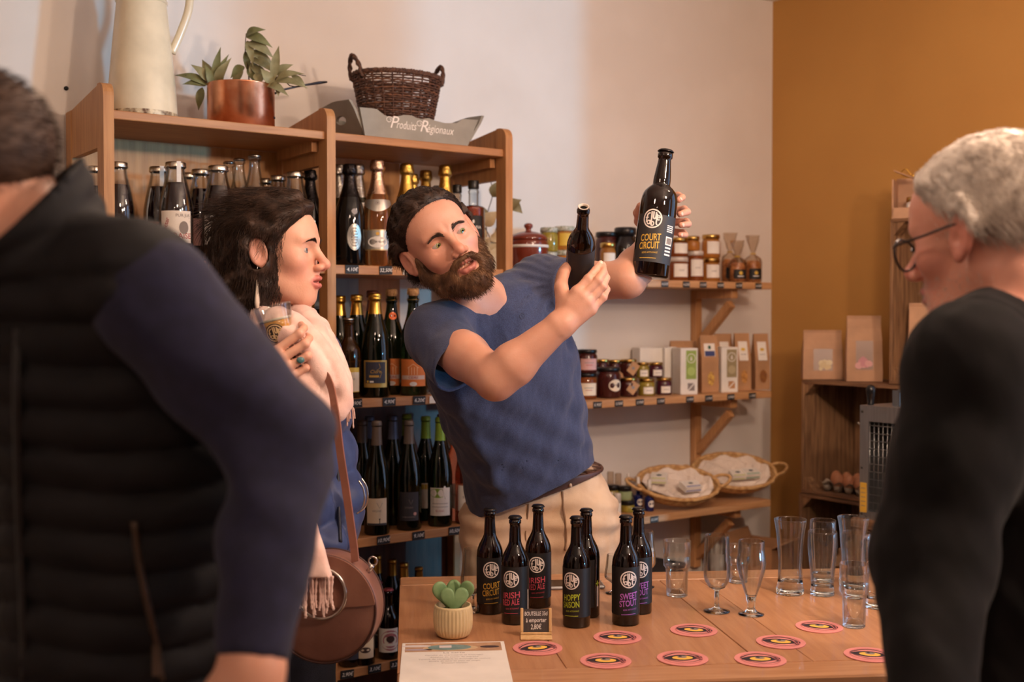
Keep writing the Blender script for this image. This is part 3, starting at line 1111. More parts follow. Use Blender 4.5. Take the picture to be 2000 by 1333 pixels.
G6 = 'small beer bottles on the lowest shelf in view'
low = [
 (681, 1172, .05, k_crown, p_navy, 'dark beer bottle with navy label behind the round handbag'),
 (709, 1128, .04, k_crownpink, p_cream, 'red crowned beer bottle with a cream sketch label beside the handbag'),
 (736, 1136, .17, k_crownpink, p_black, 'red crowned beer bottle standing behind the two sketch labelled beers'),
 (757, 1150, .05, k_crownpink, p_white, 'pink crowned beer bottle with a round pink emblem label'),
 (790, 1163, .05, k_crownpink, p_black, 'beer bottle hidden behind the corner of the counter'),
]
for (px, yt, d, cm, pm, lab) in low:
 p = upos(px, 4, d)
 H = height_at(p, yt) - LV[4] - .002
 b, rf = bottle('beer_bottle', lab, 'bottle', 'longneck', H, .031 if px != 709 else .032, p, face(p), g_amber, ('crown', cm), G6)
 if px == 757:
  paper(.031, .022, .092, 2.1, pm, [(disc2d(.030, 30), M('dusty_pink', (176, 110, 118), .6, var=0), .006, 0), (disc2d(.025, 30), p_white, .006, 0), (disc2d(.022, 30), M('dusty_pink', (176, 110, 118), .6, var=0), .006, 0), (disc2d(.010, 20, 1.2, 1), M('sepia_ink', (66, 46, 42), .7, var=0), .006, .004), (rect2d(-.02, -.016, .032, -.008, 8), p_white, 0, 0)], b)
 elif px == 709:
  paper(.032, .022, .106, 2.0, pm, [(text('Biere', .014, .2), M('sepia_ink', (66, 46, 42), .7, var=0), .0, .026), (disc2d(.012, 16, 1.3, .7), M('sepia_ink', (66, 46, 42), .7, var=0), .004, -.018), (stroke2d([(-.016, .006), (-.004, .012), (.01, .004), (.018, .012)], .002), M('sepia_ink', (66, 46, 42), .7, var=0), 0, 0)], b)
 else:
  paper(.031, .022, .080, 2.0, pm, [(ring2d(.008, .011, 18), i_gray, 0, 0)], b)
for (px, yt, d, lab) in [(735, 1086, .25, 'gold capped bottle in the shadow left of its three fellows'), (765, 1094, .27, 'gold capped bottle in the shadow, second from the handbag'),
                         (788, 1101, .16, 'gold capped bottle showing above the corner of the counter'), (817, 1109, .25, 'gold capped bottle nearest the succulent, above the counter edge')]:
 p = upos(px, 4, d)
 H = height_at(p, yt) - LV[4]
 bottle('wine_bottle', lab, 'bottle', 'wine', H, .034, p, face(p), g_black, ('capsule', k_gold2), 'gold capped bottles at the back of the lowest shelf')
for k, (px, d, ln, lab) in enumerate([(838, .10, .27, 'black wine bottle lying on the lowest shelf behind the counter edge'), (900, .20, .27, 'black wine bottle lying nearest the right end of the lowest shelf')]):
 p = upos(px, 4, d)
 t = thing('lying_wine_bottle', lab, 'bottle', p + Vector((0, 0, 0.0422)), ROT_U, 'bottles lying on the lowest shelf')
 m = MB()
 m.lathe(fine(PROF['wine'], .041, ln), 28, mat=Matrix.Translation((.10, 0, 0)) @ Matrix.Rotation(math.radians(-90), 4, 'Y'))
 m.build('body', g_black, t)

# price tags on the shelf edges
m_tag = M('black_tag', (30, 28, 30), .6, var=.05)


def price_tag(pos, rz, s, label, w=.036, h=.021, mat_=None, ink=None, group='black price tags on the shelf edges', tilt=0.0):
 m = MB()
 m.box((-w / 2, -.0016, -h / 2), (w / 2, 0, h / 2))
 if s:
  m.flat(move2d(text(s, h * .62, .25), 0, -h * .2), 1, mat=Matrix.Translation((0, -.0019, 0)))
 o = m.build('price_tag', [mat_ or m_tag, ink or i_white], loc=pos, rz=rz)
 o.rotation_euler.y = tilt
 return tag(o, label, 'price tag', group)


ut = [(1, 691, '4,10€', 'black price tag under the bottle with the oval silver emblem'), (1, 757, '32,50€', 'black price tag under the golden sparkling wine'),
      (2, 697, '3,90€', 'black price tag beside the fringe of the pink scarf'), (2, 763, '4,90€', 'black price tag under the navy labelled cider'), (2, 822, '6,20€', 'black price tag under the bright orange label'),
      (3, 751, '10,90€', 'black price tag under the wine with the small figure'), (3, 820, '9,10€', 'black price tag under the charcoal labelled wine'), (3, 891, '10,50€', 'black price tag under the rose wine'),
      (4, 679, '2,90€', 'black price tag just right of the dark trouser leg'), (4, 733, '3,10€', 'black price tag under the cream sketch label beer'), (4, 776, '3,20€', 'black price tag cut off by the counter corner')]
for lv, px, s, lab in ut:
 t = t_at(px, D_WALL)
 price_tag(wpt(t, D_WALL - .0105, LV[lv] - .012), ROT_U, s, lab, w=.042, h=.024, tilt=random.uniform(-.04, .04))
for lv, px, w, lab in [(1, 812, .075, 'blank white strip on the shelf edge behind the ear of the bearded man'), (2, 856, .05, 'blank white strip on the second shelf edge below the shirt sleeve')]:
 t = t_at(px, D_WALL)
 price_tag(wpt(t, D_WALL - .0105, LV[lv] - .012), ROT_U, '', lab, w=w, h=.022, mat_=p_white, group='white strips on the shelf edges')

# ------------------------------------------------------------------ goods on the three wall shelves
def rpos(px, q, d):             # d in front of the back wall
 return wpt(t_at(px, d), d, RS[q] + .0006)


def jar(name, label, loc, rz, R, H, content, lid, group=None, paper_=None, waist=0.0, cat='jar', lid_h=.016, prints=()):
 root = thing(name, label, cat, loc, rz, group)
 m = MB()
 hb = H - lid_h
 prof = [(0, 0), (R * .93, 0), (R, .006), (R * (1 - waist), hb * .5), (R, hb * .84), (R * .93, hb * .93), (R * .86, hb * .96), (R * .86, hb)]
 m.lathe(prof, 30)
 m.build('body', content, root)
 m = MB()
 m.lathe([(R * .90, hb - .001), (R * .96, hb), (R * .97, hb + lid_h * .7), (R * .92, H), (0, H)], 30, cap0=True)
 m.build('lid', lid, root)
 if paper_:
  mm, z0, z1, arc = paper_
  paper(R, z0 * H, z1 * H, arc, mm, prints, root)
 return root


c_honey = M('honey', (198, 132, 60), .06, var=0, trans=.55, ior=1.4)
c_amber = M('dark_honey', (140, 74, 34), .08, var=0, trans=.35, ior=1.4)
c_jam = M('dark_jam', (70, 28, 24), .08, var=0, trans=.2)
c_plum = M('plum_jam', (78, 30, 44), .08, var=0, trans=.2)
c_mustard = M('mustard_seed', (168, 146, 58), .1, var=.1, trans=.15, scale=200)
c_caramel = M('caramel', (150, 84, 46), .12, var=.03)
k_goldlid = M('gold_lid', (206, 166, 92), .25, 1.0, var=.05)
k_whitelid = M('white_lid', (216, 206, 196), .4, .2, var=.03)
k_blacklid = M('black_lid', (34, 30, 30), .3, .3, var=.05)
k_checklid = M('chequered_lid', (206, 200, 192), .5, col2=(110, 120, 84), scale=260)
p_kraft = M('kraft_tag', (182, 134, 92), .8, var=.04)
r0 = ROT_U
face_r = ROT_U - .42            # goods turned a little to the front

# highest shelf
p = rpos(1032, 0, .14)
ck = thing('storage_crock', 'brown glazed crock with a white band and knobbed lid on the highest shelf', 'crock', p, face_r)
kk = M('brown_glaze', (122, 52, 36), .12, var=.06, coat=.4)
H0 = height_at(p, 470) - p.z
m = MB()
m.lathe([(0, 0), (.062, 0), (.068, .006), (.068, H0 * .80)], 40, 0, cap1=False)
m.lathe([(.068, H0 * .80), (.0685, H0 * .80), (.0685, H0 * .87), (.068, H0 * .87)], 40, 1, cap0=False, cap1=False)
m.lathe([(.068, H0 * .87), (.068, H0 * .95), (.064, H0), (.0, H0)], 40, 0, cap0=False)
m.wrap(text('SEL', .045, .2), .068, 1, .55, H0 * .18, .0008)
m.build('body', [kk, p_white], ck)
m = MB()
m.lathe([(.066, H0 + .0005), (.068, H0 + .004), (.060, H0 + .016), (.030, H0 + .028), (.010, H0 + .031), (.009, H0 + .038), (.015, H0 + .046), (.015, H0 + .053), (.008, H0 + .058), (0, H0 + .0585)], 36)
m.build('lid', kk, ck)

GA = 'jars and jugs on the highest wall shelf'
for px, yt, yb, R, cont, lid, pm, lab in [
 (1071, 493, None, .031, c_mustard, k_checklid, None, 'honey coloured jar at the bottom of the pile beside the crock'),
 (1102, 490, None, .037, c_honey, k_checklid, None, 'wider honey jar at the bottom of the pile, right of the narrow one'),
 (1187, 475, None, .028, c_honey, k_goldlid, p_white, 'small gold capped honey jar with square white label behind the raised hand'),
 (1325, 503, None, .036, c_amber, k_whitelid, p_white, 'white lidded amber jar at the bottom right of the big raised bottle'),
 (1357, 491, None, .032, c_amber, k_whitelid, p_white, 'taller amber jar between two stacks of honey jars'),
 (1388, 505, None, .035, c_honey, k_goldlid, p_white, 'gold lidded honey jar under another, next to the cellophane bags'),
]:
 d = .15 if px not in (1187,) else .17
 p = rpos(px, 0, d)
 H = height_at(p, yt) - p.z
 jar('honey_jar', lab, p, face_r, R, H, cont, lid, GA, (pm, .18, .72, 1.6) if pm else None, prints=[(text('miel', .012), i_gray, 0, -.003)] if pm else ())
for px, yb_j, yt, R, cont, lid, pm, lab in [
 (1072, 493, 445, .031, c_mustard, k_checklid, None, 'honey coloured jar on top of the pile, next to the crock'),
 (1103, 490, 443, .037, c_honey, k_checklid, p_yellow, 'wider honey jar on top of the pile with a yellow sticker'),
 (1325, 503, 465, .036, c_amber, k_goldlid, p_white, 'amber jar with white label stacked at the right of the raised bottle'),
 (1352, 491, 462, .028, c_honey, k_goldlid, None, 'small gold lidded jar on top of the taller amber jar'),
 (1388, 505, 459, .035, c_honey, k_goldlid, p_white, 'gold lidded honey jar on top, next to the cellophane bags'),
]:
 p = rpos(px, 0, .15)
 zb = height_at(p, yb_j) + .0008
 H = height_at(p, yt) - zb
 p.z = zb
 jar('honey_jar', lab, p, face_r, R, H, cont, lid, GA, (pm, .18, .70, 1.5) if pm else None)
p = rpos(1184, 0, .09)
jar('jam_jar', 'black lidded dark jar at the back behind the small honey jar', p, face_r, .04, height_at(p, 454) - p.z, c_jam, k_blacklid, GA)
p = rpos(1221, 0, .13)
dg = thing('glass_jug', 'dark glass jug with black lid left of the big raised bottle', 'jug', p, face_r, GA)
H = height_at(p, 445) - p.z
m = MB()
m.lathe([(0, 0), (.046, 0), (.050, .008), (.050, H * .62), (.046, H * .72), (.034, H * .80), (.033, H * .86)], 36)
m.build('body', M('smoked_glass', (34, 28, 28), .08, var=0, trans=.3, spec=.6), dg)
m = MB()
m.lathe([(.038, H * .86), (.040, H * .87), (.040, H * .98), (.036, H), (0, H)], 36)
m.build('lid', k_blacklid, dg)
m = MB()
m.tube(smooth_curve([(.034, 0, H * .82), (.062, 0, H * .80), (.070, 0, H * .62), (.050, 0, H * .5)], 5), .005, 8)
m.build('handle', M('smoked_glass'), dg)

GB = 'cellophane bags on the highest wall shelf'
c_cell = thin_glass('cellophane', (236, 226, 214))
for px, yt, lab in [(1425, 455, 'cellophane bag of pale biscuits nearest the jars'), (1440, 470, 'cellophane bag of biscuits in the middle, partly behind the others'), (1470, 460, 'cellophane bag of biscuits at the right end of the highest shelf')]:
 dd = .14 if px != 1440 else .20
 p = rpos(px, 0, dd)
 b = thing('biscuit_bag', lab, 'bag', p, face_r, GB)
 H = height_at(p, yt) - p.z
 m = MB()
 ph = px * .37
 m.lathe([(0, 0), (.030, 0), (.033, .01), (.034, H * .45), (.028, H * .52), (.009, H * .60), (.007, H * .63), (.012, H * .70), (.022, H * .88), (.026, H)], 20, wob=lambda a, z: 1 + (.16 * math.sin(5 * a + ph + z * 50) if z > H * .5 else .05 * math.sin(4 * a + ph)), cap1=False)
 m.build('wrapper', c_cell, b)
 m = MB()
 m.lathe([(0, .003), (.027, .003), (.030, .01), (.030, H * .40), (.02, H * .47), (0, H * .48)], 18, wob=lambda a, z: 1 + .06 * math.sin(6 * a + z * 120))
 m.build('biscuits', M('biscuit', (206, 150, 98), .8, col2=(150, 92, 52), scale=70, bump=.6, bscale=90), b)
 paper(.0345, H * .08, H * .30, 1.6, p_black, [(disc2d(.007, 14), p_yellow, 0, .004), (rect2d(-.012, -.010, .012, -.007, 4), i_white, 0, 0)], b)
 m = MB()
 m.tube([(.010 * math.cos(a), .010 * math.sin(a), H * .615) for a in [PI * 2 * k / 14 for k in range(14)]], .002, 6, closed=True)
 m.build('tie', p_yellow, b)

# middle shelf
GC = 'jars on the middle wall shelf'
mid = [   # px, ytop, ybottom (None = on the shelf), d, R, content, lid, label paper, label
 (1104, 727, None, .16, .034, c_amber, k_blacklid, p_cream, 'amber jar with cream label at the bottom left, touching the blue shirt'),
 (1105, 668, 727, .16, .034, c_jam, k_blacklid, p_cream, 'black lidded jam jar with cream label stacked beside the blue shirt'),
 (1145, 729, None, .16, .038, c_amber, k_blacklid, p_cream, 'amber jar with wide cream label under a dark one'),
 (1146, 683, 729, .16, .037, c_jam, k_blacklid, p_rosy, 'dark jam jar with rosy label on top of the amber jar'),
 (1188, 718, None, .17, .045, c_jam, k_blacklid, None, 'broad dark jam jar with an oval cream label'),
]
for px, yt, yb, d, R, cont, lid, pm, lab in mid:
 p = rpos(px, 1, d)
 if yb:
  p.z = height_at(p, yb) + .0008
 H = height_at(p, yt) - p.z
 j = jar('jam_jar', lab, p, face_r, R, H, cont, lid, GC, (pm, .14, .62, 1.7) if pm else None, lid_h=.012, prints=[(rect2d(-.016, .004, .016, .006, 4), i_gray, 0, 0), (rect2d(-.012, -.004, .012, -.002, 4), i_red, 0, 0)])
 if px == 1188:
  m = MB()
  m.wrap(disc2d(.022, 28, 1.2, .95), R, 0, .35, H * .42, .0008)
  m.wrap(rect2d(-.014, -.001, .014, .001, 4), R, 1, .35, H * .44, .0012)
  m.build('label', [p_cream, i_gray], j)
small = [
 (1176, 702, 718, .11, .026, c_jam, k_goldlid, 'small gold lidded jar resting behind the broad jam jar'),
 (1200, 703, 722, .11, .026, c_jam, k_goldlid, 'small dark jar with kraft flap at the back of the row'),
 (1228, 702, 738, .14, .030, c_jam, k_goldlid, 'dark jar with hanging kraft tag in the upper row'),
 (1255, 708, 738, .15, .024, c_mustard, k_goldlid, 'mustard yellow jar in the upper row'),
 (1281, 708, 738, .15, .027, c_plum, k_goldlid, 'plum coloured jar in the upper row next to the white cartons'),
 (1227, 738, None, .17, .034, c_jam, k_goldlid, 'dark jar with large kraft tag in the lower row'),
 (1263, 740, None, .17, .030, c_mustard, k_goldlid, 'mustard yellow jar with white label in the lower row'),
 (1297, 738, None, .17, .029, c_plum, k_goldlid, 'plum coloured jar with white label in the lower row'),
]
for px, yt, yb, d, R, cont, lid, lab in small:
 p = rpos(px, 1, d)
 if yb:
  p.z = height_at(p, yb) + .0008
 H = height_at(p, yt) - p.z
 if px in (1176, 1200):
  H = H + (p.z - RS[1] - .001)
  p.z = RS[1] + .0008
 elif yb:
  p.z = RS[1] + {1228: height_at(rpos(1227, 1, .17), 738), 1255: height_at(rpos(1263, 1, .17), 740), 1281: height_at(rpos(1297, 1, .17), 738)}[px] - RS[1] + .0012
  H = height_at(p, yt) - p.z
 j = jar('honey_jar', lab, p, face_r, R, H, cont, lid, GC, (p_white, .12, .52, 1.3) if px in (1255, 1281, 1263, 1297) else None, lid_h=.010, prints=[(rect2d(-.010, -.001, .010, .001, 4), i_gray, 0, 0)])
 if px in (1228, 1227, 1200):
  m = MB()
  R1 = Matrix.Translation((.008, -R * .86 - .004, H * .50)) @ Matrix.Rotation(math.radians(38), 4, 'Y') @ Matrix.Rotation(math.radians(-6), 4, 'X')
  m.box((-.016, -.0006, -.022), (.016, .0006, .022), mat=R1)
  m.add([(x, -.0010, z) for x, z in disc2d(.006, 14)[0]], disc2d(.006, 14)[1], 1, mat=R1)
  m.build('kraft_tag', [p_kraft, i_gray], j)

GD = 'white tall cartons on the middle wall shelf'
p_carton = M('white_carton', (228, 222, 214), .6, var=.02)
for px, yt, d, col, lab in [(1254, 679, .06, None, 'plain white carton at the left of the carton row'), (1277, 679, .07, None, 'second plain white carton from the left'), (1302, 678, .10, None, 'plain white carton just behind the green labelled one'),
       (1338, 680, .19, (150, 172, 84), 'tall white carton with a green round emblem panel'), (1417, 678, .19, (156, 140, 104), 'tall white carton with an olive brown round emblem panel')]:
 p = rpos(px, 1, d)
 H = height_at(p, yt) - p.z
 w = .070 if col else .05
 b = thing('carton', lab, 'carton', p, ROT_U - .30, GD)
 m = MB()
 m.box((-w / 2, -.035, 0), (w / 2, .035, H), bev=.0015)
 if col:
  gm = M('panel_%d' % px, col, .6, var=.03)
  T1 = Matrix.Translation((.008, -.0354, 0))
  m.flat(move2d(rect2d(-.021, 0, .021, H * .62), 0, H * .33), 1, mat=T1)
  T2 = Matrix.Translation((.008, -.0357, 0))
  m.flat(move2d(ring2d(.015, .0175, 28), 0, H * .78), 0, mat=T2)
  m.flat(move2d(join2d(rect2d(-.004, -.008, .004, .003), disc2d(.004, 12), rect2d(-.0015, .0, .0015, .008)), 0, H * .78), 0, mat=T2)
  m.flat(move2d(disc2d(.016, 24), 0, H * .50), 2, mat=T2)
  m.flat(move2d(rect2d(-.014, 0, .014, .028), 0, H * .08), 3, mat=T1)
  m.flat(move2d(stroke2d([(-.014, 0), (.014, .028)], .004), 0, H * .08), 0, mat=T2)
  m.build('box', [p_carton, gm, M('panel_light_%d' % px, tuple(min(255, c + 26) for c in col), .6, var=.02), p_kraft if px != 1338 else i_gray], b)
 else:
  m.build('box', p_carton, b)

GE = 'kraft paper pouches on the middle wall shelf'
p_pouch = M('kraft_paper', (186, 140, 100), .8, var=.05, bump=.15, bscale=60)
for px, yt, d, w, kind, lab in [(1322, 666, .07, .055, 0, 'kraft pouch top showing behind the green labelled carton, at the left'), (1347, 666, .08, .055, 1, 'kraft pouch with small white badge behind the green labelled carton'),
        (1383, 655, .17, .070, 2, 'kraft pouch with blue and white sticker and yellow pasta window'), (1412, 652, .09, .07, 3, 'kraft pouch behind the olive labelled carton'),
        (1448, 651, .16, .062, 3, 'kraft pouch with long white label, second from the right end'), (1485, 652, .17, .062, 4, 'kraft pouch with long white label at the right end of the shelf')]:
 p = rpos(px, 1, d)
 H = height_at(p, yt) - p.z
 b = thing('paper_pouch', lab, 'pouch', p, ROT_U - .36, GE)
 m = MB()
 v = []
 for z, ww, dd in [(0, w, .045), (H * .12, w, .048), (H * .6, w, .040), (H * .9, w, .012), (H, w, .006)]:
  v += [(-ww / 2, -dd / 2, z), (ww / 2, -dd / 2, z), (ww / 2, dd / 2, z), (-ww / 2, dd / 2, z)]
 f = [(3, 2, 1, 0), (16, 17, 18, 19)]
 for k in range(4):
  for i in range(4):
   f.append((k * 4 + i, k * 4 + (i + 1) % 4, k * 4 + 4 + (i + 1) % 4, k * 4 + 4 + i))
 m.add(v, f)
 m.build('pouch', p_pouch, b)
 tl = math.atan2(.014, H * .3)
 T1 = Matrix.Translation((0, -.0236, H * .36)) @ Matrix.Rotation(-math.atan2(.004, H * .48), 4, 'X')
 T2 = Matrix.Translation((0, -.0208, H * .60)) @ Matrix.Rotation(-math.atan2(.014, H * .3), 4, 'X')
 m = MB()
 if kind in (3, 4):
  m.flat(rect2d(-.019, -H * .08, .019, H * .26), 0, mat=T2)
  m.flat(move2d(disc2d(.008, 12, 1.2, .8), 0, H * .12), 1, mat=Matrix.Translation((0, -.0004, 0)) @ T2)
  m.flat(move2d(rect2d(-.012, -.001, .012, .001), 0, H * .03), 2, mat=Matrix.Translation((0, -.0004, 0)) @ T2)
  m.build('label', [p_white, p_yellow, i_gray], b)
 else:
  m.flat(rect2d(-.022, H * .03, .022, H * .26), 0, mat=T2)
  m.flat(move2d(rect2d(-.020, -.010, .020, .010), 0, H * .08), 1, mat=Matrix.Translation((0, -.0004, 0)) @ T2)
  m.flat(move2d(disc2d(.008, 12, .8, 1), 0, H * .19), 2, mat=Matrix.Translation((0, -.0004, 0)) @ T2)
  m.build('label', [p_white, M('deep_blue', (52, 62, 112), .6, var=0), M('deep_green', (40, 84, 66), .6, var=0)], b)
 if kind in (2, 3, 4):
  m = MB()
  m.flat(move2d(disc2d(.017, 24, .8 if kind != 4 else .9, 1.5), .002, -H * .12), 0, mat=Matrix.Translation((0, -.0006, 0)) @ T1)
  m.build('window_patch', M('pasta_%d' % kind, ((222, 182, 84), 0, (206, 150, 84), (128, 80, 52))[(0, 0, 0, 2, 3)[kind]] if kind != 2 else (222, 182, 84), .3, col2=((150, 100, 50)), scale=110), b)

# lowest wall shelf
GF = 'small bottles and pots on the lowest wall shelf'
blue = M('cobalt_glass', (28, 34, 96), .06, var=0, trans=.3, spec=.6)
for px, yt, d, lab in [(1228, 925, .10, 'blue spray bottle behind the green pots'), (1247, 932, .15, 'left of two blue spray bottles with round white labels'), (1269, 937, .20, 'right of two blue spray bottles with round white labels')]:
 p = rpos(px, 2, d)
 H = height_at(p, yt) - p.z
 b = thing('spray_bottle', lab, 'bottle', p, face_r, GF)
 m = MB()
 m.lathe(fine(PROF['spray'], .0175, H * .66), 28)
 m.build('body', blue, b)
 m = MB()
 m.lathe([(.0085, H * .66), (.009, H * .662), (.009, H * .80), (.007, H * .82), (.0065, H * .98), (.005, H), (0, H)], 20)
 m.build('spray_cap', k_whitelid, b)
 m = MB()
 m.wrap(disc2d(.0125, 26), .0175, 0, .25, H * .24, .0006)
 m.wrap(move2d(text('EAU', .005), 0, -.002), .0175, 1, .25, H * .24, .001)
 m.build('label', [p_white, i_gray], b)
for px, yt, yb, lidm, cm, lab in [(1197, 948, 1003, k_blacklid, c_mustard, 'black lidded pot with yellow label behind the white sticks'), (1221, 950, 977, k_blacklid, M('sage_label', (146, 160, 116), .6, var=.03), 'black lidded pot with sage green label on top of another'), (1226, 977, None, k_blacklid, c_mustard, 'black lidded pot with lime label under the sage green one')]:
 p = rpos(px, 2, .17 if px != 1197 else .14)
 if yb and px != 1197:
  p.z = height_at(rpos(1226, 2, .17), yb) + .0012
 H = height_at(p, yt) - p.z
 jar('balm_pot', lab, p, face_r, .026, H, cm, lidm, GF, lid_h=.016, cat='pot')
for px, yt, d, lab in [(1193, 922, .09, 'clear capped white stick at the back left'), (1208, 925, .09, 'clear capped white stick at the back right'), (1191, 962, .235, 'left of two white balm sticks at the shelf edge'), (1207, 964, .235, 'right of two white balm sticks at the shelf edge'), (1180, 955, .20, 'white balm stick touching the trousers of the bearded man')]:
 p = rpos(px, 2, d)
 H = height_at(p, yt) - p.z
 b = thing('balm_stick', lab, 'stick', p, face_r, GF)
 m = MB()
 m.lathe([(0, 0), (.0115, 0), (.012, .001), (.012, H * .60)], 20, cap1=True)
 m.build('tube', p_white, b)
 m = MB()
 m.lathe([(.0118, H * .602), (.0122, H * .605), (.0122, H - .003), (.0105, H), (0, H)], 20)
 m.build('cap', k_whitelid if d > .12 else c_cell, b)


def wicker_tray(label, loc, rz, a, b_, h, tilt, contents, group):
 """an oval shallow wicker tray: wound rings around stakes, with two looped handles"""
 root = thing('wicker_tray', label, 'tray', loc, rz, group)
 root.rotation_euler.x = tilt
 mw = M('pale_wicker', (214, 172, 118), .7, col2=(178, 132, 80), scale=60, bump=.2, bscale=120)
 m = MB()
 rows = 9
 for k in range(rows):
  u = k / (rows - 1)
  s = .78 + .22 * u ** .7
  z = .006 + h * u ** 1.3
  pts = []
  n = 72
  for i in range(n):
   w = 2 * PI * i / n
   wv = 1 + .012 * math.cos(18 * w + (k % 2) * PI)
   pts.append((a * s * wv * math.cos(w), b_ * s * wv * math.sin(w), z))
  m.tube(pts, .0052 if k < rows - 1 else .008, 6, closed=True)
 for i in range(36):
  w = 2 * PI * i / 36
  m.tube([(a * q * math.cos(w), b_ * q * math.sin(w), z) for q, z in ((.76, .004), (.90, .006 + h * .35), (1.0, .006 + h))], .0028, 5)
 m.build('rim', mw, root)
 m = MB()
 for k in range(14):
  s = .05 + .75 * k / 13
  m.tube([(a * s * math.cos(2 * PI * i / 48), b_ * s * math.sin(2 * PI * i / 48), .006) for i in range(48)], .006, 6, closed=True)
 m.build('base', mw, root)
 for sgn in (-1, 1):
  m = MB()
  pts = smooth_curve([(sgn * a * .96, -.030, h), (sgn * (a + .022), -.032, h + .012), (sgn * (a + .046), -.012, h + .022), (sgn * (a + .046), .012, h + .022), (sgn * (a + .022), .032, h + .012), (sgn * a * .96, .030, h)], 5)
  m.tube(pts, .006, 8)
  m.build('handle', mw, root)
 # crumpled tissue lining
 m = MB()
 n, rr = 40, 8
 v = []
 for q in range(rr + 1):
  for i in range(n):
   w = 2 * PI * i / n
   s = (q / rr) * .88
   z = .014 + h * .75 * (q / rr) ** 3 + .010 * (math.sin(3 * w + q) * math.cos(5 * w - q * 1.7) + math.sin(9 * w + 2.3 * q) * .5) * (q / rr)
   v.append((a * s * math.cos(w), b_ * s * math.sin(w), z))
 f = []
 for q in range(rr):
  for i in range(n):
   j = (i + 1) % n
   f.append((q * n + i, q * n + j, (q + 1) * n + j, (q + 1) * n + i))
 m.add(v, f, 0, False)
 m.build('tissue_lining', M('tissue_paper', (226, 210, 196), .8, var=.03, trans=.0), root)
 bpy.context.view_layer.update()
 for (x, y, lx, ly, lz, ang, col, lab) in contents:
  o = thing('soap_box', lab, 'box', root.matrix_world @ Vector((x, y, .033)), 0, 'small soap boxes in the wicker trays')
  o.rotation_euler = (tilt, 0, rz + ang)
  mm = MB()
  mm.box((-lx / 2, -ly / 2, 0), (lx / 2, ly / 2, lz), bev=.001)
  mm.flat(move2d(rect2d(-lx * .45, 0, lx * .45, .004), 0, lz * .2), 1, mat=Matrix.Translation((0, -ly / 2 - .0004, 0)))
  T = Matrix.Translation((0, 0, lz + .0004)) @ Matrix.Rotation(-PI / 2, 4, 'X')
  mm.flat(move2d(disc2d(.008, 14, 1.3, .7), 0, .004), 2, mat=T)
  mm.flat(rect2d(-lx * .42, -ly * .42, lx * .42, -ly * .30), 1, mat=T)
  mm.build('box', [p_white, M('soap_%s' % col, {'blue': (70, 88, 168), 'green': (70, 150, 116), 'lime': (190, 196, 96)}[col], .6, var=0), M('slate_print', (70, 84, 92), .6, var=0)], o)


GT = 'wicker trays on the lowest wall shelf'
p = rpos(1322, 2, .19)
wicker_tray('left wicker tray lined with tissue holding blue striped soap boxes', p + Vector((0, 0, .052)), ROT_U - .35, .155, .115, .035, math.radians(24),
   [(.035, -.030, .075, .045, .022, .25, 'blue', 'white soap box with a blue stripe in the left wicker tray'), (-.06, .035, .06, .05, .02, -.5, 'lime', 'pale soap box at the back of the left wicker tray')], GT)
p = rpos(1432, 2, .14)
wicker_tray('right wicker tray with looped handle holding green striped soap boxes', p + Vector((0, 0, .066)), ROT_U - .40, .165, .115, .035, math.radians(28),
   [(.055, -.025, .07, .042, .022, .2, 'green', 'white soap box with a green stripe in the right wicker tray'), (.000, -.030, .06, .042, .02, .1, 'lime', 'white soap box with a lime stripe in the right wicker tray')], GT)

rt = [(0, [1257, 1298, 1340, 1373, 1407, 1443, 1481], '4,50€'), (1, [1125, 1167, 1209, 1250, 1291, 1348, 1385, 1428, 1470], '5,90€'), (2, [1203, 1279], '8,20€')]
words_ = {0: ['under the honey jar behind the raised hand', 'right of the base of the raised bottle', 'under the lower amber jar', 'under the taller amber jar', 'under the paired honey jars', 'between the jars and the cellophane bags', 'under the last cellophane bag'],
          1: ['touching the blue shirt', 'under the stacked amber jars', 'under the oval labelled jam jar', 'under the kraft tagged jar', 'under the plum jar', 'under the green labelled carton', 'under the pasta window pouch', 'under the olive labelled carton', 'under the last kraft pouch'],
          2: ['under the white balm sticks', 'right of the blue spray bottles']}
for q, pxs, s in rt:
 for px, w_ in zip(pxs, words_[q]):
  t = t_at(px, RD[q])
  price_tag(wpt(t, RD[q] - .0005, RS[q] - .014), ROT_U, s, 'small black price tag %s on the %s shelf' % (w_, ('highest', 'middle', 'lowest')[q]), w=.038 if q else .034, h=.022, group='black price tags on the wall shelves')

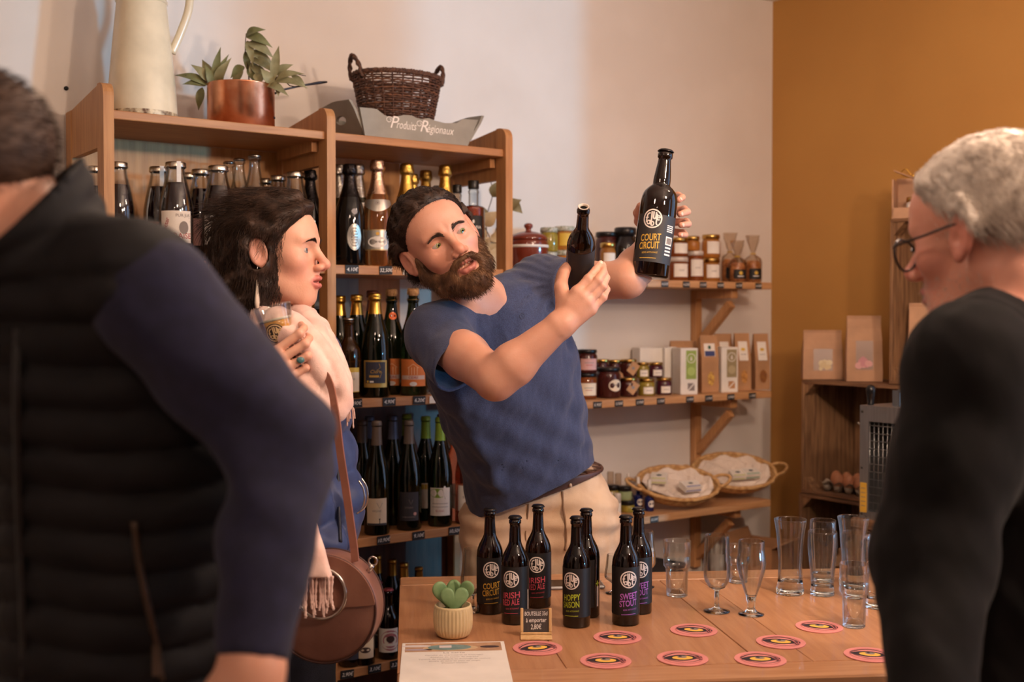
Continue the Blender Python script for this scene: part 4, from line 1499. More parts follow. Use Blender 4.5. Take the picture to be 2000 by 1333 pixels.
# things under the lowest wall shelf
p = wpt(t_at(1478, .20), .20, 0)
bz = .50
tb = thing('storage_bench', 'low wooden bench under the lowest wall shelf', 'bench', wpt(t_at(1300, .02), .02, 0), ROT_U)
m = MB()
m.box((-.45, -.34, bz - .03), (.60, 0, bz), bev=.003)
m.build('bench_top', mw_pine, tb)
for x in (-.42, .55):
 for y in (-.31, -.05):
  m = MB()
  m.box((x, y, 0), (x + .04, y + .04, bz - .03))
  m.build('leg', mw_brk, tb)
m_card = M('cardboard', (172, 124, 86), .85, var=.04)
for px, d, w, dd, yt, lab in [(1488, .24, .20, .18, 1042, 'open brown cardboard box under the lowest wall shelf'), (1408, .10, .12, .12, 1048, 'pale plastic tub of straws left of the brown box')]:
 p = wpt(t_at(px, d), d, bz + .0006)
 H = height_at(p, yt) - p.z
 if 'brown cardboard' in lab:
  b = thing('cardboard_box', lab, 'box', p, ROT_U + .3)
  m = MB()
  t_ = .004
  m.box((-w / 2, -dd / 2, 0), (w / 2, -dd / 2 + t_, H * .82))
  m.box((-w / 2, dd / 2 - t_, 0), (w / 2, dd / 2, H * .82))
  m.box((-w / 2, -dd / 2 + t_, 0), (-w / 2 + t_, dd / 2 - t_, H * .82))
  m.box((w / 2 - t_, -dd / 2 + t_, 0), (w / 2, dd / 2 - t_, H * .82))
  m.box((-w / 2 + t_, -dd / 2 + t_, 0), (w / 2 - t_, dd / 2 - t_, t_))
  m.build('body', m_card, b)
  m = MB()
  m.box((-w / 2, 0, 0), (w / 2, t_, H * .22), mat=Matrix.Translation((0, dd / 2 - t_, H * .82)) @ Matrix.Rotation(math.radians(-25), 4, 'X'))
  m.build('flap', m_card, b)
  m = MB()
  m.box((-w / 2, -t_, 0), (w / 2, 0, H * .3), mat=Matrix.Translation((0, -dd / 2 + t_, H * .82)) @ Matrix.Rotation(math.radians(65), 4, 'X'))
  m.build('flap', m_card, b)
 else:
  b = thing('straw_tub', lab, 'tub', p, ROT_U)
  m = MB()
  m.lathe([(0, 0), (.036, 0), (.038, .005), (.044, H * .6), (.042, H * .6), (.036, .006), (0, .006)], 28)
  m.build('tub', M('milky_plastic', (206, 198, 190), .4, var=.02, trans=.3), b)
  m = MB()
  for k in range(26):
   a = k * 2.399
   r = .030 * math.sqrt(k / 26)
   m.tube([(r * math.cos(a), r * math.sin(a), .008), (r * 1.25 * math.cos(a + .1), r * 1.25 * math.sin(a + .1), H * (.9 + .1 * math.sin(k * 3)))], .003, 6)
  o = m.build('straws', p_white, b)
  o['kind'] = 'stuff'
for px, d, yt, lab in [(1275, .16, 1098, 'dark folded cloth on the bench behind the counter edge')]:
 p = wpt(t_at(px, d), d, bz + .0006)
 m = MB()
 for k in range(4):
  m.box((-.13 + .006 * k, -.09, k * .028), (.13 - .004 * k, .09, k * .028 + .026), bev=.012)
 o = m.build('folded_cloth', M('dark_cloth', (56, 48, 46), .9, var=.1), loc=p, rz=ROT_U + .2)
 tag(o, lab, 'cloth')

# ------------------------------------------------------------------ on top of the shelving
p = upos(281, 0, .16)
pit = thing('enamel_pitcher', 'tall cream enamel pitcher with rusty foot on top of the shelving', 'pitcher', p, ROT_U - .2)
enam = M('cream_enamel', (224, 210, 180), .22, var=.03, coat=.3)
rst = M('rust_band', (214, 196, 160), .4, col2=(84, 50, 28), scale=62, stretch=(1, 1, .8), detail=6)
R0 = .092
m = MB()
m.lathe([(R0 * .97, 0), (R0, .003), (R0 * .98, .022)], 48, 1, cap0=True, cap1=False)
m.lathe([(R0 * .98, .022), (R0 * .93, .09), (R0 * .80, .22), (R0 * .70, .31), (R0 * .70, .312)], 48, 0, cap0=False, cap1=False)
m.lathe([(R0 * .70, .312), (R0 * .725, .314), (R0 * .725, .319), (R0 * .70, .321), (R0 * .62, .36), (R0 * .60, .40), (R0 * .68, .44), (R0 * .70, .443), (R0 * .66, .44), (R0 * .57, .40), (R0 * .6, .36), (R0 * .66, .3), (R0 * .9, .02), (0, .01)], 48, 0, cap0=False)
m.build('body', [enam, rst], pit)
m = MB()
m.tube(smooth_curve([(R0 * .66, 0, .40), (R0 * 1.0, 0, .43), (R0 * 1.32, 0, .40), (R0 * 1.33, 0, .32), (R0 * 1.10, 0, .25), (R0 * .83, 0, .19)], 6), .0085, 10, flat=1.3)
m.build('handle', enam, pit)

p = upos(473, 0, .155)
pan = thing('copper_saucepan', 'polished copper saucepan with long dark handle on top of the shelving', 'saucepan', p, 0)
cop = M('copper', (240, 172, 134), .26, 1.0, col2=(214, 138, 100), scale=26, bump=.03, bscale=30)
RP, HP = .092, height_at(p, 168) - p.z
m = MB()
m.lathe([(0, 0), (RP * .96, 0), (RP, .004), (RP, HP - .002), (RP * 1.012, HP), (RP * .985, HP), (RP * .98, .006), (0, .005)], 56)
m.build('body', cop, pan)
m = MB()
m.tube([(RP * .95, .03, HP * .88), (RP * 1.2, .05, HP * 1.0), (RP * 1.75, .09, HP * 1.16), (RP * 2.15, .12, HP * 1.26), (RP * 2.35, .135, HP * 1.30)], [.006, .006, .0055, .009, .006], 10, flat=.5)
m.build('handle', M('dark_iron', (66, 62, 66), .35, .9, var=.1), pan)
for sx in (1,):
 m = MB()
 m.ball((RP * 1.0, .0, HP * .30), .004, 8, 6)
 m.build('rivet', M('dark_iron'), pan)

leafm = M('bay_leaf', (126, 128, 86), .55, col2=(98, 100, 62), scale=22)
leafd = M('dry_leaf', (150, 146, 108), .6, col2=(118, 112, 76), scale=22)
stemm = M('twig', (84, 64, 48), .8, var=.1)


def leaf(m, base, tip, width, normal, mi=0, curl=.15):
 b, t = Vector(base), Vector(tip)
 ax = t - b
 L = ax.length
 n = Vector(normal)
 side = ax.cross(n)
 if side.length < 1e-6:
  side = ax.orthogonal()
 side.normalize()
 n = side.cross(ax).normalized()
 v, f = [], []
 K = 7
 for k in range(K + 1):
  u = k / K
  w = width * (math.sin(PI * min(1, u * 1.02 + .01) ** .8)) * .5
  c = b + ax * u + n * (L * curl * math.sin(PI * u) - L * curl * u * u)
  v += [c - side * w + n * w * .35, c, c + side * w + n * w * .35]
 for k in range(K):
  for q in range(2):
   o = k * 3 + q
   f.append((o, o + 1, o + 4, o + 3))
 m.add(v, f, mi, True)


def spray(name, label, origin, stems, leaves, mats, group=None):
 root = thing(name, label, 'branch', origin, 0, group)
 m = MB()
 for pts in stems:
  pts = smooth_curve(pts, 4)
  m.tube(pts, [.0022 - .0012 * k / len(pts) for k in range(len(pts))], 6)
 m.build('stem', stemm, root)
 m = MB()
 for lf in leaves:
  leaf(m, *lf)
 m.build('leaves', mats, root)
 return root


# bay branches in the pan; coordinates: x right, y away, z up, from the pan's rim
px2m = lambda dx: dx * p.y / FPX
L_, S_ = [], []
def L2(x0, y0, x1, y1, w=15, mi=0, dy=0.0, nrm=(.2, -1, .4), curl=.15):
 o = (473, 168)
 L_.append(((px2m(x0 - o[0]), dy, -px2m(y0 - o[1])), (px2m(x1 - o[0]), dy - .01 + .02 * math.sin(x1 * .7), -px2m(y1 - o[1])), px2m(w), nrm, mi, curl))
for a in [(412, 165, 349, 143, 17), (415, 160, 383, 126, 20), (418, 165, 399, 112, 22), (422, 160, 436, 92, 16), (424, 164, 449, 103, 14), (425, 166, 456, 115, 20), (405, 165, 366, 163, 16), (398, 168, 390, 212, 17), (420, 168, 410, 128, 18), (428, 168, 440, 122, 18)]:
 L2(*a, mi=0 if a[4] < 19 else 1)
spray('bay_branch', 'left bunch of green bay leaves in the copper saucepan', p + Vector((0, 0, HP - .004)), [[(px2m(-40), 0, -HP * .75), (px2m(-48), -.004, 0), (px2m(-40), -.008, px2m(40))], [(px2m(-40), 0, -HP * .75), (px2m(-62), -.01, px2m(6)), (px2m(-104), -.02, px2m(20))]], list(L_), [leafm, leafd], 'bay branches in the copper saucepan')
L_.clear()
for a in [(482, 66, 520, 55, 17), (482, 68, 535, 88, 22), (484, 80, 538, 108, 24), (486, 96, 540, 128, 20), (484, 76, 500, 128, 16), (480, 96, 486, 140, 14), (490, 112, 546, 142, 20), (492, 118, 505, 160, 24), (478, 126, 456, 150, 18), (476, 134, 452, 165, 16), (484, 130, 512, 165, 22), (490, 124, 530, 160, 20)]:
 L2(*a, mi=1 if a[4] % 4 == 0 else 0)
spray('bay_branch', 'tall middle bay branch rising from the copper saucepan', p + Vector((0, .01, HP - .004)), [[(px2m(12), 0, -HP * .75), (px2m(14), 0, px2m(20)), (px2m(8), -.004, px2m(70)), (px2m(9), 0, px2m(106))]], list(L_), [leafm, leafd], 'bay branches in the copper saucepan')
L_.clear()
for a in [(540, 160, 552, 92, 18), (543, 150, 577, 124, 17), (540, 162, 608, 172, 16), (545, 158, 600, 146, 16), (535, 165, 520, 138, 20), (530, 168, 572, 188, 18), (520, 166, 560, 172, 20), (575, 150, 606, 174, 13), (548, 168, 553, 190, 14), (515, 165, 505, 140, 20)]:
 L2(*a, mi=1, dy=-.02)
spray('bay_branch', 'right bunch of pale bay leaves hanging over the copper saucepan', p + Vector((0, -.01, HP - .004)), [[(px2m(30), 0, -HP * .75), (px2m(60), -.01, px2m(4)), (px2m(92), -.02, px2m(22)), (px2m(130), -.02, px2m(18))], [(px2m(30), 0, -HP * .7), (px2m(75), -.02, px2m(16)), (px2m(100), -.03, px2m(-2)), (px2m(126), -.03, px2m(-4))]], list(L_), [leafm, leafd], 'bay branches in the copper saucepan')

# grey scalloped tray with the painted words, a wicker basket in it
tx0 = t_at(714, D_WALL - .015)
tx1 = t_at(914, D_WALL - .015)
p = wpt(tx0, D_WALL - .015, LV[0] + .0006)
tray = thing('scalloped_tray', 'grey wooden tray lettered with white script, propped on the shelving', 'tray', p, ROT_U)
Lb = tx1 - tx0
gray = M('grey_paint', (150, 146, 136), .6, var=.04)
hz = lambda px, py: height_at(wpt(t_at(px, D_WALL - .015), D_WALL - .015), py) - LV[0]
outl = [(0, 0), (Lb, 0), (t_at(934, D_WALL - .015) - tx0, hz(934, 235)), (t_at(905, D_WALL - .015) - tx0, hz(905, 233)), (t_at(893, D_WALL - .015) - tx0, hz(893, 241)), (t_at(870, D_WALL - .015) - tx0, hz(870, 241))]
for px, py in [(850, 236), (838, 231), (826, 233), (815, 231), (805, 226), (790, 225), (775, 228), (760, 229), (750, 224), (738, 214), (728, 212), (704, 210)]:
 outl.append((t_at(px, D_WALL - .015) - tx0, hz(px, py)))
m = MB()
m.prism(outl, 0, .009)
for s, x, y, k, w in (('P', .262, .030, .050, None), ('roduits', .385, .030, .034, .19), ('R', .555, .028, .050, None), ('égionaux', .715, .028, .034, .27)):
 m.flat(move2d(text(s, k, .3, width=w and w * Lb), x * Lb, y, 1, -.01), 1, mat=Matrix.Translation((0, -.0006, 0)))
for cx, cz, a, b_ in ((.225, .052, .012, .010), (.515, .050, .012, .010)):
 sp = [(cx * Lb + a * (1 - q / 40) * math.cos(q * .30), cz + b_ * (1 - q / 40) * math.sin(q * .30)) for q in range(26)]
 m.flat(stroke2d(sp, .0018), 1, mat=Matrix.Translation((0, -.0006, 0)))
m.build('front_panel', [gray, i_white], tray)
m = MB()
m.prism([(x, z * .92) for x, z in outl], .205, .214)
m.build('back_panel', gray, tray)
m = MB()
m.box((.01, .009, .004), (Lb - .01, .205, .012))
m.build('base', gray, tray)
for k, (x, sl) in enumerate(((.004, -.035), (Lb - .004, .05))):
 m = MB()
 hh = .075
 v, f = [], []
 n = 24
 # an end board with a hand hole: an outer rounded outline around an oval hole
 for i in range(n):
  a = 2 * PI * i / n
  cy, cz = .107, .048
  oy, oz = math.cos(a), math.sin(a)
  s = min(.098 / abs(oy) if abs(oy) > 1e-3 else 9, (.046 if oz < 0 else .046 + .012 * abs(oz)) / abs(oz) if abs(oz) > 1e-3 else 9)
  for dx in (0, .009):
   zo = cz + oz * s
   zi = cz + .006 + oz * .012
   v.append((x + dx + sl * zo / hh, cy + oy * s, zo))
   v.append((x + dx + sl * zi / hh, cy + oy * .030, zi))
 for i in range(n):
  j = (i + 1) % n
  a, b_ = i * 4, j * 4
  f += [(a, a + 1, b_ + 1, b_), (a + 2, b_ + 2, b_ + 3, a + 3), (a, b_, b_ + 2, a + 2), (a + 1, a + 3, b_ + 3, b_ + 1)]
 m.add(v, f)
 m.build('end_board', gray, tray)

t0 = (t_at(776, D_WALL - .12))
p = wpt(t0, D_WALL - .118, LV[0] + .0135)
bk = thing('wicker_basket', 'dark brown wicker basket with two ear handles standing in the grey tray', 'basket', p, ROT_U - .05)
mw = M('dark_wicker', (98, 66, 50), .6, col2=(62, 40, 32), scale=90, bump=.2, bscale=160)
mw2 = M('brown_wicker', (122, 82, 60), .6, col2=(84, 54, 42), scale=90, bump=.2, bscale=160)
hb = height_at(p, 150) - p.z
A0, A1, B0, B1 = .094, .136, .074, .106
m = MB()
rows = 26
ns = 26
for k in range(rows):
 u = k / (rows - 1)
 a_, b_ = A0 + (A1 - A0) * u ** .85, B0 + (B1 - B0) * u ** .85
 n = 104
 pts = []
 for i in range(n):
  w = 2 * PI * i / n
  q = .0032 * math.cos(ns * w / 1 + (k % 2) * PI)
  pts.append(((a_ + q) * math.cos(w), (b_ + q) * math.sin(w), .004 + (hb - .012) * u + .0015 * math.sin(w * 3 + k)))
 m.tube(pts, .0029, 5, mi=k % 3 == 1, closed=True)
for i in range(ns):
 w = 2 * PI * (i + .5) / ns
 m.tube([((A0 + (A1 - A0) * u ** .85) * math.cos(w), (B0 + (B1 - B0) * u ** .85) * math.sin(w), .002 + (hb - .006) * u) for u in (0, .3, .6, 1)], .0026, 5)
m.build('side', [mw, mw2], bk)
m = MB()
for q in range(3):
 pts = []
 for i in range(120):
  w = 2 * PI * i / 120
  pts.append(((A1 + .004 * math.cos(30 * w + q * 2.1)) * math.cos(w), (B1 + .004 * math.cos(30 * w + q * 2.1)) * math.sin(w), hb - .004 + .005 * math.sin(30 * w + q * 2.1)))
 m.tube(pts, .0042, 6, closed=True)
m.build('braided_rim', mw, bk)
m = MB()
for k in range(9):
 s = .1 + .88 * k / 8
 m.tube([(A0 * s * math.cos(2 * PI * i / 40), B0 * s * math.sin(2 * PI * i / 40), .004) for i in range(40)], .0055, 5, closed=True)
m.build('base', mw, bk)
for sg, ang in ((-1, 0), (1, 0)):
 m = MB()
 for q in range(2):
  pts = smooth_curve([(sg * A1 * .97, -.035, hb - .02), (sg * (A1 + .004), -.030, hb + .015), (sg * (A1 + .012), 0, hb + .046), (sg * (A1 + .004), .030, hb + .015), (sg * A1 * .97, .035, hb - .02)], 7)
  pts = [pt + Vector((.0035 * math.cos(k * .9 + q * PI), 0, .0035 * math.sin(k * .9 + q * PI))) for k, pt in enumerate(pts)]
  m.tube(pts, .0048, 6)
 m.build('handle', mw, bk)

# dried foliage seen through the open end of the unit
p = upos(955, 1, .25)
vs_ = thing('dried_bouquet', 'dried eucalyptus stems with round beige leaves behind the amber spirits', 'bouquet', p, 0)
m = MB()
m.lathe([(0, 0), (.03, 0), (.034, .01), (.03, .05), (.016, .09), (.018, .11), (.015, .11), (.013, .09), (.026, .05), (.03, .012), (0, .008)], 28)
m.build('vase', M('sand_ceramic', (206, 178, 140), .6, var=.05), vs_)
m = MB()
q = lambda px, py, dy=0.0: (px2v(px - 955), dy, height_at(p, py) - p.z)
px2v = lambda dx: dx * p.y / FPX
st = [[(0, 0, .05), q(950, 430), q(962, 380), q(955, 340)], [(0, 0, .05), q(968, 450), q(985, 410), q(1000, 385)], [(0, 0, .05), q(958, 470), q(945, 440), q(938, 420)]]
for s in st:
 m.tube(smooth_curve(s, 5), .0016, 6)
m.build('stem', stemm, vs_)
m = MB()
for a in [(955, 345, 968, 330, 30), (955, 345, 935, 335, 26), (962, 385, 975, 360, 26), (985, 408, 1010, 395, 26), (992, 395, 1014, 412, 24), (985, 410, 975, 385, 22), (945, 440, 965, 420, 30), (950, 430, 930, 410, 26), (958, 465, 945, 490, 34), (955, 470, 975, 500, 32), (945, 445, 930, 470, 28), (960, 460, 978, 470, 26)]:
 b0, t0_ = Vector(q(a[0], a[1])), Vector(q(a[2], a[3], -.015))
 leaf(m, b0, b0 + (t0_ - b0) * 1.3, px2v(a[4]), (.1, -1, .2), int(a[1] > 430), .1)
m.build('leaves', [M('eucalyptus_leaf', (140, 126, 88), .6, col2=(112, 100, 66), scale=22), M('beige_leaf', (206, 182, 144), .7, col2=(180, 152, 112), scale=22)], vs_)
o = M('screw_black', (24, 22, 22), .5, var=0)
m = MB()
m.lathe([(.006, 0), (.006, .004), (.004, .007), (0, .0075)], 14, mat=Matrix.Rotation(PI / 2, 4, 'X'))
hk = m.build('wall_hook', o, loc=wpt(t_at(133, .001), .0005, height_at(wpt(t_at(133, 0)), 173)), rz=ROT_U)
tag(hk, 'small dark hook screwed in the white wall left of the shelving', 'hook')

# ------------------------------------------------------------------ crates and goods along the ochre wall
mw_crate = wood('crate_wood', (150, 112, 78), (104, 74, 50), 2, .7, bump=.3)
mw_crateh = wood('crate_wood_flat', (136, 98, 68), (92, 64, 44), 0, .7, bump=.3)


def crate(label, s0, z0, w, h, dep, gap=.003):
 """a slatted fruit crate lying on its side, its open face towards the room"""
 root = thing('wooden_crate', label, 'crate', opt(s0, dep, z0 + .0006), ROT_O, 'wooden fruit crates stacked by the ochre wall')
 t_ = .012
 d1 = dep - .004
 for z in (0, h - t_):
  m = MB()
  m.box((0, 0, z), (w, d1, z + t_), bev=.001)
  m.build('long_board', mw_crateh, root)
 for x in (0, w - t_):
  m = MB()
  m.box((x, 0, t_), (x + t_, d1, h - t_), bev=.001)
  m.build('end_board', mw_crate, root)
 nb = max(2, round(w / .10))
 bw = (w - 2 * t_) / nb
 for k in range(nb):
  m = MB()
  m.box((t_ + k * bw + gap, d1 - .010, t_), (t_ + (k + 1) * bw - gap, d1, h - t_), bev=.001)
  m.build('bottom_slat', mw_crate, root)
 for x, sx in ((t_, 1), (w - t_, -1)):
  for z, sz in ((t_, 1), (h - t_, -1)):
   m = MB()
   m.add([(x, .004, z), (x + sx * .045, .004, z), (x, .004, z + sz * .045), (x, .05, z), (x + sx * .045, .05, z), (x, .05, z + sz * .045)], [(0, 1, 2), (3, 5, 4), (0, 3, 4, 1), (1, 4, 5, 2), (2, 5, 3, 0)])
   m.build('corner_block', mw_crate, root)
 return root


CD_ = .30
pm = opt(s_at(1566, CD_), CD_)
z_mid_top = height_at(pm, 742)
z_mid_bot = height_at(opt(s_at(1563, CD_), CD_), 962)
sm = s_at(1566, CD_)
su = s_at(1730, CD_)
pu = opt(su, CD_)
z_up_top = height_at(pu, 427)
crate('lower wooden crate holding crumpled paper under the egg tray crate', sm - .01, .001, .62, z_mid_bot - .004, CD_)
crate('middle wooden crate with the egg tray, under the paper bags', sm, z_mid_bot, .60, z_mid_top - z_mid_bot - .002, CD_)
crate('upper upright wooden crate behind the grey haired man', su, z_mid_top, .36, z_up_top - z_mid_top - .002, CD_ - .02)

# eggs in a tray
p = opt(sm + .062, CD_ - .02, z_mid_bot + .0145)
tr = thing('egg_tray', 'grey pulp tray of brown eggs in the middle crate', 'egg tray', p, ROT_O)
pulp = M('pulp', (156, 142, 126), .9, var=.05, bump=.2)
nx, ny, cs = 8, 4, .048
m = MB()
v, f = [], []
gx, gy = nx * 6, ny * 6
for j in range(gy + 1):
 for i in range(gx + 1):
  x, y = i * cs / 6, j * cs / 6
  z = .028 - .018 * (math.cos(2 * PI * (x / cs - .5)) + 1) * (math.cos(2 * PI * (y / cs - .5)) + 1) / 4 * 1.3 + .012 * ((1 + math.cos(2 * PI * x / cs)) * (1 + math.cos(2 * PI * y / cs)) / 4)
  v.append((x, y + .004, max(z, .002)))
for j in range(gy):
 for i in range(gx):
  o = j * (gx + 1) + i
  f.append((o, o + 1, o + gx + 2, o + gx + 1))
m.add(v, f, 0, True)
for i in range(nx):
 m.lathe([(.012, 0), (.019, .022)], 12, mat=Matrix.Translation(((i + .5) * cs, .5 * cs + .004, 0)))
m.build('pulp_tray', pulp, tr)
m_egg = M('egg_shell', (196, 138, 102), .5, col2=(178, 116, 82), scale=8)
bpy.context.view_layer.update()
first = None
for j in range(2):
 for i in range(1 if j == 0 else 0, nx - 1):
  if first is None:
   q = MB()
   q.lathe([(.0215 * math.sin(PI * k / 12) * (1 - .12 * math.cos(PI * k / 12) * -1), .029 - .029 * math.cos(PI * k / 12)) for k in range(13)], 20, cap0=False, cap1=False)
   first = q.build('egg', m_egg, loc=tr.matrix_world @ Vector(((i + .5) * cs, (j + .5) * cs + .004, .012)))
   e1 = first
  else:
   e1 = first.copy()
   COL.objects.link(e1)
   e1.location = tr.matrix_world @ Vector(((i + .5) * cs, (j + .5) * cs + .004, .012))
  tag(e1, ('brown egg number %s from the empty corner in the front row of the pulp tray' % ('one', 'two', 'three', 'four', 'five', 'six', 'seven')[i - 1]) if j == 0 else 'brown egg standing in the back row of the pulp tray', 'egg', 'brown eggs in the pulp tray')

m_kraft = M('kraft_bag', (190, 148, 116), .8, var=.04, bump=.12, bscale=40)


def kraft_bag(label, loc, rz, w, d, h, fold, sweets, group='kraft bags with round stickers'):
 b = thing('kraft_bag', label, 'bag', loc, rz, group)
 m = MB()
 v = []
 for z, ww, dd in [(0, w, d), (h * .15, w * 1.01, d), (h * .62, w * .98, d * .72), (h * .80, w * .95, d * .34), (h, w * .93, .010)]:
  v += [(-ww / 2, -dd / 2, z), (ww / 2, -dd / 2, z), (ww / 2, dd / 2, z), (-ww / 2, dd / 2, z)]
 f = [(3, 2, 1, 0), (16, 17, 18, 19)]
 for k in range(4):
  for i in range(4):
   f.append((k * 4 + i, k * 4 + (i + 1) % 4, k * 4 + 4 + (i + 1) % 4, k * 4 + 4 + i))
 m.add(v, f)
 m.build('bag', m_kraft, b)
 m = MB()
 T = Matrix.Translation((0, -.007, h)) @ Matrix.Rotation(math.radians(10), 4, 'X')
 m.box((-w * .48, -.002, -fold), (w * .48, .001, 0), mat=T)
 m.build('folded_flap', m_kraft, b)
 m = MB()
 T2 = T @ Matrix.Translation((0, -.0028, -fold * .86))
 m.flat(disc2d(.019, 28), 0, mat=T2)
 m.flat(move2d(ring2d(.013, .0142, 24), 0, 0), 1, mat=Matrix.Translation((0, -.0004, 0)) @ T2)
 m.build('sticker', [p_white, p_cream], b)
 m = MB()
 sl = math.atan2(d * .14, h * .47)
 T3 = Matrix.Translation((0, -d / 2 - .0006, h * .15)) @ Matrix.Rotation(-sl, 4, 'X')
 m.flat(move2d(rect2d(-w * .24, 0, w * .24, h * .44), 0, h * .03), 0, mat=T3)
 rr = random.Random(len(label))
 for k in range(10):
  sh = move2d(disc2d(.009 + rr.random() * .005, 9, 1, .8), rr.uniform(-.18, .18) * w, h * rr.uniform(.06, .20), 1, rr.random() * 3)
  m.flat(sh, 1 + k % 2, mat=Matrix.Translation((0, -.0003 - .0002 * k, 0)) @ T3)
 m.build('window', [M('bag_window_tan', (150, 116, 96), .3, var=.05), M('sweet_%s' % sweets, (232, 214, 176) if sweets == 'cream' else (226, 168, 166), .6, var=.04), M('sweet2_%s' % sweets, (216, 192, 148) if sweets == 'cream' else (206, 140, 146), .6, var=.04)], b)  # window backing in a darker kraft tone, sweets printed over it
 return b


ztop = z_mid_top + .0006
for px, d, w, yt, sw, rz, lab in [(1606, .20, .145, 645, 'cream', -.25, 'wide kraft bag of cream sweets at the left end of the crate'), (1687, .19, .125, 617, 'rose', -.3, 'kraft bag of pink sweets leaning beside the wider bag')]:
 p = opt(s_at(px, d), d, ztop)
 kraft_bag(lab, p, face(p) + .12, w, .075, height_at(p, yt) - p.z, .045, sw)
p = opt(s_at(1812, .18), .18, z_mid_top + .0146)
kraft_bag('tall kraft bag standing in the upper crate behind the dark shoulder', p, face(p) + .1, .13, .07, height_at(p, 592) - p.z, .05, 'cream')

p = opt(s_at(1786, .2), .2, z_up_top + .0004)
gb = thing('gift_box', 'kraft gift carton with a jar and gold bow on the upper crate', 'box', p, face(p) - .15)
hh = height_at(p, 345) - p.z
m = MB()
m.box((-.07, -.05, 0), (.07, .05, .006))
m.box((-.07, .045, .006), (.07, .05, hh))
m.box((-.07, -.05, .006), (-.065, .045, hh * .92))
m.box((.065, -.05, .006), (.07, .045, hh * .92))
m.box((-.07, -.05, .006), (.07, -.046, hh * .25))
m.build('carton', m_kraft, gb)
m = MB()
m.box((-.07, -.06, 0), (.0, .0, .003), mat=Matrix.Translation((0, 0, hh * .92)) @ Matrix.Rotation(math.radians(24), 4, 'Y'))
m.build('flap', m_kraft, gb)
m = MB()
for sg in (-1, 1):
 m.tube(smooth_curve([(0, -.05, hh * .95), (sg * .025, -.055, hh * 1.15), (sg * .04, -.05, hh * 1.02), (0, -.05, hh * .93)], 5), .002, 6)
m.ball((0, -.052, hh * .97), .008, 10, 8)
m.build('bow', k_gold2, gb)
jar('jam_jar', 'small pale jar standing in the kraft gift carton', p + Vector((-.012, -.02, .0066)), face(p), .026, .066, M('pale_jar', (206, 196, 190), .2, var=.04), k_goldlid, None, (p_white, .15, .6, 1.6))

# caged burner: a metal box with a grid and a ball knob
DB = .62
sb = s_at(1681, DB)
p = opt(sb, DB, 0)
zb0, zb1 = height_at(p, 1000), height_at(p, 792)
table = thing('side_table', 'small dark side table under the caged metal box', 'table', (p.x, p.y, 0), ROT_O)
m = MB()
m.box((-.02, -.02, zb0 - .05), (.36, .24, zb0 - .02), bev=.003)
m.build('table_top', mw_crateh, table)
for x in (-.01, .31):
 for y in (-.01, .19):
  m = MB()
  m.box((x, y, 0), (x + .04, y + .04, zb0 - .05))
  m.build('leg', mw_crate, table)
steel = M('brushed_steel', (176, 176, 176), .34, .9, var=.04, stretch=(1, 1, .05), scale=120)
dsteel = M('dark_steel', (70, 66, 62), .5, .6, var=.1)
bx = thing('caged_burner', 'steel box with a wire grid, black ball knob and top handle', 'appliance', Vector((p.x, p.y, zb0 - .0194)), ROT_O)
W_, D_, H_ = .32, .20, zb1 - zb0 + .02
fw = .034
m = MB()
m.box((0, 0, 0), (fw, .004, H_))
m.box((W_ - fw, 0, 0), (W_, .004, H_))
m.box((fw, 0, H_ - .050), (W_ - fw, .004, H_))
m.box((fw, 0, 0), (W_ - fw, .004, .026))
m.box((0, .004, 0), (.004, D_, H_))
m.box((W_ - .004, .004, 0), (W_, D_, H_))
m.box((.004, .004, H_ - .004), (W_ - .004, D_, H_))
m.build('housing', steel, bx)
m = MB()
m.box((.006, D_ - .03, .004), (W_ - .006, D_, H_ - .006))
m.box((.006, .006, .0), (W_ - .006, D_ - .03, .004))
m.build('inner_plate', dsteel, bx)
m = MB()
x = fw
while x < W_ - fw + .001:
 m.tube([(x, .006, .022), (x, .006, H_ - .046)], .0011, 6)
 x += .0165
z = .03
while z < H_ - .05:
 m.tube([(fw - .004, .0045, z), (W_ - fw + .004, .0045, z)], .0013, 6)
 z += .0245
m.build('wire_grid', steel, bx)
m = MB()
m.lathe([(.009, H_), (.010, H_ + .004), (.012, H_ + .02), (.0155, H_ + .042), (.0155, H_ + .052), (.011, H_ + .062), (0, H_ + .066)], 24, mat=Matrix.Translation((.018, .03, 0)))
m.build('knob', M('black_bakelite', (18, 17, 18), .12, var=0), bx)
m = MB()
for x in (.085, .235):
 m.box((x, .05, H_), (x + .028, .056, H_ + .05))
m.box((.100, .05, H_ + .044), (.248, .075, H_ + .052), bev=.002)
m.build('handle', M('grey_steel', (120, 122, 126), .4, .7, var=.04), bx)
m = MB()
m.box((.003, -.001, .02), (.028, -.0002, .115))
for k in range(5):
 m.flat(rect2d(.007, .04 + k * .014, .024, .042 + k * .014), 1, mat=Matrix.Translation((0, -.0013, 0)))
m.build('warning_sticker', [M('amber_sticker', (222, 172, 62), .5, var=.03), i_gray], bx)
m = MB()
for z in (.015, H_ * .45, H_ - .02):
 m.ball((.010, -.001, z), .004, 8, 6)
m.build('screws', dsteel, bx)
m = MB()
m.tube([(.0, .02, H_ * .80), (-.02, .015, H_ * .84)], .004, 8)
m.build('latch', k_tin, bx)
m = MB()
m.lathe([(0, .03), (.03, .03), (.034, .05), (.034, .11), (.02, .135), (.012, .14), (0, .14)], 24, mat=Matrix.Translation((W_ * .5, D_ * .45, 0)))
m.build('glass_flask', g_clear, bx)

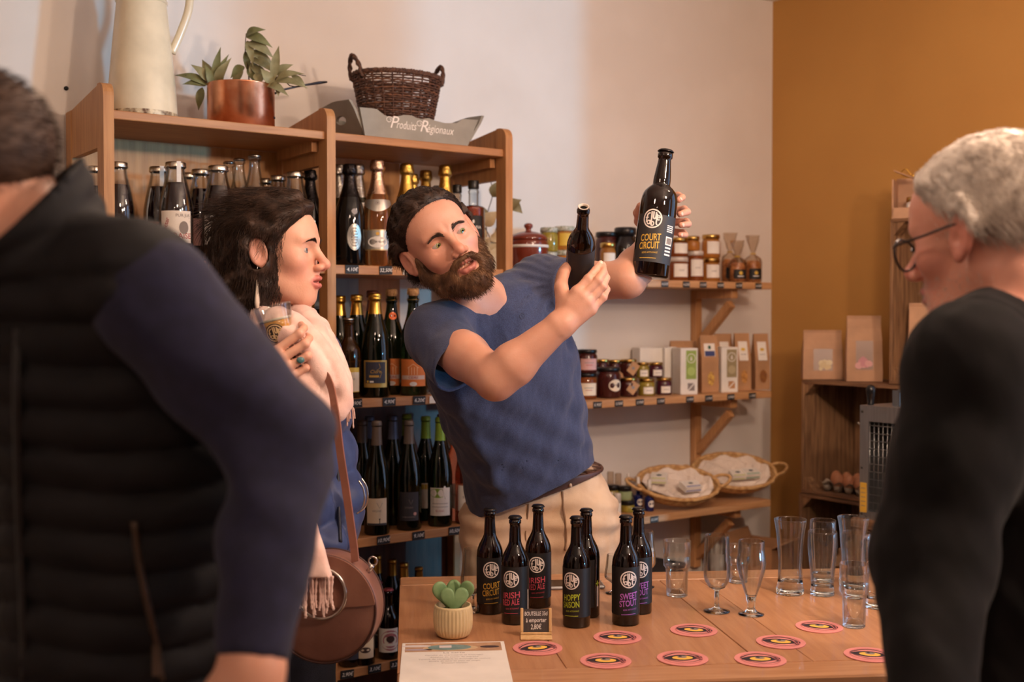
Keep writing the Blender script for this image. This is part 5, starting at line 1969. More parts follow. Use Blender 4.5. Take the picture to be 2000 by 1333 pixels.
m = MB()
m.box((-.05, -.05, 0), (.05, .05, .10), bev=.012)
pb = opt(s_at(1728, .80), .80, 0)
hb_ = height_at(pb, 1052)
o = m.build('blue_tub', M('blue_plastic', (84, 100, 122), .4, var=.03), loc=Vector((pb.x, pb.y, hb_ - .10)), rz=ROT_O)
tag(o, 'blue grey plastic tub behind the tall glasses', 'tub')
st2 = thing('wooden_stand', 'narrow wooden stand under the blue grey tub', 'stand', (pb.x, pb.y, 0), ROT_O)
m = MB()
m.box((-.10, -.10, hb_ - .125), (.10, .10, hb_ - .101))
m.build('stand_top', mw_crateh, st2)
m = MB()
m.box((-.03, -.03, 0), (.03, .03, hb_ - .125))
m.build('post', mw_crate, st2)

# crumpled paper in the lower crate
p = opt(sm + .20, CD_ - .10, z_mid_bot - .16)
m = MB()
rr = random.Random(3)
m.ball((0, 0, .07), (.10, .07, .07), 18, 12)
m.v = [(x * (1 + .25 * math.sin(9 * x * 11 + z * 70)), y * (1 + .25 * math.sin(y * 90 + x * 60)), z * (1 + .2 * math.sin(x * 80 + y * 50))) for x, y, z in m.v]
m.s = [False] * len(m.s)
zmin = min(q[2] for q in m.v)
m.v = [(x, y, z - zmin) for x, y, z in m.v]
o = m.build('crumpled_paper', M('wrapping_paper', (188, 150, 112), .85, var=.04), loc=Vector((p.x, p.y, .0145)), rz=.4)
o.scale = (1, 1, 1)
o.location.z = z_mid_bot - .30 + .001
tag(o, 'crumpled brown paper in the lower crate', 'paper')
bs = thing('paper_stand', 'small carton in the lower crate carrying the crumpled paper', 'box', Vector((p.x, p.y, .0146)), ROT_O)
m = MB()
m.box((-.09, -.09, 0), (.09, .09, z_mid_bot - .30 - .0156), bev=.002)
m.build('carton', m_card, bs)

# ------------------------------------------------------------------ on the counter
ZC = HT + .0006
RING = .86


def fable_logo(k=1.0):
 """the round brewery mark: six letters packed in a ring"""
 W = .15
 arc = lambda cx, cy, r, a0, a1, sx=1, sy=1: [(cx + r * math.cos(a0 + (a1 - a0) * i / 14) * sx, cy + r * math.sin(a0 + (a1 - a0) * i / 14) * sy) for i in range(15)]
 parts = [ring2d(.86, 1.0, 40),
             stroke2d([(-.60, -.42), (-.60, .12), (-.54, .40), (-.40, .54), (-.26, .56)], W), stroke2d([(-.74, .06), (-.42, .10)], .11),
             stroke2d(arc(-.36, -.40, .15, 0, 2 * PI, 1, 1.25), .12), stroke2d([(-.20, -.16), (-.20, -.62)], .12),
             stroke2d([(-.12, .74), (-.10, .2), (-.07, -.70)], W), stroke2d(arc(.03, -.52, .16, -PI * .8, PI * .8, 1, 1.3), .12),
             stroke2d([(.08, .74), (.08, .16), (.13, .02), (.21, -.02), (.29, .04), (.32, .2)], W), stroke2d([(.33, .68), (.32, -.04)], W),
             stroke2d([(.44, .52), (.42, -.46), (.48, -.58), (.56, -.56)], W),
             stroke2d(arc(.62, .12, .15, 0, PI * 1.75, 1, 1.5), .12), stroke2d([(.50, .12), (.76, .14)], .10)]
 return move2d(join2d(*parts), 0, 0, k)


logo = fable_logo(1)
i_logo = M('logo_ink', (226, 214, 206), .6, var=0)
INKS = {'gold': M('ink_gold', (206, 164, 62), .5, var=0), 'rose': M('ink_rose', (196, 78, 96), .6, var=0), 'lime': M('ink_lime', (168, 180, 44), .6, var=0), 'violet': M('ink_violet', (174, 102, 190), .6, var=0)}
p_beer = M('beer_label', (30, 27, 27), .5, var=.03)


def beer_print(m, r, words, ink, z, mats, a=0.0, size=1.0):
 """mark, two slanting words and a small line on a black label"""
 m.wrap(move2d(logo, 0, 0, .0185 * size), r, 1, a, z + .030 * size, .0008)
 for k, w in enumerate(words):
  wd = (.040 if len(w) < 8 else .042) * size
  m.wrap(move2d(text(w, .0185 * size, .12, .018, width=wd), .001 - .0015 * k, 0, 1, .12), r, 2, a, z - (.012 + .0155 * k) * size, .0008)
 m.wrap(move2d(text('BIERE ARTISANALE', .005 * size, .1, width=.030 * size), .003, 0, 1, .10), r, 2, a, z - .0365 * size, .0008)
 m.wrap(move2d(rect2d(-.016 * size, 0, .016 * size, .0012 * size, 4), .0, 0, 1, .06), r, 2, a, z - .046 * size, .0008)


beers = [  # px of the axis, base row, top row, words, ink, turn, label
 (957, 1203, 993, ('COURT', 'CIRCUIT'), 'gold', .10, 'black labelled beer bottle with gold lettering, nearest the succulent'),
 (1006, 1223, 1008, ('IRISH', 'RED ALE'), 'rose', -.32, 'black labelled beer bottle with rose lettering standing behind the little slate'),
 (1051, 1191, 986, ('IRISH', 'RED ALE'), 'rose', -.12, 'tallest looking rose lettered beer bottle at the back, beside the phone'),
 (1145, 1210, 994, ('HOPPY', 'SAISON'), 'lime', -1.55, 'beer bottle with its label turned away, behind the lime lettered one'),
 (1126, 1229, 1009, ('HOPPY', 'SAISON'), 'lime', -.42, 'black labelled beer bottle with lime lettering in the front'),
 (1247, 1203, 992, ('SWEET', 'STOUT'), 'violet', .15, 'violet lettered beer bottle half hidden behind its twin'),
 (1222, 1225, 1007, ('SWEET', 'STOUT'), 'violet', .22, 'black labelled beer bottle with violet lettering in front of its twin'),
]
for (px, yb, yt, wd, ink, turn, lab) in beers:
 p = on(px, yb - 7, HT)
 p.z = ZC
 H = height_at(p, yt) - ZC - .001
 b, rf = bottle('beer_bottle', lab, 'bottle', 'longneck', H, .0292, p, face(p), g_amber, ('crown', k_crown), 'beer bottles lined up on the counter')
 m = MB()
 r = .0292
 m.patch(r, H * .10, H * .545, turn - 2.2, turn + 2.2, 0, 36, off=.0004)
 beer_print(m, r, wd, ink, H * .305, None, turn, H / .235)
 if ink == 'lime' and turn < -1:
  m.wrap(rect2d(-.002, -.036, .0035, .008), r, 1, .92, H * .26, .0009)
  m.wrap(move2d(join2d(disc2d(.006, 8, .4, 1.2), move2d(disc2d(.005, 8, 1.2, .4), 0, 0)), 0, .014), r, 2, .92, H * .26, .0009)
 elif ink == 'rose' and px == 1006:
  m.wrap(rect2d(-.001, -.034, .002, .010), r, 1, 1.12, H * .28, .0009)
 m.build('label', [p_beer, i_logo, INKS[ink]], b)

# succulent
p = on(885, 1243, HT)
p.z = ZC
su_ = thing('potted_succulent', 'heart leaved succulent in a yellow ribbed pot on the counter corner', 'plant', p, face(p))
RP, HP = .0395, .064
m = MB()
n = 96
prof = [(0, 0), (RP * .70, 0), (RP * .84, .004), (RP * .96, .016), (RP, .030), (RP * .99, .050), (RP * .955, .060), (RP * .94, HP), (RP * .85, HP), (RP * .83, HP - .012), (0, HP - .014)]
ff = []
for (r, z), (r2, z2) in zip(prof, prof[1:]):
 K = 4 if .004 <= z < .058 else 1
 for k in range(K):
  ff.append((r + (r2 - r) * k / K, z + (z2 - z) * k / K))
ff.append(prof[-1])
m.lathe(ff, 192, wob=lambda a, z: 1 + (.022 * math.cos(32 * a) * min(1, max(0, (z - .003) / .006)) * min(1, max(0, (.060 - z) / .004))))
m.build('pot', M('yellow_ceramic', (228, 204, 156), .55, var=.03), su_)
m = MB()
m.lathe([(RP * .84, HP - .0125), (RP * .5, HP - .009), (0, HP - .008)], 24)
m.build('soil', M('potting_soil', (74, 52, 38), .95, col2=(50, 34, 24), scale=240, bump=.5), su_)
hl = M('succulent_leaf', (132, 162, 112), .5, col2=(112, 146, 96), scale=40, sss=.1)


def heart(cx, cy, cz, s, ry, rx, name='leaf'):
 """a thick heart: outline swept with a rounded section"""
 m = MB()
 N_ = 48
 out = []
 for i in range(N_):
  t = 2 * PI * i / N_
  x = 16 * math.sin(t) ** 3
  y = 13 * math.cos(t) - 5 * math.cos(2 * t) - 2 * math.cos(3 * t) - math.cos(4 * t)
  out.append((x / 16 * s, (y / 15 + .15) * s * .98))
 rings = []
 for q in range(-5, 6):
  u = q / 5
  k = math.sqrt(max(0, 1 - u * u))
  rings.append([(x * (.80 + .20 * k), u * s * .16, z * (.80 + .20 * k)) for x, z in out])
 v = [pt for r in rings for pt in r]
 c0, c1 = len(v), len(v) + 1
 v += [(0, -s * .20, 0), (0, s * .20, 0)]
 f = []
 for q in range(10):
  for i in range(N_):
   j = (i + 1) % N_
   f.append((q * N_ + i, q * N_ + j, (q + 1) * N_ + j, (q + 1) * N_ + i))
 for i in range(N_):
  j = (i + 1) % N_
  f.append((c0, j, i))
  f.append((c1, 10 * N_ + i, 10 * N_ + j))
 T = Matrix.Translation((cx, cy, cz)) @ Matrix.Rotation(ry, 4, 'Z') @ Matrix.Rotation(rx, 4, 'X')
 m.add(v, f, 0, True, T)
 return m.build(name, hl, su_)


heart(.003, -.012, HP + .010, .029, .05, -.18)
heart(-.013, .008, HP + .018, .031, .35, -.05)
heart(.016, .010, HP + .020, .030, -.42, .05)

# little slate on an easel foot
p = on(1047, 1243, HT)
p.z = ZC + .001
sl = thing('price_slate', 'small chalk slate in a pale wooden frame between the beer bottles', 'slate', p, face(p) + .02)
tl = Matrix.Rotation(math.radians(-14), 4, 'X')
w, h = .064, .054
pale = wood('pale_pine', (226, 186, 132), (208, 164, 108), 2, .5)
m = MB()
m.box((-w / 2 + .005, -.001, .006), (w / 2 - .005, .002, h - .002), mat=tl)
for s, y, sz, ww in (('BOUTEILLE 33cl', .039, .0115, .047), ('à emporter', .026, .012, .042), ('2,80€', .012, .014, .022)):
 m.flat(move2d(text(s, sz, .1, .012, width=ww), 0, y, 1, .02), 1, mat=tl @ Matrix.Translation((0, -.0014, 0)))
for k in range(20):
 m.flat(rect2d(-.026 + k * .0027, .008, -.0254 + k * .0027, h - .004), 2, mat=tl @ Matrix.Translation((0, -.0011, 0)))
m.build('slate_board', [M('slate', (70, 62, 60), .8, var=.06), i_white, M('slate_line', (96, 86, 82), .8, var=0)], sl)
m = MB()
m.box((-w / 2, -.004, 0), (w / 2, .004, .006), bev=.0012, mat=tl)
m.box((-w / 2, -.004, .0062), (-w / 2 + .006, .004, h), bev=.0012, mat=tl)
m.box((w / 2 - .006, -.004, .0062), (w / 2, .004, h), bev=.0012, mat=tl)
m.build('frame', pale, sl)
m = MB()
m.box((-.020, .004, 0), (-.006, .022, .0036))
m.box((-.020, .012, .0036), (-.006, .022, h * .4))
m.build('foot', k_blackcap, sl)
m = MB()
m.box((-.032, -.034, -.001), (.032, -.006, .002), bev=.001)
m.build('base_strip', pale, sl)

# menu sheet
c4 = [on(786, 1259, HT), on(984, 1255, HT), on(1022, 1345, HT), on(789, 1345, HT)]
ex = (c4[1] - c4[0]).normalized()
ey = Vector((-ex.y, ex.x, 0))
wd_ = (c4[1] - c4[0]).length
mn = MB()
hh_ = min(.30, wd_ * 1.41)
mn.box((0, -hh_, 0), (wd_, 0, .0012))
FL = lambda k: Matrix.Translation((0, 0, .0014 + .0002 * k)) @ Matrix.Rotation(-PI / 2, 4, 'X')
mn.flat(rect2d(wd_ * .03, -.062, wd_ * .965, -.006), 1, mat=FL(0))
mn.flat(move2d(disc2d(.034, 30, 1.25, .56), wd_ * .46, -.036), 2, mat=FL(2))
mn.flat(move2d(disc2d(.040, 30, 1.35, .46), wd_ * .47, -.040), 3, mat=FL(1))
mn.flat(move2d(rect2d(-.018, -.008, .006, .008), wd_ * .45, -.032), 4, mat=FL(3))
mn.flat(move2d(disc2d(.016, 20, 1.2, .5), wd_ * .85, -.036), 5, mat=FL(1))
mn.flat(move2d(disc2d(.022, 20, 1.3, .34), wd_ * .14, -.024), 4, mat=FL(1))
mn.flat(move2d(disc2d(.020, 20, 1.4, .26), wd_ * .16, -.048), 6, mat=FL(1))
mn.flat(move2d(text('La carte', .013), wd_ * .5, -.075), 7, mat=FL(0))
for k, s in enumerate(('Planche de charcuterie et fromages', 'Assiette de saison du marché', 'Tartine de campagne au fromage de chèvre', 'Soupe du jour et pain de seigle', 'Dessert maison')):
 mn.flat(move2d(text(s, .0078), wd_ * .5, -.089 - .0125 * k), 7, mat=FL(0))
o = mn.build('menu_sheet', [p_white, M('photo_tan', (196, 154, 120), .5, var=.06, scale=40), M('photo_teal', (120, 150, 148), .5, var=.06, scale=60), M('photo_sand', (220, 190, 150), .5, var=.05), M('photo_pale', (216, 206, 204), .5, var=0), M('photo_dark', (72, 56, 58), .5, var=0), M('photo_lilac', (176, 164, 176), .5, var=0), M('menu_ink', (150, 140, 134), .7, var=0)], loc=(c4[0].x, c4[0].y, ZC), rz=math.atan2(ex.y, ex.x))
tag(o, 'printed white menu sheet with a photo header at the counter corner', 'menu')

# coasters
cm_ = [M('coaster_pink', (224, 142, 134), .7, var=.03), M('coaster_rose', (192, 104, 102), .7, var=0), M('coaster_black', (46, 32, 38), .7, var=0), M('coaster_yellow', (240, 184, 76), .7, var=0), M('coaster_grey', (140, 128, 116), .7, var=0), M('coaster_light', (232, 140, 130), .7, var=0)]
co = MB()
RC = .0485
co.lathe([(0, 0), (RC, 0), (RC, .0014), (0, .0014)], 48, 0, smooth=False)
lay = lambda k: Matrix.Translation((0, 0, .0016 + .00018 * k)) @ Matrix.Rotation(-PI / 2, 4, 'X')
co.flat(ring2d(.036, .0385, 48), 1, mat=lay(0))
eye = []
for i in range(25):
 t = i / 24
 eye.append((-.036 + .072 * t, .017 * math.sin(PI * t) ** .8 + .002))
for i in range(25):
 t = 1 - i / 24
 eye.append((-.036 + .072 * t, -.016 * math.sin(PI * t) ** 1.1 - .004 + .004 * t))
co.flat(move2d((eye, [tuple(range(len(eye)))]), 0, 0), 2, mat=lay(1))
co.flat(stroke2d([(-.036 + .070 * i / 20, .006 + .026 * math.sin(PI * i / 20) ** .8) for i in range(21)], .003), 2, mat=lay(1))
co.flat(stroke2d([(-.030 + .066 * i / 20, -.010 - .018 * math.sin(PI * i / 20)) for i in range(21)], .0018), 2, mat=lay(1))
co.flat(disc2d(.0165, 30, 1.2, .72), 3, mat=lay(2))
co.flat(move2d(disc2d(.0085, 20, 1.1, .8), 0, .005), 4, mat=lay(3))
co.flat(move2d(disc2d(.0035, 14), -.003, .0075), 2, mat=lay(4))
for k in range(5):
 co.flat(stroke2d([(.020 + k * .004, .010 - k * .001), (.031 + k * .0015, -.012 + k * .0025)], .0022), 1 if k % 2 else 2, mat=lay(2))
proto = None
cs_ = [(1050, 1268, .35, 'pink eye coaster just below the little slate'), (1206, 1247, 0, 'pink eye coaster below the violet lettered bottle'), (1183, 1293, .05, 'pink eye coaster at the front left, second from the menu sheet'),
       (1355, 1233, -.1, 'pink eye coaster in front of the stacked tumbler'), (1333, 1288, .2, 'pink eye coaster in the middle of the front row'), (1485, 1290, .2, 'pink eye coaster at the right end of the front row'),
       (1525, 1256, -.05, 'pink eye coaster lying across the dark plank seam'), (1600, 1226, -.05, 'pink eye coaster left of the short water glass'), (1699, 1281, 0, 'pink eye coaster cut off by the dark jacket')]
for px, py, rz, lab in cs_:
 p = on(px, py, HT)
 p.z = ZC
 if proto is None:
  proto = co.build('coaster', cm_, loc=p, rz=face(p) + rz)
  o = proto
 else:
  o = proto.copy()
  COL.objects.link(o)
  o.location = p
  o.rotation_euler = (0, 0, face(p) + rz)
 tag(o, lab, 'coaster', 'pink eye coasters on the counter')


# glasses
def tumbler(name, label, p, prof_out, t=.0022, base=.008, group='empty beer glasses on the counter', rz=0.0, mat_=None, n=48):
 """a glass from its outer profile; the bowl is hollow above the base"""
 root = thing(name, label, 'glass', p, rz, group)
 inner = []
 for r, z in prof_out:
  if z > base + .001 and r > t * 2:
   inner.append((r - t, z))
 top = prof_out[-1]
 m = MB()
 lip = [(top[0] - t * .3, top[1] + .0006), (top[0] - t * .7, top[1] + .0006)]
 m.lathe(prof_out + lip + list(reversed(inner)) + [(inner[0][0] * .9, base + .0005), (0, base)], n, mat=None)
 for k, f in enumerate(m.f):
  if max(m.v[q][2] for q in f) < base + .0012:
   m.m[k] = 1
 m.build('glass', [mat_ or g_clear, g_solid], root)
 return root


def spline_prof(pts, n=5):
 q = smooth_curve([(a, b, 0) for a, b in pts], n)
 return [(v.x, v.y) for v in q]


def gpos(px, yb, rr):
 p = on(px, yb, HT)
 dz = rr * p.y * 0
 q = on(px, yb - rr * FPX / p.y * (HC - HT) / p.y, HT)
 q.z = ZC
 return q


GS = []


def g_h(p, yt, rt):
 return height_at(p + Vector((0, rt * .0, 0)), yt + rt * FPX / p.y * abs(HC - .97) / p.y * .6) - ZC


# stackable tumblers
def stack_glass(px, yt, yb, wpx, lab):
 p = gpos(px, yb, .021)
 H = height_at(p, yt) - ZC - .002
 R = wpx / 2 * p.y / FPX
 pr = [(0, 0), (R * .70, 0), (R * .75, .002), (R * .80, H * .46), (R * .82, H * .50), (R * .90, H * .53), (R * .96, H * .55), (R * .975, H * .72), (R * .94, H * .735), (R * .975, H * .75), (R, H)]
 return tumbler('tumbler', lab, p, pr, .0022, .008)


stack_glass(1322, 1055, 1169, 55, 'stackable tumbler standing alone right of the violet lettered bottles')
stack_glass(1441, 1064, 1142, 50, 'small tumbler at the back behind the two stemmed glasses')
stack_glass(1668, 1100, 1230, 58, 'short tumbler at the front beside the dark sleeve')

p = gpos(1400, 1202, .028)
H = height_at(p, 1046) - ZC
pr = [(0, 0), (.028, 0), (.029, .0015), (.012, .006), (.0055, .010), (.0048, .022), (.0052, H * .27), (.010, H * .30)] + spline_prof([(.018, H * .32), (.0275, H * .42), (.0298, H * .56), (.0284, H * .76), (.0268, H)], 5)
tumbler('stemmed_glass', 'stemmed beer glass with a straight bowl, left of the tulip one', p, pr, .0014, H * .315)
p = gpos(1467, 1208, .028)
H = height_at(p, 1057) - ZC
pr = [(0, 0), (.027, 0), (.028, .0015), (.014, .006), (.008, .014), (.0095, H * .18), (.011, H * .23)] + spline_prof([(.0115, H * .24), (.018, H * .36), (.0295, H * .60), (.0318, H * .72), (.0288, H * .88), (.0284, H)], 5)
tumbler('tulip_glass', 'tulip shaped beer glass with a short thick stem', p, pr, .0016, H * .26)


def weizen(px, yt, yb, w0, w1, wm, lab, name='flared_glass'):
 p = gpos(px, yb, .024)
 H = height_at(p, yt) - ZC - .003
 k = p.y / FPX / 2
 pr = [(0, 0), (w0 * k * .96, 0), (w0 * k, .003), (w0 * k, .012), (w0 * k * .93, .020)] + spline_prof([(w0 * k * .90, .024), (wm * k * 1.02, H * .30), (wm * k, H * .42), (wm * k * 1.08, H * .62), (w1 * k * .86, H * .82), (w1 * k, H)], 4)
 return tumbler(name, lab, p, pr, .0020, .030)


weizen(1543, 1012, 1165, 54, 64, 46, 'tall flared beer glass with thick foot, left of the straight pint')
weizen(1666, 1008, 1148, 54, 62, 46, 'tall flared beer glass at the back right, in front of the wire grid')


def pint(px, yt, yb, w0, w1, lab, logo_=False):
 p = gpos(px, yb, .023)
 H = height_at(p, yt) - ZC - .003
 k = p.y / FPX / 2
 pr = [(0, 0), (w0 * k, 0), (w0 * k * 1.02, .003), (w0 * k * .98, .012)] + spline_prof([(w0 * k * .95, .016), (w0 * k * 1.0, H * .3), (w1 * k * .99, H * .66), (w1 * k * 1.02, H * .84), (w1 * k, H)], 4)
 b = tumbler('pint_glass', lab, p, pr, .0019, .020)
 if logo_:
  m = MB()
  rf = rad(pr)
  m.wrap(move2d(logo, 0, 0, .014), rf, 0, -.45, H * .62, .0006)
  m.build('printed_mark', i_logo, b)
  b.rotation_euler.z = face(p)
 return b


pint(1606, 1036, 1167, 46, 56, 'straight pint glass in front, right of the flared glass')
pint(1607, 1014, 1140, 44, 50, 'pint glass hidden behind the straight pint')
pint(1672, 1038, 1172, 46, 56, 'straight pint glass behind the short tumbler')
pint(1714, 1050, 1192, 48, 56, 'pint glass with printed round mark touching the dark sleeve', True)

# tasting glasses behind the bottles, with a little beer
l_beer = M('hazy_beer', (232, 168, 88), .15, var=.02)
p_foam = M('beer_foam', (240, 228, 208), .8, var=.03)
for px, yt, yb, w, beer, lab in [(1261, 1038, 1152, 40, True, 'tasting glass with hazy beer behind the violet lettered bottles'), (923, 1072, 1200, 48, False, 'empty tasting glass behind the gold lettered bottle'), (1199, 1084, 1170, 38, False, 'small tasting glass between the lime and violet lettered bottles')]:
 p = gpos(px, yb, .022)
 if px == 1199:
  p = on(px, 1160, HT)
  p.z = ZC
 H = height_at(p, yt) - ZC
 k = w / 2 * p.y / FPX
 bowl = spline_prof([(k * .45, H * .30), (k * .92, H * .40), (k * 1.0, H * .50), (k * .88, H * .70), (k * .74, H)], 5)
 pr = [(0, 0), (k * .85, 0), (k * .88, .0015), (k * .3, .005), (.0042, .012), (.0042, H * .24), (k * .3, H * .28)] + bowl
 b = tumbler('tasting_glass', lab, p, pr, .0012, H * .30, 'tasting glasses behind the beer bottles')
 if beer:
  m = MB()
  rf = rad(pr)
  q = [(max(.001, rf(z) - .0016), z) for z in [H * (.315 + .33 * i / 10) for i in range(11)]]
  m.lathe([(0, H * .312)] + q + [(0, H * .645)], 32)
  m.build('beer', l_beer, b)
  m = MB()
  m.lathe([(0, H * .6455), (rf(H * .645) - .0017, H * .6455), (rf(H * .68) - .0017, H * .68), (0, H * .678)], 32)
  m.build('foam', p_foam, b)

p = on(1118, 1146, HT)
ph = MB()
ph.box((-.075, -.037, 0), (.075, .037, .008), bev=.004)
ph.box((-.070, -.033, .008), (.070, .033, .0084), 1)
o = ph.build('smartphone', [M('phone_rim', (150, 146, 144), .3, .6, var=.03), M('phone_glass', (18, 18, 20), .06, var=0)], loc=(p.x, p.y, ZC), rz=.1)
tag(o, 'dark smartphone lying at the back of the counter between beer bottles', 'phone')

# ------------------------------------------------------------------ people: smooth bodies from distance fields
V3 = lambda p: np.array((p[0], p[1], p[2]), dtype=np.float64)
A = lambda px, py, d: V3(at(px, py, d))


def smin(a, b, k):
 h = np.clip(.5 + .5 * (b - a) / k, 0, 1)
 return b + (a - b) * h - k * h * (1 - h)


def smax(a, b, k):
 return -smin(-a, -b, k)


def Sp(P, c, r):
 return np.sqrt(((P - c) ** 2).sum(1)) - r


def El(P, c, r, R=None):
 Q = P - np.asarray(c)
 if R is not None:
  Q = Q @ R
 r = np.asarray(r, dtype=float)
 k0 = np.sqrt(((Q / r) ** 2).sum(1))
 k1 = np.sqrt(((Q / (r * r)) ** 2).sum(1)) + 1e-6
 return np.maximum(k0 * (k0 - 1) / k1, -r.min())


def Cp(P, a, b, r1, r2=None):
 a = np.asarray(a, dtype=float)
 b = np.asarray(b, dtype=float)
 r2 = r1 if r2 is None else r2
 ab = b - a
 t = np.clip(((P - a) @ ab) / max(ab @ ab, 1e-9), 0, 1)
 return np.sqrt(((P - a - t[:, None] * ab) ** 2).sum(1)) - (r1 + (r2 - r1) * t)


def chain(P, pts, rs, k=.01):
 d = None
 for i in range(len(pts) - 1):
  q = Cp(P, pts[i], pts[i + 1], rs[i], rs[i + 1])
  d = q if d is None else smin(d, q, k)
 return d


def unit_(v):
 v = np.asarray(v, dtype=float)
 return v / (np.linalg.norm(v) + 1e-12)


class Sweep:
 """an elliptic trunk along a mild curve: centres, half widths a (along right) and b (along front)"""

 def __init__(self, pts, a, b, right, p=2.3, n=28):
  q = np.array([V3(v) for v in smooth_curve([tuple(x) for x in pts], n // (len(pts) - 1) + 1)])
  m = len(q)
  self.ax = unit_(q[-1] - q[0])
  s = (q - q[0]) @ self.ax
  self.s, self.q, self.o = s, q, q[0]
  u0 = np.linspace(0, 1, len(pts))
  u1 = np.linspace(0, 1, m)
  cub = lambda y: np.array([v.x for v in smooth_curve([(float(t), 0, 0) for t in y], (m - 1) // (len(y) - 1))])
  self.a = np.interp(u1, np.linspace(0, 1, len(cub(a))), cub(a))
  self.b = np.interp(u1, np.linspace(0, 1, len(cub(b))), cub(b))
  right = np.asarray(right, dtype=float)
  if right.ndim == 1:
   right = np.repeat(right[None], len(pts), 0)
  self.r = np.stack([np.interp(u1, u0, right[:, i]) for i in range(3)], 1)
  self.p = p

 def coords(self, P):
  t = (P - self.o) @ self.ax
  tc = np.clip(t, self.s[0], self.s[-1])
  c = np.stack([np.interp(tc, self.s, self.q[:, i]) for i in range(3)], 1)
  r = np.stack([np.interp(tc, self.s, self.r[:, i]) for i in range(3)], 1)
  r = r - (r @ self.ax)[:, None] * self.ax
  r /= np.linalg.norm(r, axis=1)[:, None]
  f = np.cross(self.ax[None], r)
  Q = P - c
  return t, tc, (Q * r).sum(1), (Q * f).sum(1)

 def __call__(self, P, grow=0.0):
  t, tc, u, v = self.coords(P)
  a = np.interp(tc, self.s, self.a) + grow
  b = np.interp(tc, self.s, self.b) + grow
  e = (np.abs(u / a) ** self.p + np.abs(v / b) ** self.p) ** (1 / self.p)
  d = (e - 1) * np.minimum(a, b)
  w = np.abs(t - tc)
  return np.where(w > 0, np.hypot(np.maximum(d, 0), w) + np.minimum(d, 0) * (w == 0), d)


def near(P, c, r_in, r_out, fn):
 """evaluate a costly field only close to a centre; a bound elsewhere"""
 dist = np.sqrt(((P - c) ** 2).sum(1))
 d = dist - r_in
 m = dist < r_out
 if m.any():
  d[m] = fn(P[m])
 return d


def noise3(P, f, seed=0):
 r = np.random.default_rng(seed)
 d = np.zeros(len(P))
 for k in range(6):
  w = r.normal(size=3)
  w = w / np.linalg.norm(w) * f * (1 + .35 * k)
  d += np.sin(P @ w + r.uniform(0, 6.3) + 1.3 * np.sin(P @ (np.roll(w, 1) * .7) + k)) / (1 + .5 * k)
 return d / 3.2


def surfnet(f, lo, hi, h, B=8, slack=1.5):
 lo = np.asarray(lo, dtype=float)
 hi = np.asarray(hi, dtype=float)
 nb = np.ceil((hi - lo) / (h * B)).astype(int)
 g = np.stack(np.meshgrid(*[np.arange(n) for n in nb], indexing='ij'), -1).reshape(-1, 3)
 cen = lo + (g + .5) * (h * B)
 dv = np.concatenate([f(c) for c in np.array_split(cen, max(1, len(cen) // 200000))])
 g = g[np.abs(dv) < B * h * .9 * slack]
 off = np.stack(np.meshgrid(*[np.arange(B + 1)] * 3, indexing='ij'), -1).reshape(-1, 3)
 vals = np.empty((len(g), B + 1, B + 1, B + 1))
 step = 300
 for i in range(0, len(g), step):
  gg = g[i:i + step]
  pts = lo + ((gg[:, None] * B + off[None]) * h).reshape(-1, 3)
  vals[i:i + step] = f(pts).reshape(len(gg), B + 1, B + 1, B + 1)
 ins = vals < 0
 cnt = np.zeros((len(g), B, B, B), dtype=np.int8)
 for dx in (0, 1):
  for dy in (0, 1):
   for dz in (0, 1):
    cnt += ins[:, dx:dx + B, dy:dy + B, dz:dz + B]
 b, i, j, k = np.nonzero((cnt > 0) & (cnt < 8))
 acc = np.zeros((len(b), 3))
 num = np.zeros(len(b))
 for ax in range(3):
  o1, o2 = [q for q in range(3) if q != ax]
  for p in (0, 1):
   for q in (0, 1):
    d0 = [0, 0, 0]
    d0[o1], d0[o2] = p, q
    d1 = list(d0)
    d1[ax] = 1
    v0 = vals[b, i + d0[0], j + d0[1], k + d0[2]]
    v1 = vals[b, i + d1[0], j + d1[1], k + d1[2]]
    m = (v0 < 0) != (v1 < 0)
    t = np.where(m, v0 / np.where(m, v0 - v1, 1), 0)
    pos = np.tile(np.array(d0, dtype=float), (len(b), 1))
    pos[:, ax] = t
    acc += pos * m[:, None]
    num += m
 G = g[b] * B + np.stack([i, j, k], 1)
 verts = lo + (G + acc / num[:, None]) * h
 NY, NZ = nb[1] * B + 2, nb[2] * B + 2
 key = ((G[:, 0] + 1) * NY + G[:, 1] + 1) * NZ + G[:, 2] + 1
 order = np.argsort(key)
 ks = key[order]
 stride = (NY * NZ, NZ, 1)
 quads = []
 for ax in range(3):
  o1, o2 = [(1, 2), (2, 0), (0, 1)][ax]
  d1 = [0, 0, 0]
  d1[ax] = 1
  v0 = vals[b, i, j, k] < 0
  v1 = vals[b, i + d1[0], j + d1[1], k + d1[2]] < 0
  m = v0 != v1
  kk = key[m]
  q = np.stack([kk, kk - stride[o1], kk - stride[o1] - stride[o2], kk - stride[o2]], 1)
  idx = np.searchsorted(ks, q)
  idx = np.clip(idx, 0, len(ks) - 1)
  ok = (ks[idx] == q).all(1)
  q = order[idx][ok]
  flip = ~v0[m][ok]
  q[flip] = q[flip][:, ::-1]
  quads.append(q)
 return verts, np.concatenate(quads)


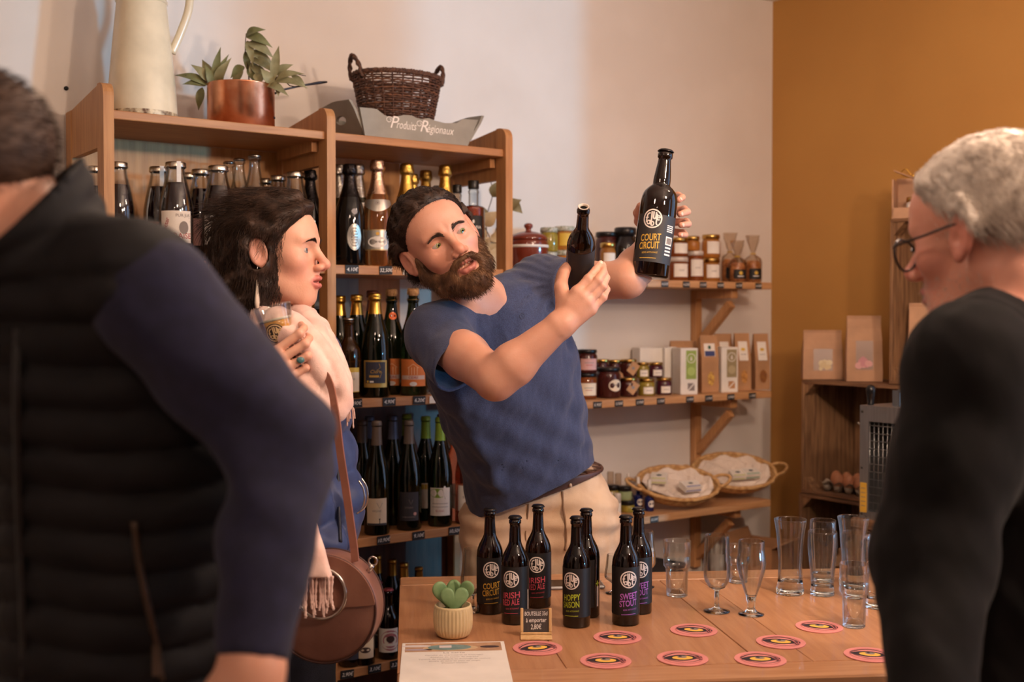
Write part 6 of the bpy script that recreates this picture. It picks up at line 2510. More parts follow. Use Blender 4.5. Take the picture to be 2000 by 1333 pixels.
def mesh_np(name, verts, quads, mats, parent=None, smooth=True, mat_idx=None):
 me = bpy.data.meshes.new(name)
 n, m = len(verts), len(quads)
 w = quads.shape[1]
 me.vertices.add(n)
 me.vertices.foreach_set('co', np.ascontiguousarray(verts, dtype=np.float32).ravel())
 me.loops.add(m * w)
 me.loops.foreach_set('vertex_index', np.ascontiguousarray(quads, dtype=np.int32).ravel())
 me.polygons.add(m)
 me.polygons.foreach_set('loop_start', np.arange(0, m * w, w, dtype=np.int32))
 me.polygons.foreach_set('loop_total', np.full(m, w, dtype=np.int32))
 me.polygons.foreach_set('use_smooth', np.full(m, smooth))
 if mat_idx is not None:
  me.polygons.foreach_set('material_index', mat_idx.astype(np.int32))
 for q in (mats if isinstance(mats, (list, tuple)) else [mats]):
  me.materials.append(q)
 me.update(calc_edges=True)
 me.validate()
 o = bpy.data.objects.new(name, me)
 COL.objects.link(o)
 if parent is not None:
  o.parent = parent
  o.matrix_parent_inverse = Matrix.Translation(-parent.location)
 return o


def grad(f, P, e=.0015):
 d = np.stack([f(P + np.eye(3)[i] * e) - f(P - np.eye(3)[i] * e) for i in range(3)], 1)
 return d / (np.linalg.norm(d, axis=1)[:, None] + 1e-9)


def sculpt(name, f, lo, hi, h, mats, parent, tint=None, fit=1, slack=1.5):
 v, q = surfnet(f, lo, hi, h, slack=slack)
 for _ in range(fit):
  v = v - grad(f, v) * np.clip(f(v), -h, h)[:, None]
 o = mesh_np(name, v, q, mats, parent)
 if tint is not None:
  c = tint(v)
  a = o.data.color_attributes.new('tint', 'FLOAT_COLOR', 'POINT')
  buf = np.ones((len(v), 4), dtype=np.float32)
  buf[:, :3] = c
  a.data.foreach_set('color', buf.ravel())
 return o


def bounds(pts, pad):
 p = np.array(pts)
 return p.min(0) - pad, p.max(0) + pad


def strand_mesh(name, S, rad_, mats, parent, sides=3, mat_idx=None, taper=True):
 """S: strands, points, 3"""
 n, k, _ = S.shape
 tg = np.gradient(S, axis=1)
 tg /= np.linalg.norm(tg, axis=2)[..., None] + 1e-9
 ref = np.array([.31, .52, .79])
 a = np.cross(tg, ref)
 a /= np.linalg.norm(a, axis=2)[..., None] + 1e-9
 b = np.cross(tg, a)
 r = np.broadcast_to(np.asarray(rad_, dtype=float).reshape(-1, 1), (n, k)) * (np.linspace(1, .25, k)[None] if taper else 1)
 ring = []
 for s in range(sides):
  w = 2 * PI * s / sides
  ring.append(S + (a * math.cos(w) + b * math.sin(w)) * r[..., None])
 V = np.stack(ring, 2).reshape(-1, 3)
 idx = np.arange(n * k * sides).reshape(n, k, sides)
 Q = []
 for s in range(sides):
  t = (s + 1) % sides
  Q.append(np.stack([idx[:, :-1, s], idx[:, :-1, t], idx[:, 1:, t], idx[:, 1:, s]], -1).reshape(-1, 4))
 o = mesh_np(name, V, np.concatenate(Q), mats, parent)
 return o


def grow(P0, N0, flow, L, k, lift=0.0, wave=0.0, wf=1.0, seed=1, f=None, keep=0.0015):
 """strands from roots along a direction field; with f they stay just outside the surface f=0"""
 r = np.random.default_rng(seed)
 S = [P0]
 p = P0.copy()
 ph = r.uniform(0, 6.3, len(p))
 L = np.broadcast_to(L, (len(p),))
 for i in range(1, k):
  d = flow(p, i / k)
  d = d + N0 * lift * (1 - i / k)
  if wave:
   d = d + np.cross(d, N0) * (wave * np.sin(ph + wf * i))[:, None]
  d /= np.linalg.norm(d, axis=1)[:, None] + 1e-9
  p = p + d * (L / (k - 1))[:, None]
  if f is not None:
   dv = f(p)
   g = grad(f, p)
   fix = np.where(dv < keep, keep - dv, 0)
   p = p + g * fix[:, None]
   N0 = g
  S.append(p)
 return np.stack(S, 1)


def sample_surface(obj, n, seed, cond):
 me = obj.data
 m = len(me.polygons)
 c = np.empty(m * 3)
 me.polygons.foreach_get('center', c)
 c = c.reshape(-1, 3)
 a = np.empty(m)
 me.polygons.foreach_get('area', a)
 nn = np.empty(m * 3)
 me.polygons.foreach_get('normal', nn)
 nn = nn.reshape(-1, 3)
 w = a * cond(c)
 r = np.random.default_rng(seed)
 i = r.choice(m, size=n, p=w / w.sum())
 return c[i] + r.normal(size=(n, 3)) * .0012, nn[i]


# ---- skin
def skin_mat(name, col, lip, red, rough=.46):
 m = bpy.data.materials.new(name)
 m.use_nodes = True
 nt = m.node_tree
 b = nt.nodes['Principled BSDF']
 at_ = nt.nodes.new('ShaderNodeAttribute')
 at_.attribute_name = 'tint'
 sp = nt.nodes.new('ShaderNodeSeparateColor')
 nt.links.new(at_.outputs['Color'], sp.inputs[0])
 tc = nt.nodes.new('ShaderNodeTexCoord')
 nz = nt.nodes.new('ShaderNodeTexNoise')
 nz.inputs['Scale'].default_value = 35
 nz.inputs['Detail'].default_value = 5
 nt.links.new(tc.outputs['Object'], nz.inputs['Vector'])
 mx0 = nt.nodes.new('ShaderNodeMix')
 mx0.data_type = 'RGBA'
 mx0.inputs[6].default_value = lin(col)
 mx0.inputs[7].default_value = lin(tuple(c * k for c, k in zip(col, (.97, .90, .87))))
 nt.links.new(nz.outputs['Fac'], mx0.inputs[0])
 mx1 = nt.nodes.new('ShaderNodeMix')
 mx1.data_type = 'RGBA'
 nt.links.new(sp.outputs[1], mx1.inputs[0])
 nt.links.new(mx0.outputs[2], mx1.inputs[6])
 mx1.inputs[7].default_value = lin(red)
 mx2 = nt.nodes.new('ShaderNodeMix')
 mx2.data_type = 'RGBA'
 nt.links.new(sp.outputs[0], mx2.inputs[0])
 nt.links.new(mx1.outputs[2], mx2.inputs[6])
 mx2.inputs[7].default_value = lin(lip)
 nt.links.new(mx2.outputs[2], b.inputs['Base Color'])
 b.inputs['Roughness'].default_value = rough
 b.inputs['Subsurface Weight'].default_value = .12
 b.inputs['Subsurface Radius'].default_value = (.012, .004, .002)
 b.inputs['Subsurface Scale'].default_value = .5
 bp = nt.nodes.new('ShaderNodeBump')
 bp.inputs['Strength'].default_value = .12
 bp.inputs['Distance'].default_value = .002
 n2 = nt.nodes.new('ShaderNodeTexNoise')
 n2.inputs['Scale'].default_value = 260
 nt.links.new(tc.outputs['Object'], n2.inputs['Vector'])
 nt.links.new(n2.outputs['Fac'], bp.inputs['Height'])
 nt.links.new(bp.outputs['Normal'], b.inputs['Normal'])
 return m


# ---- heads
class Head:
 """local axes: x to the person's right, y out of the face, z up; origin between the ears at eye height"""

 def __init__(self, c, front, up, s=1.0, female=False, mouth=.0, nose=1.0, jaw=1.0):
  F = unit_(front)
  U_ = np.asarray(up, dtype=float)
  U_ = unit_(U_ - (U_ @ F) * F)
  X = np.cross(F, U_)
  self.R = np.stack([X, F, U_], 1)
  self.c, self.s, self.fem, self.mouth, self.nose, self.jaw = np.asarray(c, dtype=float), s, female, mouth, nose, jaw

 def loc(self, P):
  return (P - self.c) @ self.R / self.s

 def w(self, q):
  return self.c + self.R @ (np.asarray(q, dtype=float) * self.s)

 def skull(self, Q):
  d = El(Q, (0, -.016, .036), (.0735, .093, .080))
  return d

 def __call__(self, P):
  return near(P, self.w((0, 0, 0)), .150 * self.s, .215 * self.s, self.full)

 def full(self, P):
  Q = self.loc(P)
  fem, j = self.fem, self.jaw
  ax = np.abs(Q[:, 0])
  M = Q.copy()
  M[:, 0] = ax          # mirrored half
  d = self.skull(Q)
  d = smin(d, El(Q, (0, .030, -.022), (.0575 if not fem else .055, .055, .082)), .035)
  d = smin(d, El(Q, (0, .040, .040), (.056, .046, .045)), .03)                       # forehead
  d = smin(d, Cp(M, (.050 * j, -.006, -.052), (.016 * j, .062, -.098), .018, .016), .028)   # jaw
  d = smin(d, Sp(Q, (0, .070, -.100), .0155 if not fem else .0135), .022)                # chin
  d = smin(d, El(Q, (0, .030, -.075), (.040 * j, .045, .032)), .025)
  d = smin(d, Sp(M, (.042, .056, -.022), .0185), .026)                                # cheek bone
  d = smin(d, El(Q, (0, .062, -.062), (.029, .029, .030)), .02)                       # muzzle
  if not fem:
   d = smin(d, Cp(M, (.010, .084, .019), (.042, .070, .020), .0105, .0085), .014)     # brow
  else:
   d = smin(d, Cp(M, (.012, .083, .020), (.040, .070, .022), .008, .007), .016)
  # eye sockets, lids
  d = smax(d, -El(M, (.031, .094, -.001), (.0185, .018, .0125)), .012)
  e = Sp(M, (.031, .0665, -.001), .0148)
  op = El(M, (.0315, .0815, -.0015), (.0130, .011, .0038 if not fem else .0046))
  lid = smax(e, -op, .0016)
  d = smin(d, lid, .0055)
  d = smax(d, -np.maximum(op, Sp(M, (.031, .0665, -.001), .0150)), .0012)
  d = smin(d, Cp(M, (.019, .0770, .0085), (.043, .0700, .0075), .0030, .0030), .005)
  # nose
  n = self.nose
  d = smin(d, Cp(Q, (0, .082, .014), (0, .080 + .024 * n, -.026), .0068, .0092), .013)
  d = smin(d, Sp(Q, (0, .083 + .024 * n, -.031), .0108 if not fem else .0098), .008)
  d = smin(d, El(M, (.0125, .089 + .008 * n, -.0365), (.0078, .0105, .0075)), .006)
  d = smin(d, Cp(Q, (0, .096, -.041), (0, .090, -.048), .004, .006), .006)
  d = smax(d, -El(M, (.0072, .096 + .006 * n, -.0460), (.0030, .0055, .0036)), .0025)
  # lips
  m = self.mouth
  lw = .024 if not fem else .0225
  d = smin(d, chain(M, [(0, .0965, -.0595), (.008, .0945, -.0580), (lw, .0795, -.0645)], [.0044, .0043, .0026] if not fem else [.0040, .0040, .0024], .004), .0045)
  d = smin(d, chain(M, [(0, .0935, -.0715 - m), (.010, .0915, -.0715 - m), (lw, .0795, -.0660)], [.0056, .0052, .0026] if not fem else [.0050, .0047, .0024], .004), .0050)
  d = smax(d, -El(Q, (0, .094, -.0652 - m * .5), (lw * .95, .014, .0010 + m * .55)), .0016)
  # ears
  E0 = M - np.array((.0715, -.012, -.006))
  a = math.radians(14)
  Ey = E0[:, 1] * math.cos(a) + E0[:, 2] * math.sin(a)
  Ez = -E0[:, 1] * math.sin(a) + E0[:, 2] * math.cos(a)
  b = .42
  Ex = E0[:, 0] * math.cos(b) + Ey * math.sin(b)
  Eyy = -E0[:, 0] * math.sin(b) + Ey * math.cos(b)
  rr = np.sqrt((Eyy / .0175) ** 2 + (Ez / (.0310 + .0 * Ez)) ** 2)
  body = np.maximum(np.abs(Ex - .010) - .0028, (rr - 1) * .017)
  rim = np.sqrt((Ex - .0125) ** 2 + ((rr - .86) * .0185) ** 2) - .0040
  rim = np.where(Ez < -.017, rim + (-.017 - Ez) * .25, rim)
  lobe = El(np.stack([Ex - .0105, Eyy - .003, Ez + .026], 1), (0, 0, 0), (.0045, .0085, .0085))
  anti = np.sqrt((Ex - .0115) ** 2 + ((np.sqrt(((Eyy + .001) / .0105) ** 2 + ((Ez + .001) / .019) ** 2) - .9) * .0115) ** 2) - .0027
  ear = smin(smin(body, rim, .003), lobe, .004)
  ear = smin(ear, np.where(Ez > -.016, anti, .02), .003)
  ear = smin(ear, El(np.stack([Ex - .010, Eyy - .0135, Ez + .004], 1), (0, 0, 0), (.0045, .004, .0065)), .003)     # tragus
  ear = smax(ear, -El(np.stack([Ex - .0150, Eyy - .004, Ez + .003], 1), (0, 0, 0), (.0065, .0065, .0085)), .003)
  ear = smin(ear, Cp(M, (.064, -.006, -.004), (.074, -.011, -.006), .012, .008), .008)
  d = smin(d, ear, .004)
  return d * self.s

 def tint(self, P):
  Q = self.loc(P)
  M = Q.copy()
  M[:, 0] = np.abs(Q[:, 0])
  m = self.mouth
  lw = .024 if not self.fem else .0225
  l1 = chain(M, [(0, .0965, -.0595), (.008, .0945, -.0580), (lw, .0800, -.0645)], [.0050, .0050, .0028], .004)
  l2 = chain(M, [(0, .0935, -.0715 - m), (.010, .0915, -.0715 - m), (lw, .0800, -.0660)], [.0066, .0060, .0028], .004)
  lip = np.clip((.0024 - np.minimum(l1, l2)) / .0018, 0, 1) * (Q[:, 1] > .06)
  red = np.clip(1 - El(M, (.043, .066, -.030), (.030, .034, .030)) / .012, 0, 1) * .35
  red = np.maximum(red, np.clip(1 - Sp(Q, (0, .108, -.030), .014) / .010, 0, 1) * .55)
  red = np.maximum(red, np.clip((M[:, 0] - .074) / .010, 0, 1) * .6 * (np.abs(Q[:, 2]) < .05))
  return np.stack([lip, red, np.zeros(len(P))], 1)

 def eyes(self, parent, iris, look):
  """eyeballs that look along a world direction"""
  for sx in (-1, 1):
   c = self.w((sx * .031, .0665, -.001))
   d = Vector(unit_(look))
   m = MB()
   T = Matrix.Translation(Vector(c)) @ d.to_track_quat('Z', 'Y').to_matrix().to_4x4()
   r = .0139 * self.s
   pr = [(r * math.sin(a), -r * math.cos(a)) for a in [PI * k / 20 for k in range(21)]]
   m.lathe(pr[:17], 24, 0, mat=T, cap0=False, cap1=False)
   a0 = PI * 4 / 20
   rz_ = r * math.cos(a0)
   r0_ = r * math.sin(a0)
   z1 = r * math.cos(PI * 3.2 / 20)
   m.lathe([(r0_, rz_), (.0068, r * .940), (.0066, r * .946)], 24, 0, mat=T, cap0=False, cap1=False)
   m.lathe([(.0068, r * .942), (.0026, r * .985)], 24, 1, mat=T, cap0=False, cap1=False)
   m.lathe([(.0027, r * .984), (0, r * .99)], 24, 2, mat=T, cap0=False, cap1=False)
   o = m.build('eye', [M('eye_white', (176, 160, 150), .2, var=.02, coat=.6), iris, M('pupil', (12, 10, 10), .06, var=0)], parent)
   o.matrix_parent_inverse = Matrix.Translation(-parent.location)

 def brows(self, parent, mat_, f, thick=1.0, arch=.003):
  r = np.random.default_rng(5)
  n = 720
  sx = r.choice([-1, 1], n)
  u = r.uniform(0, 1, n)
  x = .011 + .036 * u
  z = (.0115 if not self.fem else .0160) + arch * np.sin(PI * u ** .7) + r.normal(size=n) * .0016 * thick * (1 - .55 * u)
  y = np.full(n, .095)
  P0 = np.stack([sx * x, y, z], 1) * self.s
  P0 = self.c + P0 @ self.R.T
  for _ in range(6):
   P0 = P0 - grad(f, P0) * f(P0)[:, None]
  N0 = grad(f, P0)
  side = (self.R[:, 0][None] * sx[:, None]) + self.R[:, 2][None] * (.75 - 1.0 * u)[:, None]
  for s in (-1, 1):
   k = sx == s
   S = grow(P0[k], N0[k], lambda p, t: side[k], .009, 5, lift=.35)
   strand_mesh('eyebrow', S, .00045, mat_, parent)


# ---- hands
def hand_sdf(P, J):
 c = (np.asarray(J['wrist']) + J['middle'][1] + J['pinky'][0] + J['thumb'][2]) / 4
 return near(P, c, .125, .17, lambda Q: hand_full(Q, J))


def hand_full(P, J):
 """J: dict of joint chains: thumb/index/middle/ring/pinky (4 points each), wrist (point), wr (radius)"""
 d = None
 for nm, rs in (('index', (.0100, .0094, .0083, .0071)), ('middle', (.0102, .0096, .0085, .0073)), ('ring', (.0098, .0091, .0080, .0069)), ('pinky', (.0092, .0082, .0073, .0063))):
  p = J[nm]
  k = J.get('k', 1.0)
  rs = [r * k for r in rs]
  f = None
  for i in range(3):
   q = Cp(P, p[i], p[i + 1], rs[i], rs[i + 1])
   f = q if f is None else smin(f, q, .003)
  f = smin(f, Sp(P, p[1], rs[1] * 1.05), .003)
  d = f if d is None else smin(d, f, .0010)
 w = J['wrist']
 k = J.get('k', 1.0)
 pal = None
 wp = J['wristpts']
 for i, nm in enumerate(('index', 'middle', 'ring', 'pinky')):
  q = Cp(P, wp[i], J[nm][0], .0150 * k, .0122 * k)
  pal = q if pal is None else smin(pal, q, .016)
 t = J['thumb']
 th = chain(P, t, [.0165 * k, .0130 * k, .0108 * k, .0082 * k], .006)
 pal = smin(pal, th, .012)
 pal = smin(pal, Cp(P, t[1], J['index'][0] * .55 + wp[0] * .45, .008 * k, .010 * k), .012)
 return smin(d, pal, .007)


def relaxed_hand(w, x, y, z, k=1.0):
 """joints of a hanging hand: x along the fingers, y to the thumb, z out of its back"""
 x, y, z = unit_(x), unit_(y), unit_(z)
 t = {'index': [(.09, .026, 0), (.130, .030, -.012), (.150, .030, -.030), (.160, .028, -.050)], 'middle': [(.094, .006, 0), (.140, .007, -.014), (.164, .007, -.036), (.172, .006, -.058)],
         'ring': [(.088, -.014, 0), (.130, -.016, -.016), (.150, -.016, -.038), (.156, -.015, -.058)], 'pinky': [(.080, -.032, 0), (.112, -.036, -.014), (.128, -.037, -.032), (.134, -.036, -.048)],
         'thumb': [(.025, .024, -.012), (.058, .045, -.026), (.085, .050, -.036), (.108, .048, -.042)], 'wristpts': [(.018, .014, 0), (.016, .004, 0), (.016, -.006, 0), (.018, -.016, 0)]}
 J = {n: [w + k * (a * x + b * y + c * z) for a, b, c in q] for n, q in t.items()}
 J.update(wrist=w, k=k)
 return J


def mirror(P, c, n):
 return P - 2 * ((P - np.asarray(c)) @ n)[..., None] * n


def nails(parent, J, mat_, dors, k=1.0):
 for nm in ('thumb', 'index', 'middle', 'ring', 'pinky'):
  a, b = J[nm][2], J[nm][3]
  ax = unit_(b - a)
  n = np.asarray(dors[nm] if isinstance(dors, dict) else dors, dtype=float)
  n = unit_(n - (n @ ax) * ax)
  s = np.cross(ax, n)
  m = MB()
  R_ = Matrix(((ax[0], s[0], n[0], 0), (ax[1], s[1], n[1], 0), (ax[2], s[2], n[2], 0), (0, 0, 0, 1)))
  c = b - ax * .001 + n * (.0058 if nm != 'pinky' else .0050) * k
  m.ball((0, 0, 0), (.0062 * k, .0050 * k, .0016), 14, 8, mat=Matrix.Translation(Vector(c)) @ R_)
  o = m.build('fingernail', mat_, parent)
  o.matrix_parent_inverse = Matrix.Translation(-parent.location)

# ------------------------------------------------------------------ materials of the people
sk_man = skin_mat('skin_tanned', (204, 154, 130), (176, 108, 96), (200, 130, 108))
sk_woman = skin_mat('skin_fair', (224, 176, 152), (196, 116, 106), (214, 144, 126))
sk_old = skin_mat('skin_ruddy', (212, 154, 132), (170, 100, 92), (196, 116, 100))
m_nail = M('fingernail', (226, 180, 160), .3, var=.02)
h_dark = M('dark_brown_hair', (64, 46, 36), .5, col2=(42, 30, 23), scale=60, spec=.3)
h_brown = M('brown_hair', (70, 50, 38), .5, col2=(48, 34, 26), scale=60, spec=.35)
h_beard = M('beard_hair', (112, 80, 54), .55, col2=(76, 52, 36), scale=40, spec=.3)
h_white = M('white_hair', (222, 212, 200), .5, col2=(180, 168, 156), scale=40, spec=.35)
h_short = M('cropped_hair', (78, 58, 46), .6, col2=(56, 40, 32), scale=50, spec=.3)
c_shirt = M('heather_navy', (60, 68, 98), .9, col2=(48, 53, 78), scale=420, bump=.25, bscale=500, sheen=.15, detail=2)
c_chino = M('beige_chino', (206, 176, 146), .85, col2=(192, 160, 130), scale=18, bump=.15, bscale=420, sheen=.1)
c_belt = M('brown_leather_belt', (84, 52, 40), .45, var=.08)
c_shoe = M('dark_shoe', (50, 40, 36), .5, var=.08)


def root_person(label, loc):
 return thing('person', label, 'person', loc)


def offset_plane(P, a, n):
 return (P - np.asarray(a)) @ unit_(n)


def joint_ring(Pa, Pb, r):
 return None


# ================================================================== the bartender
# joints
SR, SL = A(856, 655, 2.66), A(1058, 556, 2.88)
ELR, WRR = A(968, 742, 2.42), A(1093, 636, 2.40)
ELL, WRL = A(1226, 546, 2.72), A(1282, 462, 2.865)
NK = A(942, 596, 2.76)
Hd = Head(A(877, 465, 2.57) + np.array((-.026, .082, -.004)), (.30, -.95, .05), (-.53, -.06, .845), 1.06, mouth=.005, jaw=1.02)
hips_r, sh_r = np.array((-.97, -.22, 0)), np.array((-.76, -.55, -.33))
TR = Sweep([A(1052, 1010, 3.07), A(1030, 900, 3.0), A(1003, 790, 2.92), A(978, 700, 2.85), A(958, 630, 2.80), A(944, 592, 2.77)],
           [.180, .164, .176, .186, .150, .062], [.120, .112, .120, .124, .095, .058], [hips_r, hips_r * .8 + sh_r * .2, hips_r * .5 + sh_r * .5, sh_r, sh_r, sh_r])

JR = {  # right hand
 'wrist': WRR,
 'wristpts': [A(1093, 622, 2.405), A(1099, 627, 2.398), A(1105, 632, 2.398), A(1110, 638, 2.40)],
 'index': [A(1126, 570, 2.400), A(1149, 545, 2.405), A(1163, 528, 2.425), A(1172, 516, 2.445)],
 'middle': [A(1137, 580, 2.396), A(1168, 548, 2.400), A(1178, 531, 2.425), A(1177, 519, 2.450)],
 'ring': [A(1147, 592, 2.398), A(1177, 560, 2.404), A(1184, 543, 2.430), A(1180, 532, 2.455)],
 'pinky': [A(1154, 606, 2.405), A(1178, 581, 2.410), A(1185, 566, 2.430), A(1181, 555, 2.455)],
 'thumb': [A(1100, 600, 2.415), A(1096, 561, 2.425), A(1101, 535, 2.445), A(1113, 516, 2.458)],
}
JL = {  # left hand, behind the tall bottle
 'wrist': WRL, 'k': 1.0,
 'wristpts': [A(1278, 446, 2.865), A(1284, 452, 2.868), A(1288, 460, 2.868), A(1290, 468, 2.865)],
 'index': [A(1296, 392, 2.850), A(1324, 383, 2.815), A(1332, 386, 2.775), A(1326, 391, 2.745)],
 'middle': [A(1304, 414, 2.855), A(1336, 410, 2.815), A(1342, 414, 2.770), A(1328, 419, 2.740)],
 'ring': [A(1306, 434, 2.855), A(1340, 434, 2.815), A(1344, 438, 2.772), A(1330, 440, 2.742)],
 'pinky': [A(1304, 452, 2.850), A(1334, 455, 2.815), A(1338, 459, 2.780), A(1328, 459, 2.750)],
 'thumb': [A(1266, 452, 2.845), A(1250, 432, 2.820), A(1246, 416, 2.785), A(1250, 402, 2.760)],
}


def arm(P, s, e, w, rs=(.056, .050, .043, .044, .029)):
 s, e, w = np.asarray(s), np.asarray(e), np.asarray(w)
 d = chain(P, [s, s * .5 + e * .5, e], [rs[0], rs[1], rs[2]], .02)
 f = chain(P, [e, e * .72 + w * .28, w], [rs[2] * .95, rs[3], rs[4]], .02)
 return smin(d, f, .018)


def man_body(P):
 d = Hd(P)
 d = smin(d, Cp(P, Hd.w((0, -.022, -.065)), NK, .053, .062), .025)
 d = smin(d, Cp(P, Hd.w((.03, .03, -.085)), NK + np.array((.01, -.03, -.02)), .02, .018), .02)
 d = smin(d, Cp(P, NK, SR, .056, .050), .04)
 d = smin(d, Cp(P, NK + np.array((.01, .02, -.035)), SL, .050, .046), .04)
 d = smin(d, smax(TR(P, -.012), 1.34 - P[:, 2], .02), .03)
 d = smin(d, arm(P, SR, ELR, WRR), .02)
 d = smin(d, arm(P, SL, ELL, WRL), .02)
 hr = hand_sdf(P, JR)
 hr = smin(hr, Cp(P, WRR, (JR['wristpts'][1] + JR['wristpts'][2]) / 2, .028, .022), .015)
 hl = hand_sdf(P, JL)
 hl = smin(hl, Cp(P, WRL, (JL['wristpts'][1] + JL['wristpts'][2]) / 2, .028, .022), .015)
 d = smin(d, hr, .010)
 d = smin(d, hl, .010)
 # tendons and veins: a gentle relief
 return d


def hand_tint(P, Js, base):
 t = base
 for J in Js:
  for nm in ('thumb', 'index', 'middle', 'ring', 'pinky'):
   for i, w in ((1, .35), (2, .3), (3, .55), (0, .35)):
    t[:, 1] = np.maximum(t[:, 1], np.clip(1 - np.sqrt(((P - J[nm][i]) ** 2).sum(1)) / .017, 0, 1) * w)
 return t


bart = root_person('bearded person in a navy t-shirt leaning over the counter, raising two bottles', (.07, 3.06, 0))
lo, hi = bounds([Hd.w((0, 0, .13)), Hd.w((0, -.12, 0)), Hd.w((.1, 0, 0)), SR, SL, ELR, ELL, WRR, WRL, TR.q[0], JL['ring'][2], JR['ring'][2], NK], .13)
body = sculpt('body', man_body, lo, hi, .0036, sk_man, bart, tint=lambda v: hand_tint(v, (JR, JL), Hd.tint(v)))
Hd.eyes(bart, M('hazel_iris', (122, 122, 72), .1, col2=(84, 84, 46), scale=300), Hd.R[:, 1] + np.array((.34, .0, .06)))
nails(bart, JR, m_nail, {'thumb': (-.5, -.9, .1), 'index': (.15, -1, .25), 'middle': (.7, -.6, .2), 'ring': (.8, -.5, .2), 'pinky': (.8, -.5, .1)})
nails(bart, JL, m_nail, {'thumb': (-.7, -.6, .2), 'index': (.5, -.8, .3), 'middle': (.6, -.8, .1), 'ring': (.6, -.8, .0), 'pinky': (.6, -.8, -.1)})


def hairline(Q, k=0.0):
 return (Q[:, 2] - .064) * .9 + (.046 + k - Q[:, 1]) * .8


def man_hair(P):
 Q = Hd.loc(P)
 hl = hairline(Q, .004)
 d = Hd(P) / Hd.s - (.0125 * np.clip(hl / .022, 0, 1) ** .55) + .005 * np.clip(.15 - hl / .006, 0, 1)
 x = smin(El(Q, (.0, -.10, .05), (.045, .038, .045)), El(Q, (.03, -.072, -.02), (.05, .045, .06)), .03)
 d = smin(d, smax(x, -hl * .7, .006), .02)
 d = d + (.0014 * np.sin(Q[:, 0] * 230 + 3 * np.sin(Q[:, 1] * 46 + Q[:, 2] * 30)) + .0022 * noise3(Q, 110, 4)) * np.clip(hl / .012, 0, 1)
 d = smax(d, np.where(Q[:, 2] < .0, Q[:, 1] - .006, -1), .004)
 ear = El(np.stack([np.abs(Q[:, 0]), Q[:, 1], Q[:, 2]], 1), (.084, -.010, -.010), (.020, .024, .036))
 d = smax(d, -ear, .004)
 return d * Hd.s


hair = sculpt('hair', man_hair, *bounds([Hd.w((0, -.03, .04))], .19), .0032, h_dark, bart, fit=0)
P0, N0 = sample_surface(hair, 5200, 3, lambda c: (hairline(Hd.loc(c), .01) > -.002) * 1.0)
backd = -Hd.R[:, 1] - .25 * Hd.R[:, 2]
S = grow(P0, N0, lambda p, t: np.tile(backd, (len(p), 1)) * 1.0, rng.uniform(.03, .065, len(P0)), 9, wave=.35, wf=1.4, f=man_hair, keep=.0006)
strand_mesh('hair_strands', S, .00055, h_dark, hair)


def beard(P):
 Q = Hd.loc(P)
 M_ = Q.copy()
 M_[:, 0] = np.abs(Q[:, 0])
 d = Cp(M_, (.0655, .010, -.010), (.062, .010, -.050), .0085, .016)
 d = smin(d, Cp(M_, (.062, .008, -.050), (.046, .036, -.086), .016, .020), .02)
 d = smin(d, Cp(M_, (.046, .036, -.086), (.014, .066, -.108), .020, .023), .02)
 d = smin(d, El(Q, (0, .078, -.108), (.032, .026, .026)), .02)
 d = smin(d, chain(M_, [(.003, .0985, -.0505), (.018, .0925, -.0545), (.033, .075, -.070), (.034, .066, -.090)], [.0055, .0068, .0085, .014], .008), .012)
 d = smin(d, Cp(M_, (.036, .066, -.075), (.056, .030, -.055), .012, .010), .012)
 d = d + .0022 * noise3(Q, 230, 9)
 m = Hd.mouth
 d = smax(d, -El(Q, (0, .106, -.0665 - m * .5), (.0235, .030, .0105 + m * .6)), .003)
 return d * Hd.s


brd = sculpt('beard', beard, *bounds([Hd.w((0, .04, -.07))], .14), .003, h_beard, bart, fit=0)
P0, N0 = sample_surface(brd, 7000, 8, lambda c: 1.0 + 0 * c[:, 0])
dn = -Hd.R[:, 2] * .9


def beard_flow(p, t):
 Q = Hd.loc(p)
 side = np.sign(Q[:, 0])[:, None] * Hd.R[:, 0][None] * np.clip(.55 - np.abs(Q[:, 0]) * 6, 0, 1)[:, None] * (Q[:, 2] > -.085)[:, None]
 return dn[None] + side + Hd.R[:, 1][None] * .15


S = grow(P0, N0, beard_flow, rng.uniform(.005, .013, len(P0)), 6, lift=.5, wave=.5, wf=1.1)
strand_mesh('beard_strands', S, .00042, h_beard, brd)
Hd.brows(bart, h_brown, man_body, 2.0)
# teeth behind the parted lips
m = MB()
T = Matrix(((Hd.R[0, 0], Hd.R[0, 1], Hd.R[0, 2], 0), (Hd.R[1, 0], Hd.R[1, 1], Hd.R[1, 2], 0), (Hd.R[2, 0], Hd.R[2, 1], Hd.R[2, 2], 0), (0, 0, 0, 1)))
for k in range(-4, 5):
 x = k * .0040
 m.box((x - .00202, -.0016, -.0022), (x + .00202, .0016, .0030), bev=.0008, mat=Matrix.Translation(Vector(Hd.w((x, .0880 - 14 * x * x, -.0640)))) @ T.to_3x3().to_4x4() if False else Matrix.Translation(Vector(Hd.w((x, .0865 - 12 * x * x, -.0645)))) @ T)
o = m.build('teeth', M('tooth', (214, 200, 184), .25, var=.02), bart)
o.matrix_parent_inverse = Matrix.Translation(-bart.location)

